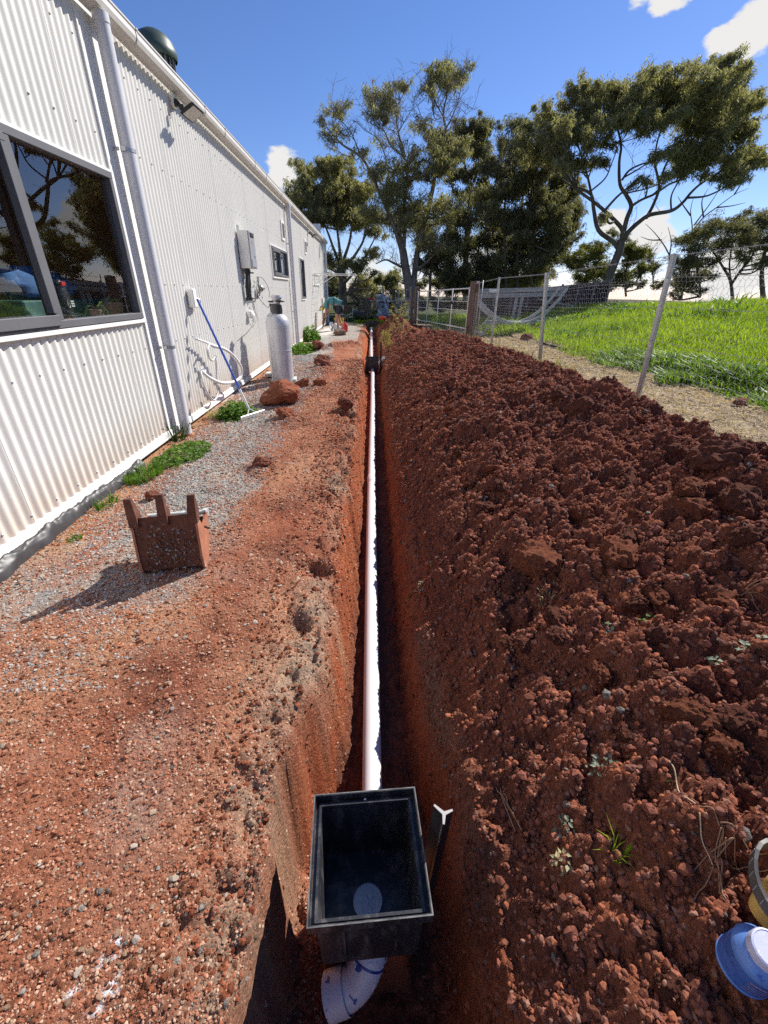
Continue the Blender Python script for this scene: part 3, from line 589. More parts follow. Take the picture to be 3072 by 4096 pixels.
def build_clods():
    rs = np.random.RandomState(3)
    # loose crumbs on the heap
    n = 20000; y = .1 + (rs.rand(n) ** 2.0) * 12.5; x = .30 + rs.rand(n) * 2.35; keep = x < np.interp(y, [0, 8, 10, 12.6], [2.66, 2.6, 2.4, 1.8]); x, y = x[keep], y[keep]
    cl = fbm2(x * 1.6, y * 1.4, 3, 71); keep = (cl + rs.rand(len(x)) * .9 > .22) & ((x > .5) | (rs.rand(len(x)) < .35)); x, y = x[keep], y[keep]
    s = .006 + .018 * rs.rand(len(x)) ** 3.4 + .0026 * y * rs.rand(len(x)); z = heights_at(x, y)
    col = np.array([.235, .088, .060]) * rs.uniform(.7, 1.5, (len(x), 1)); hot = rs.rand(len(x)) < .22; col[hot] = np.array([.33, .12, .07]) * rs.uniform(.8, 1.3, (hot.sum(), 1))
    pale = rs.rand(len(x)) < .05; col[pale] = np.array([.26, .235, .21]) * rs.uniform(.5, 1.3, (pale.sum(), 1))
    scatter_merged('soil_crumbs', np.stack([x, y, z], 1), s, 1, 14, col, GROUND['spoil_heap'], M_soil, .8, .2, 5)
    # the clods one can pick out, each an object
    me = []
    for k in range(16):
        V, Fc = rock_np(4, 200 + k, .46, 3, (1, rs.uniform(.7, .95), rs.uniform(.55, .8)))
        o = np_mesh('clod', V, Fc, (M_rock_dark, M_rock, M_rock_dark, M_rock_dark)[k % 4], smooth=False); me.append(o.data); bpy.data.objects.remove(o)
    spots = []
    named = [((2330, 1640), .17), ((2130, 1500), .10), ((2240, 1580), .13), ((2310, 1600), .09), ((2850, 1830), .24), ((2690, 1830), .16), ((2480, 2230), .17), ((2140, 2260), .20), ((2060, 2340), .10), ((2750, 2880), .105), ((2890, 2990), .095),
             ((1940, 2030), .10), ((1990, 1950), .09), ((2560, 1690), .10), ((2960, 2010), .16), ((2740, 2050), .17), ((2400, 2700), .07), ((2620, 2560), .09), ((2900, 2420), .10), ((2100, 2580), .075), ((2230, 2480), .085), ((2540, 2420), .08), ((2010, 2480), .06),
             ((2110, 3350), .030), ((2590, 3750), .05), ((2500, 2180), .12), ((1960, 1880), .09), ((1800, 1700), .08), ((1860, 1560), .09), ((2760, 1960), .12), ((3000, 2150), .10), ((2320, 2060), .12), ((2500, 1950), .14), ((2620, 2380), .10)]
    for (u, v), r in named:
        p = drop(u, v); spots.append((p.x, p.y, r * .66))
    while len(spots) < 300:
        y_ = .25 + rs.rand() ** 1.5 * 8.5; x_ = .42 + rs.rand() * 2.15
        if x_ > .72 and y_ < .75: continue
        r = (.016 + .040 * rs.rand() ** 2.2) * (1 + .07 * y_); r *= (.55 + .45 * min(1, (x_ - .2) / .8)); spots.append((x_, y_, r))
    zz = heights_at(np.array([s_[0] for s_ in spots]), np.array([s_[1] for s_ in spots]))
    for k, ((x_, y_, r), z_) in enumerate(zip(spots, zz)):
        o = bpy.data.objects.new('clod', me[rs.randint(0, len(me))]); link(o, GROUND['spoil_heap']); o.location = (x_, y_, z_ - r * .02); o.scale = (r, r, r); o.rotation_euler = (rs.normal(0, .3), rs.normal(0, .3), rs.uniform(0, 6.28))
        if r > .025:     # loose soil lying on the clod
            vv = np.array([v_.co[:] for v_ in o.data.vertices])[rs.randint(0, len(o.data.vertices), int(30 + 700 * r))]; Rm = np.array(Euler(o.rotation_euler).to_matrix()); w_ = (vv * r) @ Rm.T; w_ = w_[w_[:, 2] > r * .05] + np.array(o.location); CLOD_DUST.append(np.concatenate([w_, np.full((len(w_), 1), y_)], 1))
    # crumbs broken from the trench edges
    n = 16000; y = .35 + rs.rand(n) ** 1.6 * 10; x = np.where(rs.rand(n) < .6, -.11 - rs.rand(n) ** 1.3 * .42, .15 + rs.rand(n) * .25); z = heights_at(x, y); s = (.002 + .010 * rs.rand(n) ** 4) * (1 + .14 * y)
    col = np.array([.26, .085, .045]) * rs.uniform(.6, 1.35, (n, 1)); pale = rs.rand(n) < .12; col[pale] = np.array([.34, .24, .17]) * rs.uniform(.6, 1.1, (pale.sum(), 1))
    scatter_merged('edge_crumbs', np.stack([x, y, z], 1), s, 1, 10, col, GROUND['trench'], M_soil, .8, .3, 8)
    # stones and crumbs on the path and the gravel
    n = 30000; y = .22 + rs.rand(n) ** 2.3 * 9; x = -.30 - rs.rand(n) * 1.85; kk = np.abs(x) < 1.05 * y + .75; x, y = x[kk], y[kk]; n = len(x)
    dens = fbm2(x * 2, y * 2, 3, 75) + .35 * np.clip(1.7 - y, -.4, 1) + .3 * np.exp(-((x + 1.5) / .4) ** 2); keep = (dens + rs.rand(n) * 1.0 > .62); x, y = x[keep], y[keep]; z = heights_at(x, y)
    s = (.0026 + .0085 * rs.rand(len(x)) ** 4) * (1 + .20 * y); gl = np.clip(np.exp(-((x + 1.55) / .45) ** 2) * np.clip((y - 2.0), 0, 1) + .12, 0, 1); u = rs.rand(len(x))
    col = np.where((u < gl)[:, None], np.array([.33, .295, .26]) * rs.uniform(.55, 1.3, (len(x), 1)), np.array([.32, .125, .07]) * rs.uniform(.6, 1.3, (len(x), 1)))
    t = rs.rand(len(x)) < .25; col[t] = np.array([.42, .275, .185]) * rs.uniform(.7, 1.2, (t.sum(), 1))
    scatter_merged('gravel', np.stack([x, y, z], 1), s, 1, 12, col, GROUND['gravel_strip'], M_soil, .5, .25, 6)
    # the stones on the path that stand out
    ms = []
    for k, (c1, c2) in enumerate([((.34, .24, .17), (.46, .34, .25)), ((.34, .27, .21), (.45, .37, .29)), ((.30, .12, .075), (.40, .18, .11)), ((.42, .33, .25), (.52, .44, .36)), ((.36, .20, .13), (.45, .29, .20))]):
        ms.append(mat('path_stone_%d' % k, c1, .9, 0, 0, 60, col2=c2, spec=.15, bump=.5, bscale=120, coord='Object'))
    lib = []
    for k in range(15):
        V, Fc = rock_np(2, 400 + k, .2, 9, (1, rs.uniform(.5, .8), rs.uniform(.28, .5))); o = np_mesh('stone', V, Fc, ms[k % 5], smooth=False); lib.append(o.data); bpy.data.objects.remove(o)
    xs_, ys_ = [], []
    while len(xs_) < 300:
        y_ = .3 + rs.rand() ** 1.7 * 4.0; x_ = -2.0 + rs.rand() * 1.68
        if abs(x_) / max(y_, .3) > 2.2: continue
        xs_.append(x_); ys_.append(y_)
    zz = heights_at(np.array(xs_), np.array(ys_))
    for x_, y_, z_ in zip(xs_, ys_, zz):
        r = (.006 + .014 * rs.rand() ** 2.6) * (.8 + .16 * y_); o = bpy.data.objects.new('stone', lib[rs.randint(0, 15)]); link(o, GROUND['dirt_path']); o.location = (x_, y_, z_ + r * .1); o.scale = (r, r, r); o.rotation_euler = (rs.normal(0, .2), rs.normal(0, .2), rs.uniform(0, 6.28))
build_clods()
build_rubble()

BOULDERS = [
 ('boulder', 'large red earth boulder in front of the silver gas cylinders', 'boulder', (-1.27, 6.05), (.29, .23, .19), 11),
 ('boulder', 'flat red slab of earth lying just below the large boulder', 'rock', (-1.05, 5.2), (.145, .11, .065), 12),
 ('boulder', 'brown clod standing beside the right foot of the gas cylinder', 'clod', (-1.14, 7.15), (.12, .10, .085), 13),
 ('boulder', 'orange brown clod on the path right of the cylinders, smaller of the neighbouring pair', 'clod', (-.87, 7.2), (.115, .09, .075), 14),
 ('boulder', 'rounded dark earth boulder alone in the middle of the path beyond the cylinders', 'boulder', (-1.0, 9.15), (.21, .19, .14), 15),
 ('boulder', 'dark earth lump beside the green weeds by the second downpipe', 'clod', (-1.42, 11.9), (.18, .15, .11), 16),
 ('boulder', 'overturned crusty earth slab lying before the red fuel can', 'boulder', (-1.12, 16.3), (.24, .18, .12), 17),
 ('boulder', 'dark crumbled clod on grey gravel above the digger bucket', 'clod', (-.97, 3.55), (.085, .07, .05), 18),
 ('boulder', 'small dark clod by the grass tuft near the black plastic', 'clod', (-1.70, 3.02), (.05, .045, .04), 19),
 ('boulder', 'dark crumbling clod on the lip of the trench left of the pipe', 'clod', (-.34, 5.62), (.12, .10, .07), 20),
]
for nm, lb, ct, (x_, y_), sq, sd in BOULDERS:
    V, Fc = rock_np(4, sd, .38, 7, sq); o = np_mesh(nm, V, Fc, M_rock if sd in (11, 12, 13, 14) else (M_rock_pale if sd == 17 else M_rock_dark), smooth=False)
    o.location = (x_, y_, ground_z(x_, y_) + sq[2] * .62); o.rotation_euler = (0, 0, sd * .7); tag(o, lb, ct)
    if sd == 12: o.rotation_euler = (.1, .15, .3)
# ------------------------------------------------------------------ the shed
WX = -2.18
SILL, HEAD, EAVE = 1.16, 2.25, 3.40
WINS = [(1.75, 4.42, SILL, HEAD), (10.72, 12.55, 1.67, HEAD), (14.8, 15.6, SILL, HEAD)]
FLAT = [(4.47, 4.80), (12.68, 13.0), (22.2, 22.6)]      # flat joint flashings behind the downpipes
PITCH, AMP = .081, .0088

def build_shed():
    sh = thing('shed', 'long white corrugated metal shed with grey framed windows beside the trench', 'shed', (WX, 10, 0), world=True)
    # corrugated sheets, each its own part
    y0, y1 = -1.6, 22.6; ny = int(round((y1 - y0) / PITCH))
    zrows = [0.045, .6, SILL - .035, 1.67 - .035, HEAD + .03, 2.9, EAVE - .02]
    per = 10
    for s0 in range(0, ny, per):
        ya, yb = y0 + s0 * PITCH, min(y1, y0 + (s0 + per) * PITCH)
        n = int(round((yb - ya) / PITCH)) * 12
        cuts = sorted(set([ya + (yb - ya) * k / n for k in range(n + 1)] + [c for w in WINS for c in (w[0] - .03, w[1] + .03) if ya < c < yb] + [c for f in FLAT for c in f if ya < c < yb]))
        prev = None; V = []; Fq = []
        rows = zrows
        for c in cuts:
            x = WX + AMP * math.cos(2 * math.pi * (c - y0) / PITCH) + (.0012 if (s0 // per) % 2 else 0)
            V += [(x, c, z) for z in rows]
        nr = len(rows)
        for i in range(len(cuts) - 1):
            cm = (cuts[i] + cuts[i + 1]) / 2
            if any(a < cm < b for a, b in FLAT): continue
            for j in range(nr - 1):
                zm = (rows[j] + rows[j + 1]) / 2
                if any(w[0] - .03 < cm < w[1] + .03 and w[2] - .04 < zm < w[3] + .04 for w in WINS): continue
                Fq.append((i * nr + j, (i + 1) * nr + j, (i + 1) * nr + j + 1, i * nr + j + 1))
        # where a window cuts a sheet right through, the piece above and the piece below are two
        lo_ = [q for q in Fq if V[q[0]][2] < SILL + .3]; hi_ = [q for q in Fq if V[q[0]][2] >= SILL + .3]; cutw = [w for w in WINS if w[0] - .03 <= ya + 1e-6 and yb - 1e-6 <= w[1] + .03]
        if cutw: lo_ = [q for q in Fq if V[q[0]][2] < cutw[0][2] - .05]; hi_ = [q for q in Fq if V[q[0]][2] > cutw[0][2] + .05]
        for grp in ((lo_, hi_) if cutw else (Fq,)):
            if grp:
                g_ = np.array(grp); u_, inv_ = np.unique(g_, return_inverse=True); np_mesh('cladding_sheet', np.array(V)[u_], inv_.reshape(g_.shape), M_white_metal, sh, smooth=True)
    for a, b in FLAT:
        m = MB(); m.box((WX - .004, (a + b) / 2, (EAVE + .06) / 2), (.02, b - a - .004, EAVE - .08)); 
        m.box((WX + .012, a + .012, (EAVE + .06) / 2), (.016, .02, EAVE - .082)); m.box((WX + .012, b - .012, (EAVE + .06) / 2), (.016, .02, EAVE - .082)); m.build('joint_flashing', M_white_trim, sh)
    # flashing along the foot of the wall
    m = MB(); pr = [(0.0, .062), (.018, .054), (.021, .012), (.028, .0), (.024, -.012), (-.02, -.012), (-.02, .062)]
    vs = []; 
    for yy in (y0, y1 + .02): vs += [(WX + .002 + a, yy, b) for a, b in pr]
    k = len(pr); m.add(vs, [(i, (i + 1) % k, k + (i + 1) % k, k + i) for i in range(k)] + [tuple(range(k - 1, -1, -1)), tuple(range(k, 2 * k))]); m.build('base_flashing', M_white_trim, sh)
    # screws, one part
    m = MB(); rs = random.Random(2)
    for z in (.117, .90, 1.45, 2.5, 3.05):
        k = 2
        while y0 + k * PITCH < y1:
            y = y0 + k * PITCH
            if not any(w[0] - .1 < y < w[1] + .1 and w[2] - .05 < z < w[3] + .05 for w in WINS) and not any(a < y < b for a, b in FLAT) and y < 13:
                m.lathe([(.0085, 0), (.0085, .0015), (.0052, .002), (.0045, .006), (.0, .0065)], Matrix.Translation((WX + AMP + .001, y, z)) @ Matrix.Rotation(math.pi / 2, 4, 'Y'), 6, False)
            k += 3
    tag(m.build('wall_screws', M_white_trim, sh), kind='stuff')
    # roof, end walls, inside of the wall
    m = MB(); rise = math.tan(math.radians(10)); xa, xb = WX - .02, WX - 9.0; n = 90
    za = EAVE + .015
    vs = []; Fq = []
    for i in range(n * 4 + 1):
        y = y0 - .1 + (y1 - y0 + .3) * i / (n * 4); dz = .012 * math.cos(2 * math.pi * i / 4)
        vs += [(WX + .06, y, za - .01 + dz), (xb, y, za + rise * 9 + dz)]
    for i in range(n * 4): Fq.append((2 * i, 2 * i + 1, 2 * i + 3, 2 * i + 2))
    np_mesh('roof', vs, Fq, M_white_metal, sh, smooth=True)
    m.box(((xa + xb) / 2 - .03, y0 + .02, 2.0), (8.9, .04, 4.0)); m.build('end_wall', M_white_metal, sh); m = MB(); m.box(((xa + xb) / 2 - .03, y1 - .03, 2.0), (8.9, .04, 4.0)); m.build('end_wall', M_white_metal, sh)
    # rooms behind the windows
    m = MB(); M_room = mat('room_lining', (.50, .24, .13), .8, 0, .2, 2); M_floor = mat('room_floor', (.12, .09, .07), .7)
    m.box((WX - 2.3, 4.4, 2.0), (.05, 6.0, 2.6)); m.box((WX - 1.2, 5.6, 1.9), (2.1, .05, 2.6)); m.build('room_wall', M_room, sh)
    m = MB(); m.box((WX - 1.2, 3.0, .4), (2.2, 5, .05)); m.box((WX - 1.2, 4.2, 3.2), (2.2, 6, .03)); m.build('room_ceiling', M_floor, sh)
    m = MB(); m.box((WX - .20, 3.2, SILL - .03), (.30, 2.9, .03), bev=.005); m.build('inner_sill', mat('sill_board', (.55, .50, .43), .5), sh)
    # gutter: quad profile swept along the eave
    pr = [(.012, .0), (.10, .0), (.128, .012), (.142, .045), (.138, .085), (.146, .095), (.146, .108), (.136, .108), (.130, .09), (.130, .05), (.118, .022), (.095, .012), (.012, .012)]
    gz = EAVE - .12; ys = [y0 - .1] + [y0 + k * 1.5 for k in range(0, 17)] + [y1 + .35]; vs = []; fs = []; k = len(pr)
    for yy in ys: vs += [(WX + .012 + a, yy, gz + b) for a, b in pr]
    m = MB()
    for r in range(len(ys) - 1): fs += [(r * k + i, r * k + (i + 1) % k, (r + 1) * k + (i + 1) % k, (r + 1) * k + i) for i in range(k)]
    fs += [tuple(range(k - 1, -1, -1)), tuple((len(ys) - 1) * k + i for i in range(k))]
    m.add(vs, fs); m.box((WX + .07, y0 - .1, gz + .055), (.14, .004, .10)); m.box((WX + .085, y1 + .351, gz + .054), (.148, .004, .108))
    gut = m.build('gutter', M_gutter, sh)
    opr = [(a * 1.035 + .001, b - .003 if b < .05 else b + .002) for a, b in pr[1:7]]
    for yy in (1.3, 3.05, 4.0, 5.2, 6.9, 7.7, 9.4, 10.3, 11.9, 13.4, 15.0, 16.8, 18.6, 20.4, 22.0):
        b_ = MB(); vs = []
        for d in (-.012, .012): vs += [(WX + .012 + a, yy + d, gz + b) for a, b in opr] + [(WX + .012 + a - .004, yy + d, gz + b + .003) for a, b in reversed(opr)]
        q = len(opr) * 2; b_.add(vs, [(i, (i + 1) % q, q + (i + 1) % q, q + i) for i in range(q)] + [tuple(range(q - 1, -1, -1)), tuple(range(q, 2 * q))]); b_.build('gutter_bracket', M_gutter, gut)
    # downpipes
    for k, (yy, r, zb) in enumerate(((4.70, .056, -.03), (12.9, .056, -.05), (22.38, .05, 0))):
        m = MB(); m.tube([(WX + .098, yy, zb), (WX + .098, yy, gz - .002)], r, 20); m.tube([(WX + .098, yy, gz - .06), (WX + .098, yy, gz - .0015)], r + .004, 20, cap=True)
        dp = m.build('downpipe', M_downpipe, sh, True, 40)
        for zz in (2.45, .88):
            b_ = MB(); b_.tube([(WX + .098, yy, zz - .014), (WX + .098, yy, zz + .014)], r + .003, 20); b_.box((WX + .03, yy - r - .012, zz), (.05, .004, .026)); b_.box((WX + .092, yy - r - .014, zz), (.03, .018, .03)); b_.build('strap', M_downpipe if k else M_galv, dp, True, 40)
    # windows
    M_glass = glass_mat()
    def window(w, bars, sash=None):
        a, b, lo, hi = w; m = MB(); d = .075; t = .05
        xf = WX + .012
        m.box((xf, (a + b) / 2, hi - t / 2), (d, b - a, t), bev=.004); m.box((xf, (a + b) / 2, lo + t / 2), (d, b - a, t), bev=.004)
        for yy in (a + t / 2, b - t / 2): m.box((xf, yy, (lo + hi) / 2), (d - .002, t, hi - lo - 2 * t), bev=.003)
        for yy in bars: m.box((xf, yy, (lo + hi) / 2), (d - .004, .07, hi - lo - 2 * t), bev=.003)
        f = m.build('window', M_frame, sh)
        edges = [a + t] + [y_ for yy in bars for y_ in (yy - .035, yy + .035)] + [b - t]
        for k in range(0, len(edges), 2):
            p = MB(); p.box((xf - .012, (edges[k] + edges[k + 1]) / 2, (lo + hi) / 2), (.005, edges[k + 1] - edges[k], hi - lo - 2 * t)); p.build('pane', M_glass, f)
        if sash:
            for s0, s1, out in sash:
                s = MB(); x2 = xf + out; t2 = .045
                s.box((x2, (s0 + s1) / 2, hi - t - t2 / 2), (.05, s1 - s0, t2), bev=.003); s.box((x2, (s0 + s1) / 2, lo + t + t2 / 2 - .02), (.055, s1 - s0, t2 + .02), bev=.003)
                for yy in (s0 + t2 / 2, s1 - t2 / 2): s.box((x2, yy, (lo + hi) / 2), (.048, t2, hi - lo - 2 * t - 2 * t2), bev=.003)
                s.build('sash', M_frame, f)
        tr = MB(); tr.box((WX + .018, (a + b) / 2, lo - .020), (.05, b - a + .10, .034), bev=.004); tr.box((WX + .012, (a + b) / 2, hi + .012), (.04, b - a + .10, .02), bev=.003)
        for yy in (a - .025, b + .025): tr.box((WX + .012, yy, (lo + hi) / 2), (.036, .044, hi - lo + .0), bev=.003)
        tr.build('trim', M_white_trim, f)
        return f
    window(WINS[0], [2.2, 3.25], [(2.24, 3.22, .028)])
    f = window(WINS[1], [11.62], [(10.80, 11.60, .02)])
    window(WINS[2], [])
    # wall vents
    for y, z in ((12.35, 2.68), (16.3, 2.65), (13.35, 2.66)):
        m = MB(); m.box((WX + .018, y, z), (.03, .36, .42), bev=.006); v = m.build('wall_vent', M_white_trim, sh)
        for k in range(7):
            s = MB(); s.box((WX + .037, y, z - .12 + k * .04), (.012, .22, .026), Euler((0, .5, 0))); s.build('louvre', M_galv, v)
        s = MB(); s.box((WX + .0345, y, z), (.003, .24, .29)); s.build('opening', M_black, v)
    # roof ventilator
    v = MB(); T = Matrix.Translation((-2.62, 7.2, 3.5)); v.lathe([(.16, -.05), (.16, .30)], T, 24); rv = v.build('roof_ventilator', M_dark_metal, sh, True, 40)
    d = MB(); d.lathe([(.235, .38), (.245, .40), (.245, .46), (.235, .475), (.215, .53), (.165, .59), (.09, .63), (.0, .645)], T, 28, False); d.build('hood', mat('green_hood', (.05, .075, .062), .45, .2, .15, 6), rv, True, 50)
    d = MB()
    for k in range(20):
        a = 2 * math.pi * k / 20; d.box((-2.62 + .19 * math.cos(a), 7.2 + .19 * math.sin(a), 3.84), (.004, .05, .14), Euler((0, 0, a + .6)))
    d.build('vanes', M_galv, rv)
    return sh

def glass_mat():
    m = bpy.data.materials.new('window_glass'); m.use_nodes = True; nt = m.node_tree; L = nt.links; nt.nodes.clear()
    o = nt.nodes.new('ShaderNodeOutputMaterial'); t = nt.nodes.new('ShaderNodeBsdfTransparent'); t.inputs['Color'].default_value = (.90, .92, .91, 1)
    g = nt.nodes.new('ShaderNodeBsdfGlossy'); g.inputs['Roughness'].default_value = .0; g.inputs['Color'].default_value = (.95, .97, 1, 1)
    fr = nt.nodes.new('ShaderNodeFresnel'); fr.inputs['IOR'].default_value = 1.9
    mx = nt.nodes.new('ShaderNodeMixShader'); ge = nt.nodes.new('ShaderNodeNewGeometry'); iv = nt.nodes.new('ShaderNodeMath'); iv.operation = 'SUBTRACT'; iv.inputs[0].default_value = 1.0; L.new(ge.outputs['Backfacing'], iv.inputs[1]); ml = nt.nodes.new('ShaderNodeMath'); ml.operation = 'MULTIPLY'; L.new(fr.outputs[0], ml.inputs[0]); L.new(iv.outputs[0], ml.inputs[1])
    L.new(ml.outputs[0], mx.inputs[0]); L.new(t.outputs[0], mx.inputs[1]); L.new(g.outputs[0], mx.inputs[2]); L.new(mx.outputs[0], o.inputs['Surface']); return m
SHED = build_shed()

# things on the inner sill of the near window
def sill_things():
    z = SILL - .012
    p = thing('pouch', 'dark upright pouch with red base standing inside the big window', 'pouch', (WX - .16, 3.66, z), world=True)
    m = MB(); c = (WX - .16, 3.66)
    V, Fc = ICO[3]; V = V * np.array([.045, .062, .17]); V[:, 2] = np.clip(V[:, 2], -.15, .17); V = V + np.array([c[0], c[1], z + .15]); np_mesh('bag', V, Fc, mat('pouch_foil', (.03, .03, .028), .35, 0, .1, 8), p, True)
    m = MB(); m.box((c[0] + .002, c[1], z + .028), (.094, .128, .055), bev=.02); m.build('base_panel', M_red, p)
    m = MB(); m.box((c[0] + .035, c[1] - .01, z + .285), (.02, .05, .03), bev=.004); m.build('seal', M_red, p)
    lg = MB(); x = c[0] + .0475; M_w = mat('white_print', (.75, .75, .73), .5)
    dp = [(0, .034), (.012, .012), (.016, -.006), (.010, -.02), (0, -.024), (-.010, -.02), (-.016, -.006), (-.012, .012)]
    lg.tube([(x, c[1] - .022 + a, z + .15 + b) for a, b in dp], .0018, 5, closed=True)
    lg.tube([(x, c[1] - .022 + a * .5, z + .143 + b * .5) for a, b in dp], .0014, 5, closed=True)
    for k in range(3):
        for j in range(4): lg.box((x, c[1] + .008 + j * .0095, z + .168 - k * .016), (.002, .007, .011))
    lg.build('print', M_w, p)
    for k, (yy, r, h, lab) in enumerate(((4.03, .055, .10, 'small brown pot with a trailing leaf on the window sill'), (4.33, .075, .15, 'larger ribbed tan pot with drooping green leaves on the window sill'))):
        q = thing('potted_plant', lab, 'pot plant', (WX - .15, yy, z), world=True); m = MB()
        prof = [(r * .75, 0)] + [(r * (.78 + .22 * i / 8) + (.003 if i % 2 else 0), h * i / 8) for i in range(9)] + [(r * .9, h), (r * .85, h - .02)]
        m.lathe(prof, Matrix.Translation((WX - .15, yy, z)), 18); m.build('pot', mat('terracotta_tan', (.34, .20, .11), .7, 0, .2, 20), q, True, 40)
        for j in range(6 if k else 3):
            a = j * 1.7 + k; L_ = .20 + .05 * (j % 3); pts = []
            for t in range(7):
                u = t / 6; pts.append(Vector((WX - .15 + .05 * math.cos(a) * u * 1.6, yy + math.sin(a) * L_ * u * .9, z + h + .17 * u - .26 * u * u)))
            lf = MB(); vs = []
            for t, pnt in enumerate(pts):
                w = .016 * math.sin(math.pi * (t + .4) / 7); vs += [pnt + Vector((w, 0, w * .3)), pnt + Vector((0, 0, -w * .2)), pnt + Vector((-w, 0, w * .3))]
            lf.add(vs, [f for t in range(6) for f in ((3 * t, 3 * t + 1, 3 * t + 4, 3 * t + 3), (3 * t + 1, 3 * t + 2, 3 * t + 5, 3 * t + 4))]); lf.build('leaf', mat('pot_leaf', (.17, .26, .07), .4, 0, .2, 9), q, True)
    b = MB(); rs = random.Random(3); M_bl = mat('blue_cloth', (.05, .13, .32), .8, 0, .4, 9, bump=.4, bscale=10)
    V, Fc = rock_np(3, 61, .35, 4, (.18, .42, .13)); o = np_mesh('crumpled_cloth', V + np.array([WX - .55, 4.0, 1.42]), Fc, M_bl, None, True); tag(o, 'crumpled blue bag lying behind the big window glass', 'bag')
    t = MB(); t.box((WX - .6, 4.0, .9), (.5, 1.0, .84), bev=.01); tag(t.build('cabinet', mat('teal_box', (.05, .12, .11), .6, 0, .3, 5)), 'dark green cabinet standing inside behind the window sill', 'cabinet')
sill_things()

# ------------------------------------------------------------------ things on the wall
def floodlight(y, z, lab, s=1.0, grp='floodlights under the eave'):
    t = thing('floodlight', lab, 'floodlight', (WX, y, z), group=None)
    m = MB(); m.box((.03, 0, .05), (.05, .10, .12), bev=.008); m.build('junction_box', M_white_trim, t)
    m = MB(); m.tube([(.05, -.02, .05), (.10, -.05, .02), (.13, -.07, -.02)], .013, 8); m.lathe([(0, -.03), (.028, -.03), (.032, 0), (.028, .03), (0, .03)], Matrix.Translation((.07, -.03, .02)), 12); m.box((.135, -.075, -.03), (.05, .06, .05), bev=.006); m.build('arm', M_black, t)
    R = Euler((math.radians(-6), math.radians(62), math.radians(-12)))
    m = MB(); m.box((.24, -.08, -.07), (.022, .24, .18), R, bev=.006)
    for k in range(9): m.box(Vector((.24, -.08, -.07)) + R.to_matrix() @ Vector((-.018, -.1 + k * .025, 0)), (.016, .004, .15), R)
    m.build('housing', M_black, t)
    m = MB(); m.box(Vector((.24, -.08, -.07)) + R.to_matrix() @ Vector((.0125, 0, 0)), (.004, .205, .145), R); m.build('lens', mat('lamp_lens', (.62, .62, .60), .25, 0, .08, 30), t)
    return t
floodlight(6.2, 3.17, 'black floodlight on an arm under the gutter nearest the camera', .3)
floodlight(17.2, 3.10, 'small black floodlight far along the wall under the gutter')

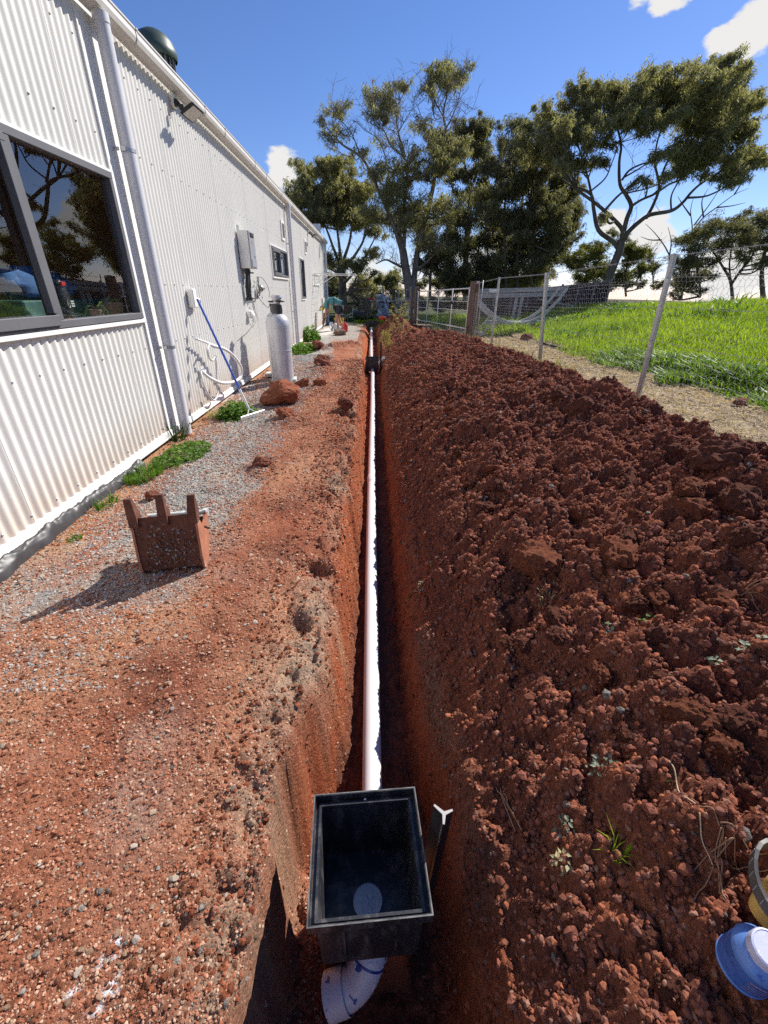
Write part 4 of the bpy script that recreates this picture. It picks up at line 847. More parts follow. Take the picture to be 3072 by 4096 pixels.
def wall_things():
    # instantaneous water heater
    t = thing('water_heater', 'grey box gas water heater on the white corrugated wall with two black lagged pipes', 'water heater', (WX, 8.3, 1.72), world=True)
    M_hs = mat('heater_casing', (.66, .66, .64), .45, 0, .03, 3); M_hf = mat('heater_front', (.30, .31, .34), .4, .1, .06, 5)
    x0 = WX + .02
    m = MB(); m.box((x0 + .09, 8.30, 1.985), (.17, .36, .53), bev=.006); m.build('casing', M_hs, t)
    m = MB(); m.box((x0 + .182, 8.30, 1.985), (.016, .352, .526), bev=.006); m.box((x0 + .192, 8.3, 1.80), (.012, .30, .12), bev=.004); fp = m.build('front_panel', M_hf, t)
    m = MB(); m.box((x0 + .196, 8.30, 2.19), (.014, .20, .05), bev=.006); m.build('flue_outlet', M_black, fp)
    m = MB(); m.box((x0 + .1965, 8.30, 2.222), (.018, .23, .012), bev=.003); m.build('flue_trim', M_galv, fp)
    m = MB(); pts = [(0, .035), (.012, .01), (.014, -.012), (.0, -.024), (-.014, -.012), (-.010, .012)]
    m.prism([(a, b) for a, b in pts], Matrix.Translation((x0 + .1905, 8.27, 2.085)) @ Matrix.Rotation(math.pi / 2, 4, 'Z') @ Matrix.Rotation(math.pi / 2, 4, 'X'), .002); m.build('flame_badge', M_red, fp)
    m = MB()
    for k in range(4):
        for j in range(7 - k): m.box((x0 + .191, 8.36 + j * .010, 1.90 - k * .018), (.002, .006, .010))
    m.build('panel_print', mat('grey_print', (.10, .10, .11), .5), fp)
    m = MB(); m.box((WX + .016, 8.26, 2.29), (.012, .09, .08)); m.build('mounting_bracket', M_galv, t); m = MB(); m.box((WX + .016, 8.34, 1.695), (.012, .2, .06)); m.build('mounting_bracket', M_galv, t)
    for k, yy in enumerate((8.20, 8.30)):
        m = MB(); pts = [(WX + .09, yy, 1.70), (WX + .09, yy + .005, 1.62), (WX + .085, yy - .03, 1.52), (WX + .075, yy - .05, 1.44), (WX + .07, yy - .02, 1.34), (WX + .07, yy, 1.27)]; m.tube(pts, .030, 12); m.build('lagged_pipe', M_black, t, True, 50)
    m = MB(); rs = random.Random(8)
    for yy in (8.20, 8.30, 8.38): m.tube([(WX + .09, yy, 1.73), (WX + .09, yy, 1.66)], .014, 8); m.lathe([(0, -.02), (.021, -.018), (.021, .018), (0, .02)], Matrix.Translation((WX + .09, yy, 1.685)), 6)
    m.box((WX + .12, 8.40, 1.66), (.07, .02, .02)); m.tube([(WX + .09, 8.38, 1.67), (WX + .085, 8.40, 1.50), (WX + .05, 8.40, 1.27)], .008, 6); m.build('valves', M_brass if False else M_dark_metal, t, True, 40)
    m = MB(); m.tube([(WX + .05, 8.14, 1.262), (WX + .05, 8.95, 1.262)], .011, 8); m.tube([(WX + .05, 8.95, 1.262), (WX + .05, 8.95, 1.42)], .011, 8)
    for yy in (8.15, 8.28, 8.4): m.lathe([(0, -.03), (.025, -.026), (.025, .026), (0, .03)], Matrix.Translation((WX + .06, yy, 1.262)), 8)
    m.build('gas_pipe', M_dark_metal, t, True, 40)
    # cable to the socket below
    c = MB(); pts = [(WX + .08, 8.42, 1.70), (WX + .06, 8.47, 1.45), (WX + .05, 8.5, 1.25), (WX + .06, 8.56, 1.1), (WX + .06, 8.62, 1.02), (WX + .07, 8.56, .98), (WX + .06, 8.46, 1.12), (WX + .06, 8.44, 1.22), (WX + .07, 8.5, 1.18), (WX + .06, 8.60, 1.05), (WX + .06, 8.66, .98), (WX + .06, 8.66, .9), (WX + .06, 8.56, .865), (WX + .06, 8.42, .90), (WX + .06, 8.34, .96)]
    c.tube(smooth_path(pts, 4), .005, 6); tag(c.build('power_cable', mat('grey_cable', (.30, .30, .31), .5), None, True), 'grey looped cable hanging from the water heater to its socket', 'cable')
    s = thing('power_socket', 'white weatherproof power socket box low under the water heater', 'socket', (WX, 8.25, 1.0), world=True)
    m = MB(); m.box((WX + .045, 8.25, 1.02), (.07, .15, .12), Euler((0, 0, 0)), bev=.015); m.build('box', M_white_trim, s)
    m = MB(); m.box((WX + .085, 8.25, 1.03), (.05, .13, .10), Euler((0, -.5, 0)), bev=.01); m.box((WX + .07, 8.33, .97), (.03, .05, .04), bev=.008); m.build('flap', M_white_trim, s)
    # gas regulator with pigtails
    r = thing('gas_regulator', 'silver gas regulator with thin curled copper hoses on the wall above the cylinders', 'regulator', (WX, 9.05, 1.4), world=True)
    m = MB(); m.lathe([(0, -.035), (.05, -.03), (.06, -.008), (.06, .008), (.045, .03), (.02, .045), (0, .046)], Matrix.Translation((WX + .10, 9.08, 1.43)) @ Matrix.Rotation(math.pi / 2, 4, 'Y'), 16); m.tube([(WX + .07, 9.02, 1.30), (WX + .07, 9.02, 1.62)], .013, 8)
    for z_ in (1.36, 1.47, 1.55, 1.60): m.lathe([(0, -.022), (.024, -.02), (.024, .02), (0, .022)], Matrix.Translation((WX + .07, 9.02, z_)), 8)
    m.box((WX + .07, 8.97, 1.535), (.015, .12, .018)); m.box((WX + .12, 9.16, 1.43), (.05, .09, .05), bev=.01); m.build('body', mat('regulator_metal', (.38, .37, .35), .4, .7, .2, 20), r, True, 40)
    M_h = mat('pigtail_hose', (.16, .15, .14), .5)
    for pts in ([(WX + .07, 9.03, 1.62), (WX + .10, 9.25, 1.60), (WX + .12, 9.5, 1.50), (WX + .13, 9.62, 1.36), (WX + .12, 9.58, 1.27)], [(WX + .07, 8.92, 1.54), (WX + .08, 8.80, 1.42), (WX + .10, 8.83, 1.27), (WX + .16, 8.90, 1.17), (WX + .30, 8.6, 1.12), (WX + .50, 7.85, 1.22)]):
        m = MB(); m.tube(smooth_path(pts, 5), .006, 6); m.build('hose', M_h, r, True)
    # vacuum inlet box, hoses, rake
    b = thing('inlet_box', 'white rectangular inlet box with round outlet on the wall above the blue rake', 'inlet box', (WX, 5.72, 1.3), world=True)
    m = MB(); m.box((WX + .05, 5.70, 1.31), (.075, .11, .20), bev=.008); m.build('box', M_white_trim, b)
    m = MB(); m.lathe([(.0, 0), (.038, 0), (.042, .01), (.04, .025), (.028, .03), (.026, .012), (.0, .012)], Matrix.Translation((WX + .07, 5.80, 1.27)) @ Matrix.Rotation(math.pi / 2, 4, 'Y'), 20); m.box((WX + .05, 5.80, 1.27), (.05, .08, .09), bev=.01); m.build('outlet', M_white_trim, b, True, 40)
    M_hose = mat('white_hose', (.68, .67, .66), .45, 0, .05, 5, dirt=((.4, .3, .22), 12, .66, .2))
    X = lambda u, v, off: wall_pt(u, v, off)
    hz = [(783, 1355, .09), (830, 1372, .12), (855, 1385, .15), (890, 1393, .2), (925, 1415, .25), (952, 1447, .27), (966, 1478, .27), (963, 1506, .25), (945, 1523, .22), (915, 1531, .18), (880, 1530, .15), (845, 1515, .10), (820, 1497, .06), (806, 1482, .03)]
    h = thing('white_hose', 'thick white flexible hose looping out of the wall across the blue rake', 'hose', tuple(X(806, 1482, .0)), world=True)
    m = MB(); m.tube(smooth_path([X(*p) for p in hz[2:]], 5), .021, 10); m.build('hose', M_hose, h, True)
    m = MB(); m.tube([X(*p) for p in hz[:3]], [.012, .015, .026], 10); m.tube([X(783, 1355, .09), X(778, 1352, .09)], .018, 10); m.build('nozzle', M_pvc, h, True, 40)
    m = MB(); m.lathe([(.0, 0), (.032, 0), (.034, .03), (.03, .05), (.0, .05)], Matrix.Translation(X(806, 1482, -.0)) @ Matrix.Rotation(math.pi / 2, 4, 'Y'), 14); m.build('wall_elbow', M_pvc, h, True, 40)
    hz = [(838, 1378, .14), (830, 1400, .15), (835, 1428, .14), (850, 1442, .12), (862, 1425, .12), (864, 1450, .12), (866, 1490, .10), (871, 1560, .10), (866, 1590, .10), (855, 1600, .10), (838, 1585, .09), (815, 1540, .07), (806, 1500, .05), (804, 1484, .03)]
    m = MB(); m.tube(smooth_path([X(*p) for p in hz], 5), .0125, 8); tag(m.build('grey_hose', mat('grey_white_hose', (.55, .54, .53), .45), None, True), 'thinner greyish hose coiled and hanging below the thick white hose', 'hose')
    # rake
    r = thing('rake', 'blue handled levelling rake with pale steel head leaning on the wall', 'rake', (-1.50, 5.36, 0), world=True)
    top = Vector((-2.06, 5.66, 1.30)); bot = Vector((-1.55, 5.38, .08)); d = (bot - top).normalized()
    m = MB(); m.tube([top, top + d * 1.12], .0145, 10); m.build('handle', M_blue, r, True, 40)
    M_al = mat('pale_steel', (.60, .60, .58), .4, .5, .1, 9)
    m = MB(); m.tube([top + d * 1.1, bot], .016, 10); hd = Vector((-1.50, 5.36, ground_z(-1.5, 5.36) + .025)); ax = Vector((.42, .75, 0)).normalized()
    m.tube([bot, hd + ax * .10], .008, 6); m.tube([bot, hd - ax * .10], .008, 6); m.build('socket', M_al, r, True, 40)
    m = MB(); m.box(hd, (.42, .012, .045), Matrix.Rotation(math.atan2(ax.y, ax.x), 4, 'Z'), bev=.003)
    for k in range(13): m.box(hd + ax * (-.19 + k * .032) + Vector((0, 0, -.03)), (.008, .01, .03))
    m.build('head', M_al, r)

def smooth_path(pts, n=5):
    P = [Vector(p) for p in pts]; P = [P[0] * 2 - P[1]] + P + [P[-1] * 2 - P[-2]]; out = []
    for i in range(1, len(P) - 2):
        a, b, c, d = P[i - 1:i + 3]
        for k in range(n):
            t = k / n; out.append(.5 * ((2 * b) + (c - a) * t + (2 * a - 5 * b + 4 * c - d) * t * t + (-a + 3 * b - 3 * c + d) * t ** 3))
    out.append(P[-2]); return out
def wall_pt(u, v, off):
    d = ray(u, v); return EYE + d * ((WX + off) / d.x)
wall_things()

def gas_cylinder(loc, rz, lab):
    t = thing('gas_cylinder', lab, 'gas cylinder', loc, rz, 'tall silver gas cylinders against the shed wall'); R = .183
    prof = [(R - .012, .07), (R - .003, .085), (R, .10), (R, .12), (R, .5), (R, .52), (R + .002, .525), (R + .002, .535), (R, .54), (R, .56), (R, .90), (R, .93), (R - .01, .98), (R * .82, 1.035), (R * .55, 1.075), (R * .28, 1.092), (.035, 1.095), (.035, 1.12), (0, 1.12)]
    m = MB(); m.lathe([(R * .6, .03)] + prof, None, 36); m.build('body', M_cyl, t, True, 40)
    m = MB(); m.lathe([(R - .01, 0), (R + .0, .003), (R + .0, .075), (R - .012, .078), (R - .016, .01)], None, 36, False); m.build('foot_ring', M_cyl, t, True, 30)
    m = MB(); n = 18; vs = []; fs = []
    for k in range(n + 1):
        a = math.radians(-150 + 300 * k / n); hh = 1.20 + (.02 if 3 < k < 15 else -.04)
        for rr, z in ((.085, 1.085), (.088, hh), (.083, hh), (.08, 1.085)): vs.append((rr * math.cos(a), rr * math.sin(a), z))
    for k in range(n): fs += [(k * 4 + i, k * 4 + i + 1, k * 4 + 5 + i, k * 4 + 4 + i) for i in range(3)]
    m.add(vs, fs); m.build('collar', M_dark_metal, t, True, 40)
    m = MB(); m.tube([(0, 0, 1.12), (0, 0, 1.20)], .018, 10); m.tube([(0, 0, 1.165), (.07, 0, 1.165)], .014, 10); m.lathe([(0, .0), (.03, .002), (.03, .02), (0, .022)], Matrix.Translation((0, 0, 1.2)), 10); m.build('valve', M_brass, t, True, 40)
    return t
g1 = gas_cylinder((-1.53, 7.62, ground_z(-1.53, 7.62)), math.radians(-100), 'front silver gas cylinder with black tilted cap standing on the gravel')
m = MB(); R_ = Euler((.1, -.42, .2))
m.lathe([(.06, -.02), (.062, .03), (.09, .07), (.085, .10)], Matrix.Translation((-.02, 0, 1.25)), 20, False); m.build('guard', M_cyl, g1, True, 40)
m = MB(); m.box((.0, 0, 1.262), (.018, .28, .09), Euler((math.radians(18), math.radians(80), .0)), bev=.007); m.build('cap_flap', M_black, g1)
g2 = gas_cylinder((-1.66, 8.12, ground_z(-1.66, 8.12)), math.radians(-80), 'rear silver gas cylinder half hidden behind the front one by the wall')
for i_, (px_, py_) in enumerate(((-1.53, 7.70), (-1.75, 8.22))):
    m = MB(); m.box((px_, py_, .02), (.42, .30, .05), Euler((0, 0, .1)), bev=.006); tag(m.build('paver', mat('concrete_paver', (.48, .46, .43), .9, 0, .1, 12, bump=.3)), ('pale concrete paver under the front gas cylinder', 'pale concrete paver under the rear gas cylinder by the wall')[i_], 'paver')

# folding clothesline, seen edge on, with its lines
def clothesline():
    t = thing('clothesline', 'white folding clothesline frame standing out from the wall high above the kneeling work area', 'clothesline', (WX, 18.9, 1.94), world=True)
    t['label'] = 'white folding clothesline standing out from the far end of the shed wall'
    m = MB(); a, b = 18.0, 19.9; x0, x1, z = WX + .05, WX + 1.56, 1.95
    for p, q in (((x0, a, z), (x1, a, z)), ((x0, b, z), (x1, b, z)), ((x1, a, z), (x1, b, z)), ((x0, a, z), (x0, b, z)), ((x0, a, z - .35), (x0 + .62, a, z)), ((x0, b, z - .35), (x0 + .62, b, z)), ((x0, a, z - .4), (x0, a, z + .02)), ((x0, b, z - .4), (x0, b, z + .02)), ((x0, a, z - .36), (x0, b, z - .36))):
        m.tube([p, q], .016, 6)
    m.build('frame', M_white_trim, t)
    for k in range(8):
        l = MB(); x = x0 + .12 + k * .185; l.tube([(x, a, z + .005), (x, (a + b) / 2, z - .008), (x, b, z + .005)], .0035, 4); l.build('line', M_white_trim, t)
clothesline()
m = MB(); m.box((WX + .04, 21.0, .55), (.05, .75, 1.1), bev=.004); tag(m.build('leaning_board', mat('pale_board', (.5, .45, .42), .7, 0, .1, 5)), 'pale board leaning on the wall behind the bending man', 'board')

# crumpled plastic membrane at the foot of the wall
def membrane():
    ys = np.arange(1.4, 3.72, .012); us = np.linspace(0, 1, 14); Y, U = np.meshgrid(ys, us, indexing='ij')
    wdt = .085 + .045 * fbm2(Y * 2, Y * 0 + 2, 3, 81); X = WX + .01 + U * wdt + .008 * fbm2(Y * 9, U * 2, 2, 82)
    gz = np.array([ground_z(-2.08, y) for y in ys])[:, None]
    fold = np.abs(fbm2(Y * 6, U * 1.5, 3, 83)) * .045
    Z = gz + .012 + .055 * np.sin(np.pi * np.clip(U * .9 + .05, 0, 1)) ** .7 * (1 + .5 * fbm2(Y * 3, Y * 0, 2, 84)) + fold * np.sin(np.pi * U) - .03 * (U > .97)
    n, k = X.shape; idx = np.arange(n * k).reshape(n, k); q = np.stack([idx[:-1, :-1], idx[:-1, 1:], idx[1:, 1:], idx[1:, :-1]], -1).reshape(-1, 4)
    o = np_mesh('plastic_membrane', np.stack([X, Y, Z], -1).reshape(-1, 3), q, mat('grey_plastic_sheet', (.045, .043, .045), .45, 0, .2, 6, dirt=((.24, .15, .10), 10, .62, .2)), smooth=True)
    tag(o, 'crumpled dark grey plastic sheet along the foot of the shed wall', 'plastic sheet')
membrane()
# ------------------------------------------------------------------ drain pits and pipes
def pit(name, lab, loc, rz, tilt=(0, 0), near=True):
    t = thing(name, lab, 'drain pit', loc, rz, 'black plastic drain pits in the trench'); t.rotation_euler = (tilt[0], tilt[1], rz)
    W_, Hh, D = .322, .004, .30            # outer rim width, wall, depth; local z = 0 at the rim
    a = W_ / 2; b = .138; c = .132         # rim half, body half at the top, at the floor
    m = MB(); th = .005
    def frame(o, i, z0, z1):
        vs = [(sx * q, sy * q, z) for z in (z0, z1) for q in (o, i) for sx, sy in ((-1, -1), (1, -1), (1, 1), (-1, 1))]
        fs = []
        for k in range(4):
            j = (k + 1) % 4
            fs += [(k, j, 8 + j, 8 + k), (4 + j, 4 + k, 12 + k, 12 + j), (8 + k, 8 + j, 12 + j, 12 + k), (j, k, 4 + k, 4 + j)]
        m.add(vs, fs)
    frame(a, a - th, -.034, 0)                  # upstanding lip
    frame(a - th - .0005, b + .003, -.040, -.032)     # seat for the grate
    frame(b + .0065, b - .001, -.036, -.022)          # inner bead
    rim = m.build('rim', M_black_plastic, t)
    m = MB(); frame(a + .0004, a - th * .55, .0002, .0012); m.build('rim_edge', M_rim_edge, rim)  # thin paler grey strip round the top of the lip
    m = MB(); zt, zb = -.0405, -D
    o = [(sx * (b + .004), sy * (b + .004), zt) for sx, sy in ((-1, -1), (1, -1), (1, 1), (-1, 1))] + [(sx * (c + .004), sy * (c + .004), zb) for sx, sy in ((-1, -1), (1, -1), (1, 1), (-1, 1))]
    i = [(sx * b, sy * b, zt) for sx, sy in ((-1, -1), (1, -1), (1, 1), (-1, 1))] + [(sx * c, sy * c, zb + .005) for sx, sy in ((-1, -1), (1, -1), (1, 1), (-1, 1))]
    vs = o + i; fs = []
    for k in range(4):
        j = (k + 1) % 4; fs += [(j, k, 4 + k, 4 + j), (8 + k, 8 + j, 12 + j, 12 + k), (k, j, 8 + j, 8 + k)]
    fs += [(4, 5, 6, 7)][::-1] + [(15, 14, 13, 12)]
    m.add(vs, fs)
    for s_ in (-1, 1):
        for q in (-.07, .07): m.box((q, s_ * (b + .0055), -.16), (.006, .010, .2)); m.box((s_ * (b + .0055), q, -.16), (.010, .006, .2))
    m.build('body', M_black_plastic, t)
    if near:
        m = MB(); m.lathe([(.046, 0), (.046, .006), (.044, .007)], Matrix.Translation((.0, -.006, -D + .0052)), 32, False)
        V = [(.0, -.006, -D + .010)]; F_ = []; n = 40; rs = 5
        for r_ in range(1, rs + 1):
            for k in range(n):
                an = 2 * math.pi * k / n; rr = .045 * r_ / rs; x, y = rr * math.cos(an), rr * math.sin(an)
                V.append((x, -.006 + y, -D + .010 + .0035 * math.sin(y * 420 + 3 * math.sin(x * 160)) * (1 if abs(x) < .03 and y < .015 else .15) * (1 - (r_ == rs))))
        for k in range(n): F_.append((0, 1 + k, 1 + (k + 1) % n))
        for r_ in range(rs - 1):
            for k in range(n): F_.append((1 + r_ * n + k, 1 + (r_ + 1) * n + k, 1 + (r_ + 1) * n + (k + 1) % n, 1 + r_ * n + (k + 1) % n))
        m.add(V, F_); m.build('outlet_cover', mat('film_cover', (.56, .60, .68), .3, 0, .05, 10), t, True, 60)
        for y in (-.070, -.100): m = MB(); m.lathe([(.0, .002), (.004, .002), (.0045, .0), (.008, .0), (.0085, .003)], Matrix.Translation((-.118, y, -D + .0055)), 10, False); m.build('stud', M_black_plastic, t)
        m = MB(); m.lathe([(0, 0), (.004, 0), (.004, .006), (0, .007)], Matrix.Translation((0, b + .012, -.031)), 8); m.build('stud', M_pvc, t)
        cu = bpy.data.curves.new('rim_lettering', 'FONT'); cu.body = 'EVERHARD INDUSTRIES PTY LTD'; cu.size = .0085; cu.extrude = .0006; cu.align_x = 'CENTER'
        o_ = bpy.data.objects.new('tmp', cu); COL.objects.link(o_); bpy.context.view_layer.update()
        me = bpy.data.meshes.new_from_object(o_.evaluated_get(bpy.context.evaluated_depsgraph_get())); bpy.data.objects.remove(o_)
        me.name = 'rim_lettering'; me.materials.clear(); me.materials.append(mat('raised_plastic', (.10, .10, .11), .4)); lt = bpy.data.objects.new('rim_lettering', me); COL.objects.link(lt); lt.parent = rim
        lt.location = (-b - .0065, .03, -.0312); lt.rotation_euler = (0, 0, -math.pi / 2)
    return t
PIT_A = pit('drain_pit', 'open black plastic drain pit in the foreground at the near end of the white pipe', (-.012, .632, .0), math.radians(3.4), (math.radians(-1.2), math.radians(.2)))
PIT_B = pit('drain_pit', 'distant black drain pit between the two runs of white pipe', (.01, 10.72, .0), math.radians(-1), (0, 0), False)

def pipes():
    t = thing('drain_pipe', 'long white plastic pipe running down the trench from the near pit to the far pit', 'pipe', (0, 5, -.5), world=True); R = .046
    zp = lambda y: -.245 - .317 * (10.4 - y) / 9.3 - R
    pts = [(.008 - .012 * math.sin(y * .5), y, zp(y)) for y in np.linspace(.86, 4.52, 12)]
    m = MB(); m.tube(pts, R, 28); m.build('pipe_length', M_pvc, t, True, 50)
    y0 = 4.52; pts2 = [(.008 - .012 * math.sin(y * .5), y, zp(y)) for y in np.linspace(4.5, 10.62, 16)]
    m = MB(); m.tube(pts2, R - .0015, 28); m.build('pipe_length', M_pvc, t, True, 50)
    c = lambda y: (.008 - .012 * math.sin(y * .5), y, zp(y))
    m = MB(); m.tube([c(4.36), c(4.37), c(4.52), c(4.53)], [R + .001, R + .005, R + .005, R + .001], 28); m.build('coupling', M_pvc, t, True, 40)
    m = MB(); m.tube([c(4.345), c(4.362)], R + .0008, 28, cap=False); m.build('primer_ring', mat('red_primer', (.50, .16, .10), .5, 0, .4, 30, col2=(.75, .66, .62)), t, True)
    t2 = thing('drain_pipe', 'farther white pipe leaving the distant pit up the trench', 'pipe', (0, 15, -.2), world=True); r2 = .045
    pts = [(-.0 - .016 * (y - 10.8) / 2 * (1 if y < 13 else 0) - (.016 * 1.1 if y >= 13 else 0), y, -.20 + .09 * (y - 10.8) / 10 - .0) for y in np.linspace(10.86, 21.0, 20)]
    m = MB(); m.tube(pts, r2, 20); m.build('pipe_length', M_pvc, t2, True, 50)
    m = MB(); 
    for k in (1, 8, 15): p = Vector(pts[k]); q = Vector(pts[k + 1]); d = (q - p).normalized(); m.tube([p, p + d * .12], r2 + .005, 20)
    m.build('coupling', M_pvc, t2, True, 40)
    # short stub out of the far pit
    m = MB(); a, b = Vector((.14, 10.66, -.16)), Vector((.285, 10.52, .03)); d = (b - a).normalized(); m.tube([a, b], .043, 20, cap=False); m.tube([b, b - d * .05], [.037, .037], 20, cap=False); m.tube([b - d * .001, b], .043, 20, cap=False)
    n = 20; 
    tag(m.build('pipe_stub', M_pvc, None, True, 40), 'short white pipe stub pointing up out of the right side of the far pit', 'pipe')
    # elbow below the near pit
    e = thing('pipe_elbow', 'white pipe elbow smeared with red primer and blue glue below the near pit', 'pipe elbow', (-.02, .5, -.6), world=True); R3 = .055
    M_el = glue_mat()
    ctr = [Vector((.012, .68, -.44)), Vector((.004, .60, -.47)), Vector((-.010, .555, -.505)), Vector((-.040, .52, -.55)), Vector((-.085, .500, -.580)), Vector((-.138, .492, -.598))]
    m = MB(); m.tube(smooth_path(ctr, 6), R3, 30, cap=False); m.build('bend', M_el, e, True, 60)
    sp = smooth_path(ctr, 6)
    m = MB(); m.tube([sp[-8], sp[-1]], [R3 + .007, R3 + .007], 30, cap=False); m.tube([sp[-1], sp[-1] - (sp[-1] - sp[-8]) * .02], [R3 - .001, R3 - .001], 30, cap=False)
    # end ring
    dr = (sp[-1] - sp[-8]).normalized(); u = dr.orthogonal().normalized(); w = dr.cross(u); n = 30
    vs = [sp[-1] + (u * math.cos(2 * math.pi * k / n) + w * math.sin(2 * math.pi * k / n)) * r_ for r_ in (R3 + .007, R3 - .003) for k in range(n)]; m.add(vs, [(k, (k + 1) % n, n + (k + 1) % n, n + k) for k in range(n)]); m.build('socket', M_el, e, True, 60)
    m = MB(); k0 = 12; m.tube([sp[k0], sp[k0] + (sp[k0 + 1] - sp[k0]).normalized() * .006], R3 + .002, 30); m.build('glue_line', mat('blue_glue', (.03, .05, .30), .3), e, True, 50)
    m = MB(); m.tube([sp[3], sp[k0]], [R3 + .004, R3 + .004], 30, cap=False); m.build('socket', M_el, e, True, 60)

def glue_mat():
    m = mat('glued_pvc', (.72, .72, .76), .3, dirt=((.50, .16, .20), 14, .60, .03)); nt = m.node_tree; L = nt.links; b = nt.nodes['Principled BSDF']; src = b.inputs['Base Color'].links[0].from_socket
    tc = nt.nodes.new('ShaderNodeTexCoord'); n = nt.nodes.new('ShaderNodeTexNoise'); n.inputs['Scale'].default_value = 26; n.inputs['Detail'].default_value = 3; mp = nt.nodes.new('ShaderNodeMapping'); mp.inputs['Location'].default_value = (3, 5, 1); L.new(tc.outputs['Object'], mp.inputs[0]); L.new(mp.outputs[0], n.inputs['Vector'])
    r = nt.nodes.new('ShaderNodeMapRange'); r.inputs[1].default_value = .645; r.inputs[2].default_value = .67; L.new(n.outputs['Fac'], r.inputs[0]); x = nt.nodes.new('ShaderNodeMix'); x.data_type = 'RGBA'; L.new(r.outputs[0], x.inputs[0]); L.new(src, x.inputs[6]); x.inputs[7].default_value = (.05, .12, .38, 1); L.new(x.outputs[2], b.inputs['Base Color']); return m
pipes()

def y_picket(p0, p1, name, lab=None, cat=None, parent=None, mat_=None, size=.030, cut=None, rot=0.0):
    """steel fence picket of Y section from p0 to p1"""
    p0, p1 = Vector(p0), Vector(p1); d = (p1 - p0); L_ = d.length; M = Matrix.Translation(p0) @ d.to_track_quat('Z', 'Y').to_matrix().to_4x4() @ Matrix.Rotation(rot, 4, 'Z')
    poly = []
    for k in range(3):
        a = math.pi / 2 + k * 2 * math.pi / 3; r = size * (1.15 if k == 0 else .9); w = .0026
        ux, uy = math.cos(a), math.sin(a); vx, vy = -uy, ux
        poly += [(ux * r - vx * w * -1 * -1, uy * r - vy * w), (ux * r + vx * w, uy * r + vy * w)]
        am = a + math.pi / 3; poly.append((math.cos(am) * .0055, math.sin(am) * .0055))
    m = MB(); m.prism(poly, M, L_)
    o = m.build(name, mat_ or M_galv, parent)
    if lab: tag(o, lab, cat)
    if cut:
        m = MB(); m.prism(poly, M @ Matrix.Translation((0, 0, L_ + .0005)), .004); m.build('cut_end', cut, o)
    return o
M_bit = mat('black_picket', (.022, .021, .024), .4, .2, .3, 20, dirt=((.16, .12, .10), 18, .60, .12))
y_picket((.192, .70, -.55), (.205, .665, .105), 'star_picket', 'black steel picket with white cut top standing against the right side of the near pit', 'picket', None, M_bit, .030, mat('white_cut', (.38, .36, .35), .5), rot=.5)
y_picket((.215, 10.55, -.3), (.215, 10.5, .36), 'star_picket', 'thin dark picket standing beside the distant pit', 'picket', None, M_bit, .024)

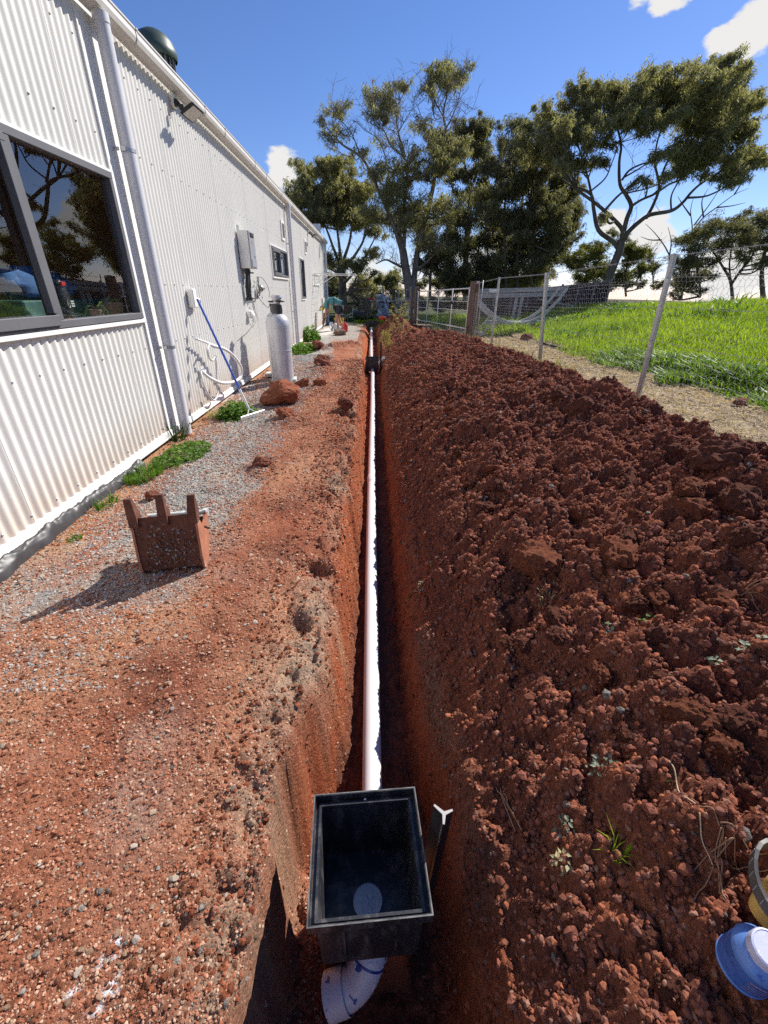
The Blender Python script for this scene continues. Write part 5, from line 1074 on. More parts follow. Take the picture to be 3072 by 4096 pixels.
# ------------------------------------------------------------------ digger bucket
def digger_bucket():
    g = ground_z(-1.1, 2.05); t = thing('digger_bucket', 'rusty three toothed excavator bucket standing on the gravel path', 'digger bucket', (-1.105, 1.965, g + .004), math.radians(10)); t.rotation_euler = (math.radians(-15), 0, math.radians(10)); w = .155
    # side profile: (depth, height)
    outer = [(-.022, .335), (-.012, .20), (.0, .09), (.02, .03), (.055, .004), (.10, .012), (.150, .07), (.195, .15), (.225, .225), (.235, .265)]
    def strip(prof, th, x0, x1):
        vs = []; n = len(prof)
        nr = []
        for k in range(n):
            a = Vector(prof[max(0, k - 1)]); b = Vector(prof[min(n - 1, k + 1)]); d = (b - a).normalized(); nr.append(Vector((-d.y, d.x)))
        for k in range(n):
            for x in (x0, x1):
                for o in (0, th): vs.append((x, prof[k][0] + nr[k].x * o, prof[k][1] + nr[k].y * o))
        fs = []
        for k in range(n - 1):
            a, b = 4 * k, 4 * k + 4; fs += [(a, a + 2, b + 2, b), (a + 1, b + 1, b + 3, a + 3), (a, b, b + 1, a + 1), (a + 2, a + 3, b + 3, b + 2)]
        fs += [(0, 1, 3, 2), (4 * n - 4, 4 * n - 2, 4 * n - 1, 4 * n - 3)]; return vs, fs
    m = MB(); m.add(*strip(outer, .012, -w, w)); m.build('shell', M_rust, t)
    side = [(-.026, .33), (.02, .30), (.07, .262), (.12, .245), (.165, .262), (.20, .295), (.235, .30), (.248, .265), (.24, .22), (.205, .14), (.158, .06), (.105, .002), (.053, -.004), (.014, .024), (-.007, .088), (-.018, .20)]
    M_side = mat('worn_bucket_side', (.42, .17, .095), .75, .1, 0, 12, col2=(.30, .12, .07), bump=.3, bscale=40, dirt=((.58, .55, .52), 9, .56, .12))
    for s in (-1, 1):
        m = MB(); M = Matrix(((0, 0, 1, s * w - (0 if s < 0 else .0)), (1, 0, 0, 0), (0, 1, 0, 0), (0, 0, 0, 1)))
        m.prism(side, M, .012 * s); m.build('side_plate', M_side, t)
        m = MB(); m.box((s * (w + .014), .19, .205), (.004, .15, .008), Euler((-.35, 0, 0))); m.build('side_seam', M_dark_metal, t)
    for k, x in enumerate((-.148, .0, .148)):
        m = MB(); hw0, hw1 = .0225, .018; sx = (x * 1.05) ; zt = .455 - (.012 if k != 1 else 0)
        vs = [(x - hw0, -.030, .285), (x + hw0, -.030, .285), (x + hw0, .02, .29), (x - hw0, .02, .29), (x - hw0, -.040, .34), (x + hw0, -.040, .34), (x + hw0, .034, .345), (x - hw0, .034, .345), (sx - hw1, -.046, zt), (sx + hw1, -.046, zt), (sx + hw1, -.022, zt + .004), (sx - hw1, -.022, zt + .004)]
        fs = [(3, 2, 1, 0)] + [f for q in (0, 4) for f in ((q, q + 1, q + 5, q + 4), (q + 1, q + 2, q + 6, q + 5), (q + 2, q + 3, q + 7, q + 6), (q + 3, q, q + 4, q + 7))] + [(8, 9, 10, 11)]
        m.add(vs, fs); m.build('tooth', M_rust, t)
    M_pin = mat('white_hinge', (.62, .62, .60), .5, .2, .15, 20, dirt=((.35, .2, .13), 20, .6, .1))
    for s in (-1, 1):
        m = MB(); m.lathe([(.012, -.014), (.032, -.013), (.034, 0), (.032, .013), (.012, .014)], Matrix.Translation((s * .08, .228, .292)) @ Matrix.Rotation(math.pi / 2, 4, 'Y'), 18); m.box((s * .08, .205, .262), (.022, .06, .05)); m.build('hinge_ear', M_pin, t, True, 40)
    m = MB(); m.tube([(-w - .005, .232, .292), (w + .012, .232, .292)], .014, 10)
    for q in (0, .035): m.lathe([(.0, .0), (.017, .0), (.017, .014), (.0, .016)], Matrix.Translation((w + .006, .205 + q, .297)), 6)
    m.build('hinge_pin', M_pin, t, True, 40)
    # mud and stones stuck on the front
    rs = np.random.RandomState(9); n = 420; x = rs.normal(-.0, .085, n); z = np.clip(rs.normal(.14, .065, n), .02, .31); keep = np.abs(x) < .14; x, z = x[keep], z[keep]
    yf = np.interp(z, [.0, .03, .09, .2, .335], [.045, .018, -.002, -.014, -.024]); s = .0035 + .008 * rs.rand(len(x)) ** 2.5
    col = np.array([.34, .30, .27]) * rs.uniform(.5, 1.2, (len(x), 1)); r = rs.rand(len(x)) < .5; col[r] = np.array([.20, .09, .055]) * rs.uniform(.7, 1.3, (r.sum(), 1))
    scatter_merged('stuck_gravel', np.stack([x, yf - s * .1, z], 1), s, 1, 6, col, t, M_soil, .8, .5, 12)
digger_bucket()

# ------------------------------------------------------------------ glue tin and yellow jug, lower right
def tins():
    q_ = drop(2958, 3872); p = (q_.x, q_.y); g = ground_z(*p) + .002
    t = thing('glue_tin', 'smeared blue pipe glue tin with round pale lid standing on the soil', 'tin', (p[0], p[1], g), math.radians(8)); t.rotation_euler = (math.radians(6), math.radians(-5), .2)
    M_tin = mat('blue_tin', (.10, .22, .56), .35, .1, .12, 14, dirt=((.02, .06, .40), 16, .60, .05)); M_lab = mat('blue_label', (.05, .12, .42), .45, 0, .3, 30)
    t.scale = (.82, .82, .86); R = .060; m = MB(); m.lathe([(R - .002, 0), (R + .002, .002), (R + .002, .006), (R, .008), (R, .098), (R + .002, .100), (R + .0015, .104), (R * .93, .112), (R * .72, .128), (.037, .134), (.036, .14)], None, 40); m.build('body', M_tin, t, True, 35)
    m = MB(); m.lathe([(R + .0006, .014), (R + .0006, .092)], None, 40, False); m.build('label', M_lab, t, True)
    m = MB(); n = 12; vs = []; 
    for k in range(n + 1):
        a = math.radians(-95 + 42 * k / n); vs += [((R + .0012) * math.cos(a), (R + .0012) * math.sin(a), z) for z in (.02, .062)]
    m.add(vs, [(2 * k, 2 * k + 2, 2 * k + 3, 2 * k + 1) for k in range(n)]); m.build('white_panel', mat('white_panel', (.66, .64, .74), .5, 0, .1, 50), t, True)
    m = MB(); 
    for j in range(5):
        vs = []
        for k in range(n + 1):
            a = math.radians(-150 + 42 * k / n); vs += [((R + .0012) * math.cos(a), (R + .0012) * math.sin(a), z) for z in (.075 - j * .012, .081 - j * .012 - (.003 if j else 0))]
        m.add(vs, [(2 * k, 2 * k + 2, 2 * k + 3, 2 * k + 1) for k in range(n)])
    m.build('label_print', mat('label_print', (.30, .26, .42), .5, 0, .3, 60), t, True)
    m = MB(); m.lathe([(.040, .130), (.0425, .132), (.0425, .156), (.041, .160), (.037, .162), (.036, .1605), (.004, .1605), (.003, .158), (0, .158)], None, 40, False); m.build('lid', mat('pale_lid', (.50, .52, .72), .4, 0, .08, 40, dirt=((.70, .70, .74), 60, .6, .05)), t, True, 35)
    # yellow jug with grey handle
    q_ = drop(3120, 3700); p = (q_.x, q_.y); g = ground_z(*p) + .002
    t = thing('jug', 'yellow plastic jug with a grey carrying handle at the right edge', 'jug', (p[0], p[1], g), math.radians(205)); t.scale = (.72, .72, .72); M_y = mat('yellow_plastic', (.62, .43, .13), .4, 0, .12, 9, dirt=((.40, .25, .12), 12, .64, .2))
    m = MB(); prof = [(.70, 0), (.78, .006), (.80, .03), (.80, .14), (.74, .17), (.58, .195), (.42, .206), (.40, .22)]
    n = 32; vs = []; fs = []
    for s_, z in prof:
        for k in range(n):
            a = 2 * math.pi * k / n; e = 3.2; c_, d_ = math.cos(a), math.sin(a); q = (abs(c_) ** e + abs(d_) ** e) ** (-1 / e) if s_ > .6 else 1.0
            vs.append((s_ * .085 * q * c_, s_ * .105 * q * d_, z))
    for i in range(len(prof) - 1):
        for k in range(n): fs.append((i * n + k, i * n + (k + 1) % n, (i + 1) * n + (k + 1) % n, (i + 1) * n + k))
    fs += [tuple(range(n - 1, -1, -1)), tuple((len(prof) - 1) * n + k for k in range(n))]; m.add(vs, fs); m.build('body', M_y, t, True, 40)
    m = MB(); m.lathe([(.036, .215), (.046, .216), (.047, .235), (.044, .243), (.034, .244), (.032, .236), (.018, .235), (0, .235)], None, 32, False); m.build('cap', M_y, t, True, 35)
    m = MB(); m.lathe([(.030, .2405), (.022, .242), (.020, .238), (0, .238)], None, 24, False); m.build('cap_disc', M_galv, t, True, 35)
    m = MB(); pts = []
    for k in range(15):
        a = math.radians(-12 + 204 * k / 14); pts.append(Vector((.115 * math.cos(a) * .98, -.02 - .105 * math.sin(a) * 1.05, .20 - .05 * abs(math.cos(a)) ** 2)))
    vs = []; fs = []
    for k, q in enumerate(pts):
        rad = Vector((q.x, q.y + .02, 0)).normalized(); up = Vector((0, 0, 1))
        hw = .022; vs += [q + up * hw, q + up * hw + rad * .010, q - up * hw + rad * .010, q - up * hw]
    for k in range(len(pts) - 1): fs += [(4 * k + i, 4 * k + (i + 1) % 4, 4 * k + 4 + (i + 1) % 4, 4 * k + 4 + i) for i in range(4)]
    fs += [(3, 2, 1, 0), tuple(4 * len(pts) - 4 + i for i in range(4))]; m.add(vs, fs); h_ = m.build('handle', mat('grey_handle', (.10, .095, .09), .5, .1, .1, 14), t)
    m = MB()
    for k in range(2, 13):
        q = pts[k]; rad = Vector((q.x, q.y + .02, 0)).normalized(); m.box(q + rad * .0105, (.002, .002, .030), Matrix.Rotation(math.atan2(rad.y, rad.x), 4, 'Z'))
    m.build('grip_rib', mat('rib_grey', (.30, .29, .28), .5), h_)
tins()

# ------------------------------------------------------------------ paddock fence
FX = 2.95
def fence_base(y): return float(np.interp(y, [-2, 4.66, 5.5, 7.68, 11, 13.7, 21], [.42, .40, .36, .30, .235, .19, .10]))
def fence_x(y): return FX if y < 13.74 else FX - (y - 13.74) * (FX - 1.95) / 7.26

def hex_net(m, P, ya, yb, za, zb, cell, r, wob=.006):
    """hexagonal netting; P(y, z) -> point"""
    rs = random.Random(int(ya * 100)); w = cell; h = cell * .58; seg = []
    ny = int((yb - ya) / w); nz = int((zb - za) / (h * 1.5)) + 1; memo = {}
    def pt(y, z):
        k = (round(y, 4), round(z, 4))
        if k not in memo: memo[k] = P(y, z) + Vector((rs.gauss(0, wob * .6), rs.gauss(0, wob), rs.gauss(0, wob)))
        return memo[k]
    for j in range(nz):
        z = za + j * h * 1.5
        for i in range(ny):
            y = ya + i * w + (w / 2 if j % 2 else 0)
            a = (y, z + h * .25); b = (y + w / 2, z - h * .25); c = (y + w, z + h * .25)
            seg += [(a, b), (b, c), (a, (y, z + h * 1.25))]
    for a, b in seg:
        A, B = pt(*a), pt(*b); d = (B - A).normalized(); u = d.orthogonal().normalized() * r; v = d.cross(u)
        o = [u, -u * .5 + v * .866, -u * .5 - v * .866]; m.add([A + q for q in o] + [B + q for q in o], [(0, 1, 4, 3), (1, 2, 5, 4), (2, 0, 3, 5)])
    return m

def fence():
    t = thing('paddock_fence', 'wire netting fence with steel pickets and a thick timber strainer post along the paddock', 'fence', (FX, 8, .3), world=True)
    for y, top, lean in ((1.45, 1.78, 0), (4.66, 1.77, -.045), (7.68, 1.71, -.15), (11.07, 1.73, 0)):
        y_picket((FX - .012, y, fence_base(y) - .1), (FX - .012 + lean, y, top), 'picket', parent=t, size=.034, rot=.4)
    # thick split strainer
    yb = 13.74; m = MB(); n = 14; vs = []; rs = random.Random(4); fs = []; zs = (fence_base(yb) - .2, .5, 1.0, 1.4, 1.60, 1.68)
    rr = [.15 + rs.uniform(-.02, .02) for _ in range(n)]
    for z in zs:
        for k in range(n):
            a = 2 * math.pi * k / n; r = rr[k] * (1 - .05 * z); vs.append((FX + .03 + r * math.cos(a), yb + r * math.sin(a), z + (rs.uniform(-.05, .03) if z > 1.65 else 0)))
    for i in range(len(zs) - 1):
        for k in range(n): fs.append((i * n + k, i * n + (k + 1) % n, (i + 1) * n + (k + 1) % n, (i + 1) * n + k))
    fs.append(tuple((len(zs) - 1) * n + k for k in range(n))); m.add(vs, fs); m.build('strainer_post', M_wood_red, t)
    m = MB(); m.tube([(FX + .20, yb - .14, .2), (FX + .20, yb - .14, 1.72)], .016, 8); m.build('pipe_upright', M_galv, t, True)
    # wires
    def wire(name, hz, sag, r, barbs=False, y0=-1.5, y1=13.7):
        m = MB(); ys = list(np.arange(y0, y1, .12)); pts = []; rs = random.Random(int(hz * 1000))
        for y in ys: pts.append(Vector((FX - .05 * (hz > 1.2) * np.interp(y, [4, 7.7, 11], [.3, 2.4, .2]), y, hz(y) if callable(hz) else 0)))
        return m, pts
    for name, dz, barb, r in (('barbed_wire', None, True, .0021), ('plain_wire', 1.17, False, .0017), ('plain_wire', .92, False, .0015), ('plain_wire', .60, False, .0015), ('plain_wire', .34, False, .0015)):
        m = MB(); pts = []
        for y in np.arange(-1.5, 13.75, .1):
            z = float(np.interp(y, [-1.5, 1.45, 4.66, 7.68, 11.07, 13.74], [1.75, 1.765, 1.755, 1.69, 1.71, 1.62])) if dz is None else fence_base(y) + dz - .012 * math.sin(y * 2.08) ** 2
            pts.append(Vector((FX - .022 + float(np.interp(y, [4.66, 7.68, 11], [-.03, -.13, 0])) * (z - fence_base(y)) / 1.4, y, z)))
        m.tube(pts, r, 4)
        if barb:
            for k in range(len(pts) - 1):
                p = pts[k]; 
                for a in (0.6, 2.2, 3.8): m.tube([p + Vector((.018 * math.cos(a), .006, .018 * math.sin(a))), p - Vector((.018 * math.cos(a), .006, .018 * math.sin(a)))], .0014, 3)
        m.build(name, M_wire, t)
    m = MB()
    for y in (4.66, 7.68, 11.07, 1.45):
        for dz in (1.17, .92, .60): 
            x_ = FX - .02 + float(np.interp(y, [4.66, 7.68, 11], [-.03, -.13, 0])) * dz / 1.4
            m.lathe([(.022, -.004), (.026, 0), (.022, .004)], Matrix.Translation((x_, y, fence_base(y) + dz)), 8, False)
    m.build('wire_tie', M_wire, t)
    lean = lambda y, z: float(np.interp(y, [4.66, 7.68, 11], [-.03, -.13, 0])) * (z - .3) / 1.4
    m = MB(); hex_net(m, lambda y, z: Vector((FX + .008 + lean(y, z) + .02 * math.sin(y * 2.3 + z * 3), y, z + fence_base(y))), 1.6, 13.6, .0, 1.20, .062, .0012)
    tag(m.build('wire_netting', M_wire, t), kind='stuff')
    # pipe gate to the next pair of posts
    g = thing('pipe_gate', 'netting covered white pipe gate between the thick post and the farther timber posts', 'gate', (2.4, 17.5, .1), world=True)
    A = Vector((fence_x(14.0), 14.0, .27)); B = Vector((fence_x(20.7), 20.7, .2)); m = MB(); P = lambda s, z: A.lerp(B, s) + Vector((0, 0, z))
    for z in (0.05, 1.15): m.tube([P(0, z + .10), P(1, z + .05)], .018, 8)
    for z in (.55, .8): m.tube([P(0, z + .10), P(1, z + .05)], .010, 6)
    m.build('rails', M_white_trim, g, True)
    for s in (0.02, .26, .50, .74, .98):
        m = MB(); m.tube([P(s, -.1), P(s, 1.28 - .06 * s)], .018, 8); m.build('upright', M_white_trim, g, True)
    m = MB(); hex_net(m, lambda y, z: P(y / 6.7, z), 0, 6.6, .05, 1.05, .075, .0014, .008); tag(m.build('netting', M_wire, g), kind='stuff')
    m = MB(); m.lathe([(0, -.05), (.05, -.04), (.06, 0), (.05, .04), (0, .05)], Matrix.Translation(P(.26, .85)), 8); m.build('latch', M_black, g)
    # farther timber posts
    for (x, y, r, h, lab) in ((1.98, 21.0, .11, 1.55, 'brown split timber post at the far end of the pipe gate'), (1.78, 21.3, .10, 1.55, 'pale weathered post standing against the brown split post'), (1.36, 29.5, .11, 1.45, 'farthest small timber post near the barbecue')):
        m = MB(); rs = random.Random(int(y * 10)); n = 10; vs = []; fs = []; zs = (-.1, .6, 1.2, h)
        for z in zs:
            for k in range(n): a = 2 * math.pi * k / n; q = r * (1 + .12 * math.sin(a * 3 + 1)) * (1 - .04 * z); vs.append((x + q * math.cos(a), y + q * math.sin(a), z + .05 + (rs.uniform(-.03, .03) if z == h else 0)))
        for i in range(3):
            for k in range(n): fs.append((i * n + k, i * n + (k + 1) % n, (i + 1) * n + (k + 1) % n, (i + 1) * n + k))
        fs.append(tuple(3 * n + k for k in range(n))); m.add(vs, fs); tag(m.build('timber_post', M_wood_grey if 'pale' in lab else M_wood_red), lab, 'post')
    # last run of fence to the garden
    f = thing('garden_fence', 'low wire garden fence running from the timber posts towards the barbecue', 'fence', (1.6, 25, 0), world=True)
    A2 = Vector((1.76, 21.5, .1)); B2 = Vector((1.38, 29.3, .1)); P2 = lambda s, z: A2.lerp(B2, s) + Vector((0, 0, z))
    for s in (.22, .45, .68, .88): m = MB(); m.tube([P2(s, -.1), P2(s, 1.4)], .018, 6); m.build('upright', M_galv, f, True)
    for z in (.3, .7, 1.05, 1.38): m = MB(); m.tube([P2(0, z), P2(1, z)], .004, 4); m.build('plain_wire', M_wire, f)
    m = MB(); hex_net(m, lambda y, z: P2(y / 7.8, z), 0, 7.7, .05, 1.0, .10, .002, .008); tag(m.build('netting', M_wire, f), kind='stuff')
fence()

# shade cloth fence under the trees, beyond the crest of the paddock
def shade_fence():
    t = thing('shade_cloth_fence', 'long low fence hung with dark cloth in the shade under the trees', 'fence', (8, 22, 1), world=True)
    M_cl = mat('dark_shade_cloth', (.030, .028, .032), .9, 0, .3, 3, bump=.3, bscale=8)
    A, B = at(1905, 1180, 19.0), at(2440, 1128, 20.5); n = 60; V = []; 
    for k in range(n + 1):
        p = A.lerp(B, k / n); off = .05 * math.sin(k * 1.3)
        for z in np.linspace(0, 1, 7): V.append((p.x + .02 * math.sin(k * .9 + z * 4), p.y + off * z * (1 - z) * 3, p.z - 1.25 * (1 - z) + .0))
    q = [(k * 7 + j, (k + 1) * 7 + j, (k + 1) * 7 + j + 1, k * 7 + j + 1) for k in range(n) for j in range(6)]; np_mesh('cloth', V, q, M_cl, t, True)
    for k in range(9):
        p = A.lerp(B, k / 8); m = MB(); m.box((p.x, p.y - .06, p.z - .5), (.07, .07, 1.2), bev=.01); m.build('post', M_wood_grey, t)
    m = MB(); m.tube([A + Vector((0, -.05, .02)), B + Vector((0, -.05, .02))], .02, 6); m.build('top_rail', M_wood_grey, t)
shade_fence()

# curved timber hammock stand behind the fence
def hammock_stand():
    Y0 = 14.3; t = thing('hammock_stand', 'weathered timber hammock stand with two curved bearers behind the netting fence', 'hammock stand', (4.2, Y0, .2), world=True)
    L_, R_ = at(1893, 1180, Y0), at(2255, 1150, Y0); lo = at(2065, 1295, Y0)
    M_t = mat('grey_stained_timber', (.42, .42, .43), .7, 0, .25, 4, stretch=(1, 6, 6), bump=.2, bscale=12)
    def arc(dy):
        pts = []; 
        for k in range(25):
            s = k / 24; x = L_.x + (R_.x - L_.x) * s; u = 2 * s - 1
            z = lo.z + (L_.z * (1 - s) + R_.z * s - lo.z) * (abs(u) ** 2.1); pts.append(Vector((x, Y0 + dy, z)))
        return pts
    for dy in (-.32, .32):
        pts = arc(dy); m = MB(); vs = []
        for p in pts: vs += [p + Vector((0, -.025, .055)), p + Vector((0, .025, .055)), p + Vector((0, .025, -.055)), p + Vector((0, -.025, -.055))]
        fs = [(4 * k + i, 4 * k + (i + 1) % 4, 4 * k + 4 + (i + 1) % 4, 4 * k + 4 + i) for k in range(24) for i in range(4)] + [(3, 2, 1, 0), (96, 97, 98, 99)]; m.add(vs, fs); m.build('curved_bearer', M_t, t)
    c = arc(0)
    for k in range(2, 23, 1):
        if 3 <= k <= 13: m = MB(); d = (c[k + 1] - c[k]); m.box(c[k] + Vector((0, 0, .062)), (.05, .62, .014), Matrix.Rotation(-math.atan2(d.z, d.x), 4, 'Y')); m.build('slat', mat('white_slat', (.72, .72, .70), .5, 0, .1, 9), t)
    g = .17
    for sx, xa, xb in ((0, c[6].x, c[3].x - .15), (1, c[18].x, c[21].x - .05)):
        zt = c[6].z if sx == 0 else c[18].z
        for dy in (-.40, .40):
            m = MB(); p = Vector((xa, Y0 + dy * .9, zt)); q = Vector((xb, Y0 + dy * 1.15, g - .05)); d = q - p; m.box((p + q) / 2, (.09, .045, d.length), d.to_track_quat('Z', 'Y').to_matrix().to_4x4(), bev=.005); m.build('leg', M_t, t)
        m = MB(); m.box((xb * .7 + xa * .3, Y0, g + .12), (.045, .86, .09)); m.build('cross_brace', M_t, t)
    m = MB(); m.box(((c[4].x + c[20].x) / 2, Y0, g + .42), (c[20].x - c[4].x, .06, .13), bev=.005); m.build('base_beam', M_t, t)
    # timber rail frame standing behind
    Yb = 15.6; f = thing('timber_rail', 'pale two board timber rail on two posts behind the hammock stand', 'rail', (4.7, Yb, .3), world=True)
    a, b = at(1905, 1164, Yb), at(2262, 1156, Yb); M_p = mat('pale_rail', (.27, .27, .29), .7, 0, .2, 5)
    for dz in (0, -.15): m = MB(); m.box(((a.x + b.x) / 2, Yb, (a.z + b.z) / 2 + dz), (b.x - a.x, .04, .12), Matrix.Rotation(-math.atan2(b.z - a.z, b.x - a.x), 4, 'Y'), bev=.005); m.build('board', M_p, f)
    for u in (2064, 2086): p = at(u, 1200, Yb); m = MB(); m.box((p.x, Yb + .05, .75), (.09, .06, 1.3), Euler((0, .06, 0)), bev=.005); m.build('post', M_p, f)
    p = at(1975, 1163, Yb); m = MB(); m.box((p.x, Yb - .05, p.z), (.34, .015, .10), bev=.003); m.build('plate', M_white_trim, f)
    p = at(2150, 1195, Yb + 1); q = at(2300, 1225, Yb + 1); d = q - p; m = MB(); m.box((p + q) / 2, (.05, .04, d.length), d.to_track_quat('Z', 'Y').to_matrix().to_4x4()); m.build('brace', M_p, f)
hammock_stand()
V_, F_ = rock_np(3, 77, .3, 5, (.16, .14, .12)); p_ = drop(2105, 1362, 30); o_ = np_mesh('dark_clod', V_ + np.array([p_.x, p_.y, p_.z + .06]), F_, M_rock_dark, None, True); o_.name = 'tussock_clod'; tag(o_, 'dark clod on the straw below the hammock stand', 'clod')
p_ = drop(2960, 1628, 20); V_, F_ = rock_np(3, 78, .3, 5, (.09, .06, .05)); o_ = np_mesh('tussock_clod', V_ + np.array([p_.x, p_.y, p_.z + .03]), F_, M_rock_dark, None, True); tag(o_, 'dark clod on the straw beside the green grass edge at right', 'clod')
# ------------------------------------------------------------------ the bending worker and the far end of the yard
def skin_body(name, joints, bones, mat_, parent=None, root=0, sub=2):
    me = bpy.data.meshes.new(name); me.from_pydata([j[0] for j in joints], bones, []); o = bpy.data.objects.new(name, me); COL.objects.link(o)
    o.modifiers.new('skin', 'SKIN'); o.modifiers['skin'].use_smooth_shade = True
    for k, j in enumerate(joints):
        r = j[1] if hasattr(j[1], '__len__') else (j[1], j[1]); me.skin_vertices[0].data[k].radius = r; me.skin_vertices[0].data[k].use_root = (k == root)
    s = o.modifiers.new('sub', 'SUBSURF'); s.levels = sub; s.render_levels = sub
    bpy.context.view_layer.update(); ev = o.evaluated_get(bpy.context.evaluated_depsgraph_get()); m2 = bpy.data.meshes.new_from_object(ev); m2.name = name; bpy.data.objects.remove(o)
    m2.materials.clear(); m2.materials.append(mat_); m2.polygons.foreach_set('use_smooth', [True] * len(m2.polygons)); q = bpy.data.objects.new(name, m2); return link(q, parent)

def worker():
    bx, by = -1.40, 18.5; g = ground_z(bx, by)
    t = thing('person', 'worker bent double at the wall in teal shirt, dark shorts and yellow ear muffs', 'person', (bx, by, g), world=True)
    M_skin = mat('skin', (.42, .22, .14), .55, 0, .08, 9); M_shirt = mat('teal_shirt', (.06, .20, .22), .8, 0, .15, 14, bump=.3, bscale=14); M_short = mat('navy_shorts', (.018, .024, .04), .8, 0, .2, 9)
    P = lambda x, y, z: (bx + x, by + y, g + z)
    # continuous body, facing the wall (-x), bent over
    J = [(P(.10, 0, .86), (.15, .13)), (P(-.06, 0, .99), .135), (P(-.24, 0, 1.02), .145), (P(-.37, 0, .97), .10), (P(-.45, 0, .90), .058), (P(-.50, 0, .84), .078), (P(-.55, 0, .77), .085), (P(-.56, 0, .70), .055)]
    B = [(0, 1), (1, 2), (2, 3), (3, 4), (4, 5), (5, 6), (6, 7)]
    def limb(start, pts):
        k = start
        for p, r in pts: J.append((P(*p), r)); B.append((k, len(J) - 1)); k = len(J) - 1
        return k
    for s in (-1, 1):
        limb(0, [((.10, s * .10, .82), .095), ((.02 + (.05 if s > 0 else 0), s * .13, .47), .068), ((.04 + (.10 if s > 0 else 0), s * .14, .28), .058), ((.08 + (.16 if s > 0 else 0), s * .14, .09), .042), ((-.02 + (.16 if s > 0 else 0), s * .145, .045), .042), ((-.10 + (.16 if s > 0 else 0), s * .15, .035), .034)])
        h = limb(3, [((-.36, s * .17, .93), .064), ((-.34 + .04 * s, s * .24, .70), .047), ((-.40, s * .16, .54), .036), ((-.44, s * .10, .48), .030), ((-.47, s * .08, .45), (.040, .022))])
        for q, (dx, dy, L_) in enumerate(((-.025, .03, .07), (-.03, .012, .085), (-.03, -.006, .085), (-.026, -.024, .075))): limb(h, [((-.49 + dx * .3, s * .07 + dy * .6, .43), .011), ((-.51 + dx * .5, s * .05 + dy * .6, .41 - L_ * .3), .010), ((-.50, s * .03 + dy * .6, .385 - L_ * .3), .009)])
        limb(h, [((-.46, s * .05, .42), .012), ((-.48, s * .02, .40), .010)])
    body = skin_body('body', J, B, M_skin, t, 0, 1)
    # clothes over the body
    JS = [(P(.16, 0, .93), (.165, .15)), (P(.05, 0, .99), .165), (P(-.10, 0, 1.035), .165), (P(-.26, 0, 1.03), .16), (P(-.38, 0, .98), .115), (P(-.43, 0, .925), .075)]
    BS = [(k, k + 1) for k in range(5)]
    for s in (-1, 1):
        JS.append((P(-.365, s * .17, .93), .085)); BS.append((4, len(JS) - 1)); JS.append((P(-.35 + .02 * s, s * .225, .76), .075)); BS.append((len(JS) - 2, len(JS) - 1))
    skin_body('shirt', JS, BS, M_shirt, t, 1, 1)
    JP = [(P(.12, 0, .88), (.175, .155))]; BP = []
    for s in (-1, 1):
        JP.append((P(.11, s * .10, .80), .118)); BP.append((0, len(JP) - 1)); JP.append((P(.05 + (.03 if s > 0 else 0), s * .13, .56), .105)); BP.append((len(JP) - 2, len(JP) - 1))
    skin_body('shorts', JP, BP, M_short, t, 0, 1)
    for s in (-1, 1):
        x = .03 + (.16 if s > 0 else 0); m = MB(); V, Fc = ICO[3]; V = V * np.array([.145, .052, .05]); V[:, 2] = np.clip(V[:, 2], -.035, 1); m.add([P(x + v[0] - .0, s * .145 + v[1], v[2] + .04) for v in V], [tuple(f) for f in Fc]); m.tube([P(x + .05, s * .14, .06), P(x + .06, s * .14, .15)], .056, 12); m.build('boot', mat('worn_boot', (.36, .36, .38), .7, 0, .2, 12), t, True)
    # head details
    m = MB(); V, Fc = ICO[3]; V = V.copy(); V = V * np.array([.105, .10, .10]); d_ = Vector((-.10, 0, -.14)).normalized()
    R = d_.to_track_quat('Z', 'Y').to_matrix(); hc = Vector(P(-.545, 0, .775))
    keep = [tuple(f) for f in Fc if min((Vector(V[i])).dot(Vector((-.6, 0, .35))) for i in f) > -.01]
    m.add([hc + Vector(v) for v in V], keep); m.box(hc + Vector((-.12, 0, -.05)), (.10, .13, .012), Euler((0, -.7, 0)), bev=.004); m.build('cap', mat('tan_cap', (.42, .35, .24), .8, 0, .2, 9), t, True)
    m = MB(); m.tube([hc + Vector((.105 * math.cos(a) * .3 - .02, .112 * math.cos(a), .09 * math.sin(a) + .02)) for a in np.linspace(0, math.pi, 11)], .010, 6); m.build('ear_muff_band', mat('dark_band', (.04, .04, .04), .5), t, True)
    for s in (-1, 1): m = MB(); m.lathe([(0, 0), (.050, .002), (.052, .025), (.035, .045), (0, .05)], Matrix.Translation(hc + Vector((.0, s * .085, .0))) @ Matrix.Rotation(-s * math.pi / 2, 4, 'X'), 16); m.build('ear_muff', mat('yellow_muff', (.70, .62, .06), .4), t, True)
    m = MB(); m.tube([hc + Vector((-.10, .0, -.045)), hc + Vector((-.125, 0, -.075))], .014, 6)
    for s in (-1, 1): m.add([hc + Vector((-.085, s * .038, -.06)) + Vector(v) * .012 for v in ICO[2][0]], [tuple(f) for f in ICO[2][1]])
    m.box(hc + Vector((-.075, 0, -.105)), (.02, .045, .010)); m.build('face', mat('face_dark', (.20, .10, .07), .5), t, True)
    # breaker held in the hands, and the cut-off saw by the feet
    k = thing('breaker', 'brown handheld breaker with dark chisel held by the bending worker', 'breaker', P(-.5, 0, .4), world=True); a, b = Vector(P(-.44, 0, .60)), Vector(P(-.54, 0, .20))
    m = MB(); m.tube([a, a.lerp(b, .25), a.lerp(b, .3), a.lerp(b, .75), b], [.055, .07, .06, .055, .04], 12); m.build('casing', mat('brown_casing', (.22, .085, .05), .45, 0, .2, 9), k, True, 40)
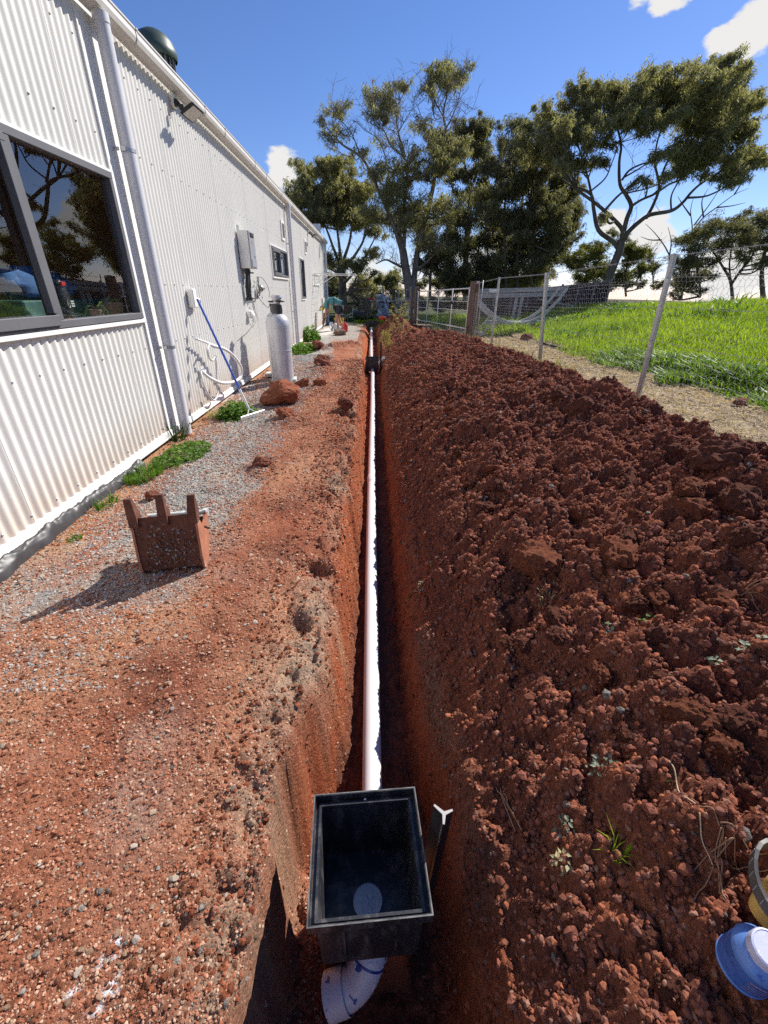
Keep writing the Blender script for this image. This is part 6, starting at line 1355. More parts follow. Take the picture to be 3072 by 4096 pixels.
    m = MB(); m.tube([Vector(P(-.50, -.10, .42)), Vector(P(-.48, .10, .43))], .014, 8); m.tube([Vector(P(-.46, -.12, .62)), Vector(P(-.42, .12, .62))], .016, 8); m.build('handle', M_black, k, True)
    m = MB(); m.tube([b, Vector(P(-.60, 0, -.0))], [.016, .010], 8); m.build('chisel', M_dark_metal, k, True)
    s = thing('cut_off_saw', 'petrol cut off saw with round pale blade guard standing by the worker boots', 'saw', P(-.15, -.45, 0), world=True)
    c = Vector(P(-.17, -.42, .16)); Mx = Matrix.Translation(c) @ Matrix.Rotation(math.radians(70), 4, 'Z') @ Matrix.Rotation(math.pi / 2, 4, 'X')
    m = MB(); m.lathe([(0, -.002), (.15, -.002), (.15, .002), (0, .002)], Mx, 28); m.build('blade', mat('pale_disc', (.5, .5, .5), .4, .6, .2, 20), s, True, 30)
    m = MB(); n = 16
    for k_ in range(n + 1):
        pass
    vs = []; 
    for k_ in range(n + 1):
        an = math.radians(20 + 190 * k_ / n)
        for r_, z_ in ((.05, -.022), (.168, -.022), (.168, .022), (.05, .022)): vs.append(Mx @ Vector((r_ * math.cos(an), r_ * math.sin(an), z_)))
    m.add(vs, [(4 * q + i, 4 * q + (i + 1) % 4, 4 * q + 4 + (i + 1) % 4, 4 * q + 4 + i) for q in range(n) for i in range(4)] + [(3, 2, 1, 0), tuple(4 * n + i for i in range(4))]); m.build('blade_guard', M_white_trim, s, True, 40)
    m = MB(); m.box(c + Vector((.10, .25, .0)), (.20, .30, .22), bev=.03); m.build('engine', mat('pale_engine', (.60, .58, .55), .5, 0, .2, 9), s)
    m = MB(); m.tube(smooth_path([c + Vector((.08, .12, .1)), c + Vector((.08, .13, .2)), c + Vector((.1, .3, .22)), c + Vector((.1, .42, .12))], 4), .014, 8); m.build('handle', M_black, s, True)
worker()

def far_things():
    # red fuel can
    p = (-1.02, 17.7); g = ground_z(*p); t = thing('fuel_can', 'bright red plastic fuel can standing on the pale gravel', 'fuel can', (p[0], p[1], g), .3)
    m = MB(); m.box((0, 0, .145), (.16, .26, .29), bev=.025); m.box((0, 0, .145), (.172, .16, .17), bev=.01); m.build('body', M_red, t)
    m = MB(); m.tube(smooth_path([(0, -.10, .285), (0, -.08, .335), (0, .03, .335), (0, .05, .285)], 4), .014, 8); m.build('handle', M_red, t, True)
    m = MB(); m.lathe([(.03, 0), (.03, .03), (.02, .045), (0, .046)], Matrix.Translation((0, .09, .288)), 14); m.build('cap', M_black, t, True, 40)
    # wheelbarrow seen from the front
    p = (-1.2, 23.0); t = thing('wheelbarrow', 'dark tray wheelbarrow with grey green frame parked before the trees', 'wheelbarrow', (p[0], p[1], .04), 0)
    M_tr = mat('dark_tray', (.10, .095, .085), .6, .2, .25, 9); M_fr = mat('grey_green_frame', (.20, .27, .25), .5, .3, .15, 9)
    m = MB(); top = [(-.36, -.5), (.36, -.5), (.38, .42), (-.38, .42)]; bot = [(-.22, -.22), (.22, -.22), (.24, .30), (-.24, .30)]
    vs = [(x, y, .72) for x, y in top] + [(x, y, .42) for x, y in bot] + [(x * .97, y * .97, .72) for x, y in top] + [(x * .96, y * .96, .435) for x, y in bot]
    fs = [(k, (k + 1) % 4, 4 + (k + 1) % 4, 4 + k)[::-1] for k in range(4)] + [(8 + k, 8 + (k + 1) % 4, 12 + (k + 1) % 4, 12 + k) for k in range(4)] + [(k, (k + 1) % 4, 8 + (k + 1) % 4, 8 + k) for k in range(4)] + [(4, 5, 6, 7), (15, 14, 13, 12)]
    m.add(vs, fs); m.tube([(x, y, .722) for x, y in top], .014, 6, closed=True); m.build('tray', M_tr, t)
    m = MB()
    for s in (-1, 1): m.tube([(s * .08, -.62, .20), (s * .20, -.1, .40), (s * .28, .95, .58)], .017, 8); m.tube([(s * .22, .10, .42), (s * .24, .28, .02), (s * .24, .36, .02), (s * .26, .52, .50)], .015, 8); m.tube([(s * .30, -.48, .70), (s * .26, -.40, .05)], .014, 8)
    m.tube([(-.26, -.40, .22), (.26, -.40, .22)], .014, 8); m.tube([(-.24, .3, .25), (.24, .3, .25)], .012, 8); m.build('frame', M_fr, t, True)
    m = MB(); m.lathe([(.05, -.035), (.15, -.04), (.185, -.025), (.19, 0), (.185, .025), (.15, .04), (.05, .035)], Matrix.Translation((0, -.62, .19)) @ Matrix.Rotation(math.pi / 2, 4, 'Y'), 22); m.build('wheel', M_black, t, True)
    # yellow tub, wire chair
    p = at(1356, 1288, 21.5); t = thing('tub', 'ribbed yellow tub on the ground left of the wheelbarrow', 'tub', (p.x, p.y, .03), 0)
    m = MB(); n = 40; vs = []; fs = []
    for r, z in ((.18, 0), (.21, .24), (.225, .25), (.20, .25), (.18, .02)):
        for k in range(n): a = 2 * math.pi * k / n; q = r * (1 + .03 * (k % 4 < 2)); vs.append((q * math.cos(a) * 1.1, q * math.sin(a), z))
    for i in range(4):
        for k in range(n): fs.append((i * n + k, i * n + (k + 1) % n, (i + 1) * n + (k + 1) % n, (i + 1) * n + k))
    fs.append(tuple(range(n - 1, -1, -1))); m.add(vs, fs); m.build('body', mat('yellow_tub', (.55, .38, .06), .5, 0, .15, 9), t)
    m = MB(); m.tube([(.25, 0, .2), (.30, 0, .25), (.30, .05, .25), (.25, .05, .2)], .01, 6); m.build('handle', M_black, t)
    p = at(1362, 1262, 24); t = thing('wire_chair', 'small white wire garden chair behind the yellow tub', 'chair', (p.x, p.y, .03), .4); m = MB()
    for k in range(9): x = -.2 + k * .05; m.tube([(x, .2, .42), (x, .22, .75 - abs(x) * .4)], .006, 4); m.tube([(x, -.2, .42), (x, .2, .42)], .006, 4)
    m.tube([(-.2, .2, .42)] + [(-.2 + .05 * k, .22, .77 - abs(-.2 + .05 * k) * .4) for k in range(9)] + [(.2, .2, .42)], .010, 6); m.build('seat', M_white_trim, t)
    for sx in (-1, 1):
        for sy in (-1, 1): m = MB(); m.tube([(sx * .19, sy * .19, .42), (sx * .21, sy * .21, 0)], .010, 6); m.build('leg', M_white_trim, t)
    # barbecue with gas bottle, bin, pole
    p = (.62, 28.0); t = thing('barbecue', 'hooded silver barbecue trolley at the end of the yard', 'barbecue', (p[0], p[1], .03), math.radians(8))
    M_st = mat('barbecue_steel', (.40, .41, .43), .4, .4, .1, 9); M_pan = mat('barbecue_panel', (.34, .37, .44), .4, .1, .1, 6)
    m = MB(); m.box((0, 0, .42), (.72, .48, .72), bev=.01); m.build('cabinet', M_pan, t)
    m = MB(); m.box((0, -.02, .84), (.82, .54, .09), bev=.012); m.box((-.58, 0, .85), (.32, .44, .04), bev=.008); m.box((.56, 0, .85), (.28, .44, .04), bev=.008); m.build('bench', M_white_trim, t)
    m = MB(); n = 12; vs = []
    for k in range(n + 1):
        a = math.pi * (k / n) * .62 + .05; vs += [(-.36, -.24 + .48 * (1 - math.cos(a)) / 1.4, .89 + .30 * math.sin(a)), (.36, -.24 + .48 * (1 - math.cos(a)) / 1.4, .89 + .30 * math.sin(a))]
    m.add(vs + [(-.36, .24, .89), (.36, .24, .89)], [(2 * k, 2 * k + 1, 2 * k + 3, 2 * k + 2) for k in range(n + 1)] + [tuple(range(0, 2 * n + 4, 2)), tuple(range(2 * n + 3, 0, -2))]); hd = m.build('hood', M_st, t)
    m = MB(); m.tube([(-.2, -.27, .98), (-.2, -.31, .98), (.2, -.31, .98), (.2, -.27, .98)], .013, 8); m.build('handle', M_black, hd, True)
    m = MB(); m.box((.0, -.245, .56), (.12, .012, .10)); m.box((0, -.265, .815), (.44, .05, .11), bev=.01); m.build('vent', M_black, t)
    for x in (-.24, -.08, .08, .24): m = MB(); m.lathe([(.022, 0), (.018, .03), (0, .031)], Matrix.Translation((x, -.29, .82)) @ Matrix.Rotation(math.pi / 2, 4, 'X'), 10); m.build('knob', M_galv, t, True)
    for x in (-.28, .28): m = MB(); m.lathe([(0, -.02), (.05, -.02), (.05, .02), (0, .02)], Matrix.Translation((x, 0, .03)) @ Matrix.Rotation(math.pi / 2, 4, 'Y'), 12); m.build('wheel', M_black, t, True)
    p2 = at(1456, 1205, 27.8); m = MB(); m.box((-.02, 27.85, .97), (.34, .25, .16), bev=.02); t3 = tag(m.build('red_crate', M_red), 'small red crate on the left shelf of the barbecue', 'crate')
    m = MB(); m.lathe([(.0, 0), (.14, .0), (.16, .02), (.08, .04), (.055, .25), (.03, .33), (0, .34)], Matrix.Translation((.70, 28.02, 1.19)), 14); tag(m.build('cloth_bundle', mat('pink_cloth', (.45, .28, .24), .8, 0, .2, 8), None, True), 'pinkish bundle standing on top of the barbecue hood', 'bundle')
    t = thing('gas_bottle', 'small white gas bottle on the ground before the barbecue', 'gas bottle', (.42, 26.7, .08), 0); m = MB(); m.lathe([(.10, 0), (.10, .03), (.13, .06), (.155, .12), (.155, .24), (.12, .31), (.05, .345), (.02, .35), (.02, .38), (0, .38)], None, 20); m.build('body', M_white_trim, t, True, 40)
    m = MB(); m.lathe([(.085, .33), (.085, .43), (.078, .43), (.078, .33)], None, 16, False); m.build('collar', M_white_trim, t, True, 40)
    t = thing('wheelie_bin', 'dark green wheelie bin left of the barbecue', 'bin', (-.28, 28.3, .03), .1); m = MB(); m.box((0, 0, .42), (.46, .5, .78), bev=.03, taper=.8); m.build('body', mat('bin_green', (.035, .05, .045), .5, 0, .1, 6), t)
    m = MB(); m.box((0, -.01, .835), (.50, .56, .05), bev=.02); m.build('lid', mat('bin_lid', (.10, .12, .12), .5), t)
    for x in (-.2, .2): m = MB(); m.lathe([(0, -.025), (.09, -.025), (.09, .025), (0, .025)], Matrix.Translation((x, .24, .09)) @ Matrix.Rotation(math.pi / 2, 4, 'Y'), 14); m.build('wheel', M_black, t, True)
    m = MB(); a, b = at(1530, 1172, 26.8), at(1556, 1264, 26.2); m.tube([a, b], .022, 8); tag(m.build('white_pole', M_white_trim, None, True), 'white pole leaning on the right side of the barbecue', 'pole')
    p = at(1428, 1252, 26); V, Fc = rock_np(3, 91, .3, 4, (.42, .3, .24)); o = np_mesh('tarpaulin', V + np.array([p.x, p.y, .22]), Fc, mat('blue_tarp', (.22, .32, .55), .5, 0, .35, 6, bump=.5, bscale=7), None, True); tag(o, 'crumpled pale blue tarpaulin heap left of the bin', 'tarpaulin')
    m = MB(); a, b = Vector((-.25, 24.4, .10)), Vector((.95, 25.2, .14)); m.tube([a, a.lerp(b, .4) + Vector((0, .03, .01)), b], [.10, .09, .08], 10); tag(m.build('log', M_wood_grey, None, True), 'weathered log lying across the end of the trench', 'log')
    V, Fc = rock_np(2, 93, .3, 3, (.17, .12, .10)); p = at(1530, 1272, 21.6); o = np_mesh('red_bag', V + np.array([p.x, p.y, max(p.z, .12)]), Fc, mat('orange_red', (.70, .07, .04), .5, 0, .2, 9), None, True); tag(o, 'small bright red bag on the end of the spoil heap', 'bag')
    m = MB(); pts = [(-1.5, 21.2, .03), (-1.1, 20.9, .04), (-.7, 21.0, .05), (-.45, 20.4, .07), (-.38, 20.0, .10), (-.50, 19.7, .05), (-.62, 20.1, .04), (-.55, 20.8, .05), (-.9, 21.3, .03), (-1.6, 21.6, .03)]; m.tube(smooth_path(pts, 6), .016, 6); tag(m.build('garden_hose', mat('yellow_hose', (.45, .40, .20), .5), None, True), 'pale yellow garden hose looped on the ground by the trench end', 'hose')
    m = MB(); m.box((.03, 22.05, -.02), (.62, .05, .34), bev=.005); tag(m.build('trench_board', mat('dark_board', (.035, .034, .036), .7, 0, .3, 6)), 'dark board set across the far end of the trench', 'board')
    m = MB(); m.tube([(.12, 22.0, .0), (.12, 22.0, .32)], .018, 6); tag(m.build('short_stake', M_dark_metal), 'short dark stake by the board at the trench end', 'stake')
far_things()

# ------------------------------------------------------------------ trees
L_GUM = leaf_mat('gum_leaf', (.14, .135, .072), (.38, .35, .20), .5)
L_GUM_DARK = leaf_mat('dark_gum_leaf', (.09, .092, .055), (.27, .245, .15), .46)
L_GUM_PALE = leaf_mat('grey_gum_leaf', (.045, .060, .022), (.19, .20, .085), .45)
L_BUSH = leaf_mat('bush_leaf', (.075, .090, .022), (.28, .26, .085), .40)
L_GRASS = leaf_mat('grass_blade', (.12, .20, .014), (.33, .42, .045), .50, .75)
L_WEED = leaf_mat('weed_leaf', (.050, .115, .014), (.15, .26, .040), .40, .5)
L_STRAW = leaf_mat('dry_straw', (.40, .30, .19), (.68, .56, .41), .2, .7)

def leaves_np(C, size, rs, droop=.75, width=.22):
    """C (n,3) leaf positions -> rhombic leaves hanging from them"""
    n = len(C); d = rs.normal(size=(n, 3)); d[:, 2] = d[:, 2] * .5 - droop * 1.6; d /= np.linalg.norm(d, axis=1)[:, None]
    s = rs.normal(size=(n, 3)); s -= d * (s * d).sum(1)[:, None]; s /= np.linalg.norm(s, axis=1)[:, None]
    L_ = (size * rs.uniform(.6, 1.4, n))[:, None]; w = L_ * width
    V = np.stack([C - s * w * .5, C + s * w * .5, C + d * L_], 1).reshape(-1, 3)
    return V, np.arange(n * 3).reshape(n, 3)

def make_tree(name, lab, cat, base, limbs, clumps, nleaf, leafmat, barkmat, size=.17, seed=0, twig=6, group=None, droop=.75, depth=1.0, bare=40):
    """limbs: list of [(point, radius), ...]; clumps: list of (centre, (rx, ry, rz), weight)"""
    rs = np.random.RandomState(seed); t = thing(name, lab, cat, base, group=group, world=True)
    m = MB(); nodes = []
    for lb in limbs:
        pts = smooth_path([p for p, r in lb], 4) if len(lb) > 2 else [Vector(lb[0][0]), Vector(lb[1][0])]
        rr = np.interp(np.linspace(0, 1, len(pts)), np.linspace(0, 1, len(lb)), [r for p, r in lb]); rr = rr * .62; m.tube(pts, list(rr), 9 if rr[0] > .05 else 6)
        nodes += [(p, r * 1.4) for p, r in zip(pts, rr)]
    NP = np.array([p[:] for p, r in nodes]); NR = np.array([r for p, r in nodes])
    LC = []; wsum = sum(c[2] * (c[1][0] * c[1][2]) for c in clumps)
    for c, rad, wgt in clumps:
        c = np.array(c); rad = np.array(rad) * np.array([1, depth, 1])
        dz = c[2] - NP[:, 2]; dist = np.linalg.norm(NP - c, axis=1) + np.clip(-dz, 0, None) * 2 + np.clip(.4 - dz, 0, None); k = int(np.argmin(dist)); a = Vector(NP[k]); r0 = min(NR[k] * .6, .07)
        cc = Vector(c) - Vector((0, 0, rad[2] * .5)); mid = a.lerp(cc, .5) + Vector(rs.normal(0, .10, 3)) * (cc - a).length * .6 + Vector((0, 0, -.06 * (cc - a).length))
        pts = smooth_path([a, mid, cc], 4); m.tube(pts, list(np.linspace(r0, r0 * .45, len(pts))), 5, cap=False)
        nl = int(nleaf * wgt * rad[0] * rad[2] / wsum); ends = []; rm = rad.mean()
        for q in range(twig):
            u = rs.normal(size=3); u /= np.linalg.norm(u); u[2] = abs(u[2]) * .8 + .05; e = c + u * rad * rs.uniform(.45, 1.15); s0 = pts[rs.randint(len(pts) // 2, len(pts))]
            mid = s0.lerp(Vector(e), .55) + Vector(rs.normal(0, .07, 3)) * (Vector(e) - s0).length; tp = smooth_path([s0, mid, Vector(e)], 3); m.tube(tp, list(np.linspace(r0 * .4 + .004, .005, len(tp))), 4, cap=False)
            for z_ in range(2, len(tp)): ends.append((np.array(tp[z_][:]), .55 + .45 * (z_ == len(tp) - 1)))
            for q2 in range(4):     # twiglets
                u2 = rs.normal(size=3); u2 /= np.linalg.norm(u2); u2[2] = u2[2] * .6 + .15; b0 = tp[rs.randint(2, len(tp))]; e2 = b0 + Vector(u2 * rm * rs.uniform(.25, .75)); m.tube([b0, b0.lerp(e2, .5) + Vector((0, 0, .03)), e2], [.006, .005, .004], 3, cap=False)
                ends += [(np.array(e2[:]), 1.0), (np.array(b0.lerp(e2, .6)[:]), .7)]
        # sprays of leaves hanging about the twig ends, of unequal fullness
        E = np.array([e for e, w_ in ends]); w_ = np.array([w_ for e, w_ in ends]) * rs.gamma(1.6, 1.0, len(ends)); pick = rs.choice(len(E), nl, p=w_ / w_.sum())
        sp = np.clip(rm * .13, .05, .30) * rs.uniform(.6, 1.4, len(E))[pick]; g_ = rs.normal(0, 1, (nl, 3)); C1 = E[pick] + g_ * np.stack([sp, sp, sp * .7], 1); C1[:, 2] -= np.abs(rs.normal(0, 1, nl)) * sp * 2.0 * droop
        LC.append(C1)
    for k_ in range(bare):
        a = Vector(NP[rs.randint(len(NP) // 4, len(NP))]); d_ = Vector((rs.normal(0, .7), rs.normal(0, .7), rs.uniform(.3, 1.2))); L0 = rs.uniform(.5, 1.5)
        b = a + d_.normalized() * L0; m.tube(smooth_path([a, a.lerp(b, .5) + Vector(rs.normal(0, .08, 3)), b], 3), list(np.linspace(.013, .005, 7)), 3, cap=False)
        for _ in range(3):
            c0 = a.lerp(b, rs.uniform(.35, .95)); c1 = c0 + Vector((rs.normal(0, .35), rs.normal(0, .35), rs.uniform(.05, .45))) * L0 * .6; m.tube([c0, c0.lerp(c1, .5) + Vector(rs.normal(0, .03, 3)), c1], [.007, .006, .004], 3, cap=False)
    m.build('trunk', barkmat, t, True)
    C = np.concatenate(LC); V, Q = leaves_np(C, size, rs, droop); tint = np.clip(rs.beta(1.6, 2.6, len(Q)) + .15 * perlin3(C * .8, seed), 0, 1)
    np_mesh('crown', V, Q, leafmat, t, False, attrs={'tint': ('FACE', 'FLOAT', tint)}); return t

def zo5(x, y, Y): return at(2000 + x * .6462, 100 + y * .6462, Y)
def zo4(x, y, Y): return at(1150 + x * .6329, 150 + y * .6329, Y)
def spec(zo, Y, lst, seed, k=1.0, spread=1.0, sats=0):
    rs = random.Random(seed); out = []
    sc = .6462 if zo is zo5 else .6329
    for c in lst:
        x, y, rx, ry = c[:4]; w = c[4] if len(c) > 4 else 1.0
        if sats and w >= .3:
            for _ in range(sats):
                f = rs.uniform(.40, .68); sx, sy = x + rx * k * rs.uniform(-1.15, 1.15), y + ry * k * rs.uniform(-.75, 1.05); dy = rs.uniform(-1.3, 1.3) * spread
                p = zo(sx, sy, Y + dy); q = zo(sx + rx * f, sy, Y + dy); r = zo(sx, sy - ry * f, Y + dy); out.append((p[:], ((q - p).length * k, (q - p).length * .9 * k, (r - p).length * k), w * .9))
        dy = rs.uniform(-1, 1) * spread; p = zo(x, y, Y + dy); q = zo(x + rx, y, Y + dy); r = zo(x, y - ry, Y + dy); out.append((p[:], ((q - p).length * k, (q - p).length * .9 * k, (r - p).length * k), w))
    return out
def limb(zo, Y, pts, rad, dy=0.0):
    n = len(pts); return [(zo(x, y, Y + dy * i / max(1, n - 1))[:], rad[0] + (rad[1] - rad[0]) * i / (n - 1)) for i, (x, y) in enumerate(pts)]

def trees():
    # the big spreading gum at right
    Y = 24.0
    b = zo5(640, 1640, Y)
    L_ = [limb(zo5, Y, [(632, 1690), (690, 1520), (738, 1400), (752, 1330)], (.34, .27)),
          limb(zo5, Y, [(735, 1385), (700, 1340), (610, 1270), (580, 1140), (565, 1050), (500, 1012), (430, 990), (330, 900)], (.20, .05), 1.2),
          limb(zo5, Y, [(565, 1050), (545, 950), (500, 800), (470, 700)], (.10, .035), .6),
          limb(zo5, Y, [(560, 1030), (650, 950), (690, 860), (740, 730)], (.07, .03), -.5),
          limb(zo5, Y, [(752, 1330), (755, 1265), (690, 1190), (600, 1110), (510, 1045), (470, 1020)], (.17, .07), -1.0),
          limb(zo5, Y, [(752, 1330), (785, 1200), (812, 1120), (780, 1050), (742, 985), (738, 850), (750, 740), (720, 620)], (.19, .06), .8),
          limb(zo5, Y, [(815, 1120), (880, 1080), (960, 1045), (1050, 985), (1130, 950), (1230, 850), (1300, 760)], (.10, .03), -1.2),
          limb(zo5, Y, [(785, 1040), (880, 1020), (960, 995), (1040, 960)], (.06, .03), 1.0),
          limb(zo5, Y, [(755, 960), (800, 900), (880, 860), (960, 840), (1050, 760), (1120, 680)], (.08, .03), .4),
          limb(zo5, Y, [(762, 1330), (800, 1275), (860, 1220), (930, 1175), (1060, 1150), (1130, 1100), (1180, 1040), (1240, 985), (1330, 930), (1420, 870)], (.19, .04), -.8),
          limb(zo5, Y, [(905, 1195), (950, 1110), (985, 1000), (960, 860), (970, 740), (1010, 600)], (.13, .04), .9),
          limb(zo5, Y, [(985, 990), (1020, 880), (1080, 780), (1180, 680), (1280, 560), (1380, 420)], (.08, .02), -.4),
          limb(zo5, Y, [(1060, 1150), (1060, 1060), (1100, 980), (1160, 900), (1250, 780)], (.07, .03), 1.2)]
    cl = [(300, 540, 100, 80), (280, 640, 110, 55), (540, 400, 115, 75), (500, 540, 130, 75), (420, 650, 100, 55), (560, 700, 90, 50), (720, 410, 120, 75), (870, 330, 100, 70), (850, 470, 150, 90), (760, 560, 80, 45), (1050, 330, 110, 65), (1080, 460, 150, 90), (1000, 580, 120, 50), (1280, 310, 110, 80), (1390, 230, 80, 65), (1430, 350, 110, 90), (1300, 470, 140, 100), (1230, 620, 150, 80), (1460, 520, 120, 90), (1550, 480, 60, 70), (1450, 680, 110, 70), (1130, 760, 130, 60), (1290, 790, 130, 70), (1480, 840, 110, 60), (1560, 780, 55, 40), (1440, 930, 90, 40), (1130, 880, 100, 40, .6), (880, 950, 45, 25, .6), (590, 830, 60, 45, .6), (420, 840, 70, 60, .7), (640, 1180, 40, 28, .6), (240, 740, 90, 60), (330, 800, 90, 60)]
    make_tree('gum_tree', 'largest spreading gum tree with forked leaning trunk rising behind the paddock crest', 'tree', b[:], L_, spec(zo5, Y, cl, 1, 1.18, 1.8, 3), 150000, L_GUM, M_bark_dark, .16, 1, 8, 'gum trees beyond the yard', droop=.7)
    # tall sparse gum in the middle
    Y = 28.0; b = zo4(770, 1640, Y)
    L_ = [limb(zo4, Y, [(775, 1690), (765, 1560), (742, 1430), (728, 1340), (700, 1250)], (.46, .30)),
          limb(zo4, Y, [(728, 1345), (690, 1240), (655, 1150), (610, 1040), (545, 900), (470, 760), (350, 680), (275, 600), (225, 530)], (.22, .02), -1.0),
          limb(zo4, Y, [(470, 765), (440, 690), (400, 600), (320, 500), (270, 440)], (.06, .012), -.4),
          limb(zo4, Y, [(735, 1340), (740, 1200), (735, 1080), (755, 900), (740, 740), (700, 600), (690, 460), (750, 320)], (.20, .014), .5),
          limb(zo4, Y, [(745, 760), (660, 690), (610, 590), (560, 560), (530, 470), (560, 400)], (.08, .012), -.6),
          limb(zo4, Y, [(640, 1080), (640, 900), (620, 760), (570, 640), (490, 590)], (.10, .012), .8),
          limb(zo4, Y, [(790, 1640), (805, 1480), (830, 1300), (890, 1080), (925, 920), (950, 760), (1000, 600), (985, 480), (1010, 340), (1000, 240)], (.30, .014), 1.0),
          limb(zo4, Y, [(995, 590), (1050, 480), (1090, 360), (1090, 250)], (.06, .010), .4), limb(zo4, Y, [(985, 500), (930, 400), (900, 320)], (.05, .010), -.4),
          limb(zo4, Y, [(950, 770), (890, 660), (850, 540)], (.06, .012), .5), limb(zo4, Y, [(1000, 600), (1090, 520), (1170, 450)], (.04, .006), 0), limb(zo4, Y, [(700, 600), (770, 480), (820, 430)], (.04, .006), 0),
          limb(zo4, Y, [(720, 1450), (670, 1425), (620, 1405), (560, 1430)], (.12, .04), -.5), limb(zo4, Y, [(810, 1470), (870, 1430), (930, 1370), (990, 1340)], (.13, .05), -.6)]
    cl = [(280, 450, 60, 45, .8), (210, 535, 26, 40, .7), (350, 590, 80, 50, .30), (280, 640, 70, 36, .35), (540, 370, 90, 50), (610, 430, 75, 45, .8), (540, 470, 60, 40, .8), (650, 315, 45, 36, .7), (745, 290, 46, 36, .7), (920, 230, 65, 70), (1065, 200, 75, 50), (1000, 280, 70, 45, .8), (1080, 270, 55, 40, .7), (905, 320, 36, 40, .6), (830, 535, 70, 36, .7), (480, 720, 60, 45, .35), (640, 650, 95, 50, .25), (780, 720, 60, 60, .4), (680, 800, 95, 60, .7), (540, 830, 65, 55, .8), (850, 850, 80, 75, .8), (985, 680, 90, 60), (1110, 650, 60, 45), (980, 800, 90, 75), (640, 1000, 125, 80), (800, 1060, 120, 70), (550, 1120, 100, 60), (1000, 1060, 100, 70), (700, 1150, 95, 55, .7), (900, 1200, 120, 70), (860, 1300, 80, 50, .5), (1000, 1280, 90, 60)]
    make_tree('gum_tree', 'tall sparse gum with bare upper limbs and tufted tops standing in the middle', 'tree', b[:], L_, spec(zo4, Y, cl, 2, 1.35, 1.4, 2), 52000, L_GUM, M_bark, .165, 2, 9, 'gum trees beyond the yard', bare=380)
    # left tree over the shed corner
    Y = 32.0; b = zo4(350, 1720, Y)
    L_ = [limb(zo4, Y, [(350, 1760), (350, 1640), (345, 1520), (335, 1430)], (.50, .34)), limb(zo4, Y, [(335, 1450), (290, 1330), (250, 1220), (200, 1100)], (.18, .05), -1), limb(zo4, Y, [(338, 1430), (325, 1300), (310, 1180), (300, 1000)], (.18, .05), 0), limb(zo4, Y, [(345, 1430), (390, 1300), (410, 1180), (440, 1050)], (.18, .05), .8),
          limb(zo4, Y, [(350, 1480), (430, 1370), (480, 1280), (490, 1180), (470, 1020)], (.16, .05), -.6), limb(zo4, Y, [(355, 1560), (450, 1450), (520, 1330), (560, 1250)], (.14, .05), .5), limb(zo4, Y, [(360, 1640), (420, 1560), (440, 1480)], (.14, .07), 0), limb(zo4, Y, [(300, 1000), (230, 900), (170, 830)], (.07, .02), 0), limb(zo4, Y, [(320, 1050), (320, 900), (320, 780)], (.07, .02), .6)]
    cl = [(140, 830, 80, 50), (225, 800, 70, 55), (330, 770, 60, 50), (310, 840, 95, 45), (90, 880, 36, 40), (60, 1000, 75, 36), (180, 960, 100, 50), (380, 940, 105, 60), (465, 980, 80, 65), (150, 1050, 105, 60), (300, 1050, 130, 65), (440, 1080, 95, 65), (200, 1145, 75, 45, .8), (360, 1150, 115, 50), (490, 1140, 65, 50), (560, 1220, 60, 40, .8), (290, 920, 80, 50), (40, 1080, 60, 45, .8), (110, 1150, 60, 40, .6), (430, 1430, 90, 50, .6), (280, 1390, 50, 60, .6), (560, 1350, 50, 36, .6), (480, 1540, 70, 50, .6), (290, 1520, 50, 70, .7)]
    make_tree('gum_tree', 'rounded dense gum behind the shed corner with many pale stems above the wheelbarrow', 'tree', b[:], L_, spec(zo4, Y, cl, 3, 1.2, 1.8, 3), 90000, L_GUM, M_bark, .18, 3, 7, 'gum trees beyond the yard')
    # dark tree behind the middle
    Y = 35.0; b = zo4(1140, 1640, Y)
    L_ = [limb(zo4, Y, [(1130, 1680), (1130, 1400), (1150, 1150), (1165, 950)], (.36, .18)), limb(zo4, Y, [(1165, 960), (1120, 800), (1120, 600)], (.14, .04)), limb(zo4, Y, [(1165, 960), (1210, 780), (1230, 600)], (.14, .04)), limb(zo4, Y, [(1150, 1150), (1020, 900), (960, 640)], (.12, .03))]
    cl = [(960, 610, 60, 60), (1130, 555, 85, 55), (1225, 560, 85, 65), (1200, 680, 105, 80), (1255, 790, 60, 85), (1120, 860, 70, 60), (1140, 980, 90, 60), (1090, 690, 60, 60), (1010, 740, 70, 60)]
    make_tree('gum_tree', 'blackish dense gum showing behind the sparse middle tree', 'tree', b[:], L_, spec(zo4, Y, cl, 4, 1.2, 1.2, 3), 42000, L_GUM_DARK, M_bark_dark, .21, 4, 6, 'gum trees beyond the yard')
    # thicket of thin stems between the middle and the big gum: two trees
    Y = 30.0; b = zo4(1120, 1600, Y)
    L_ = [limb(zo4, Y, [(1118, 1680), (1115, 1500), (1120, 1300), (1140, 1080), (1160, 960)], (.16, .04)), limb(zo4, Y, [(1200, 1680), (1190, 1500), (1220, 1250), (1240, 1040)], (.15, .04), .5), limb(zo4, Y, [(1300, 1680), (1275, 1500), (1265, 1300), (1290, 1100)], (.15, .04), -.5), limb(zo4, Y, [(900, 1640), (905, 1500), (930, 1350), (1010, 1240)], (.16, .04), .4), limb(zo4, Y, [(1010, 1660), (1005, 1520), (1030, 1400), (1040, 1300)], (.16, .04), .4)]
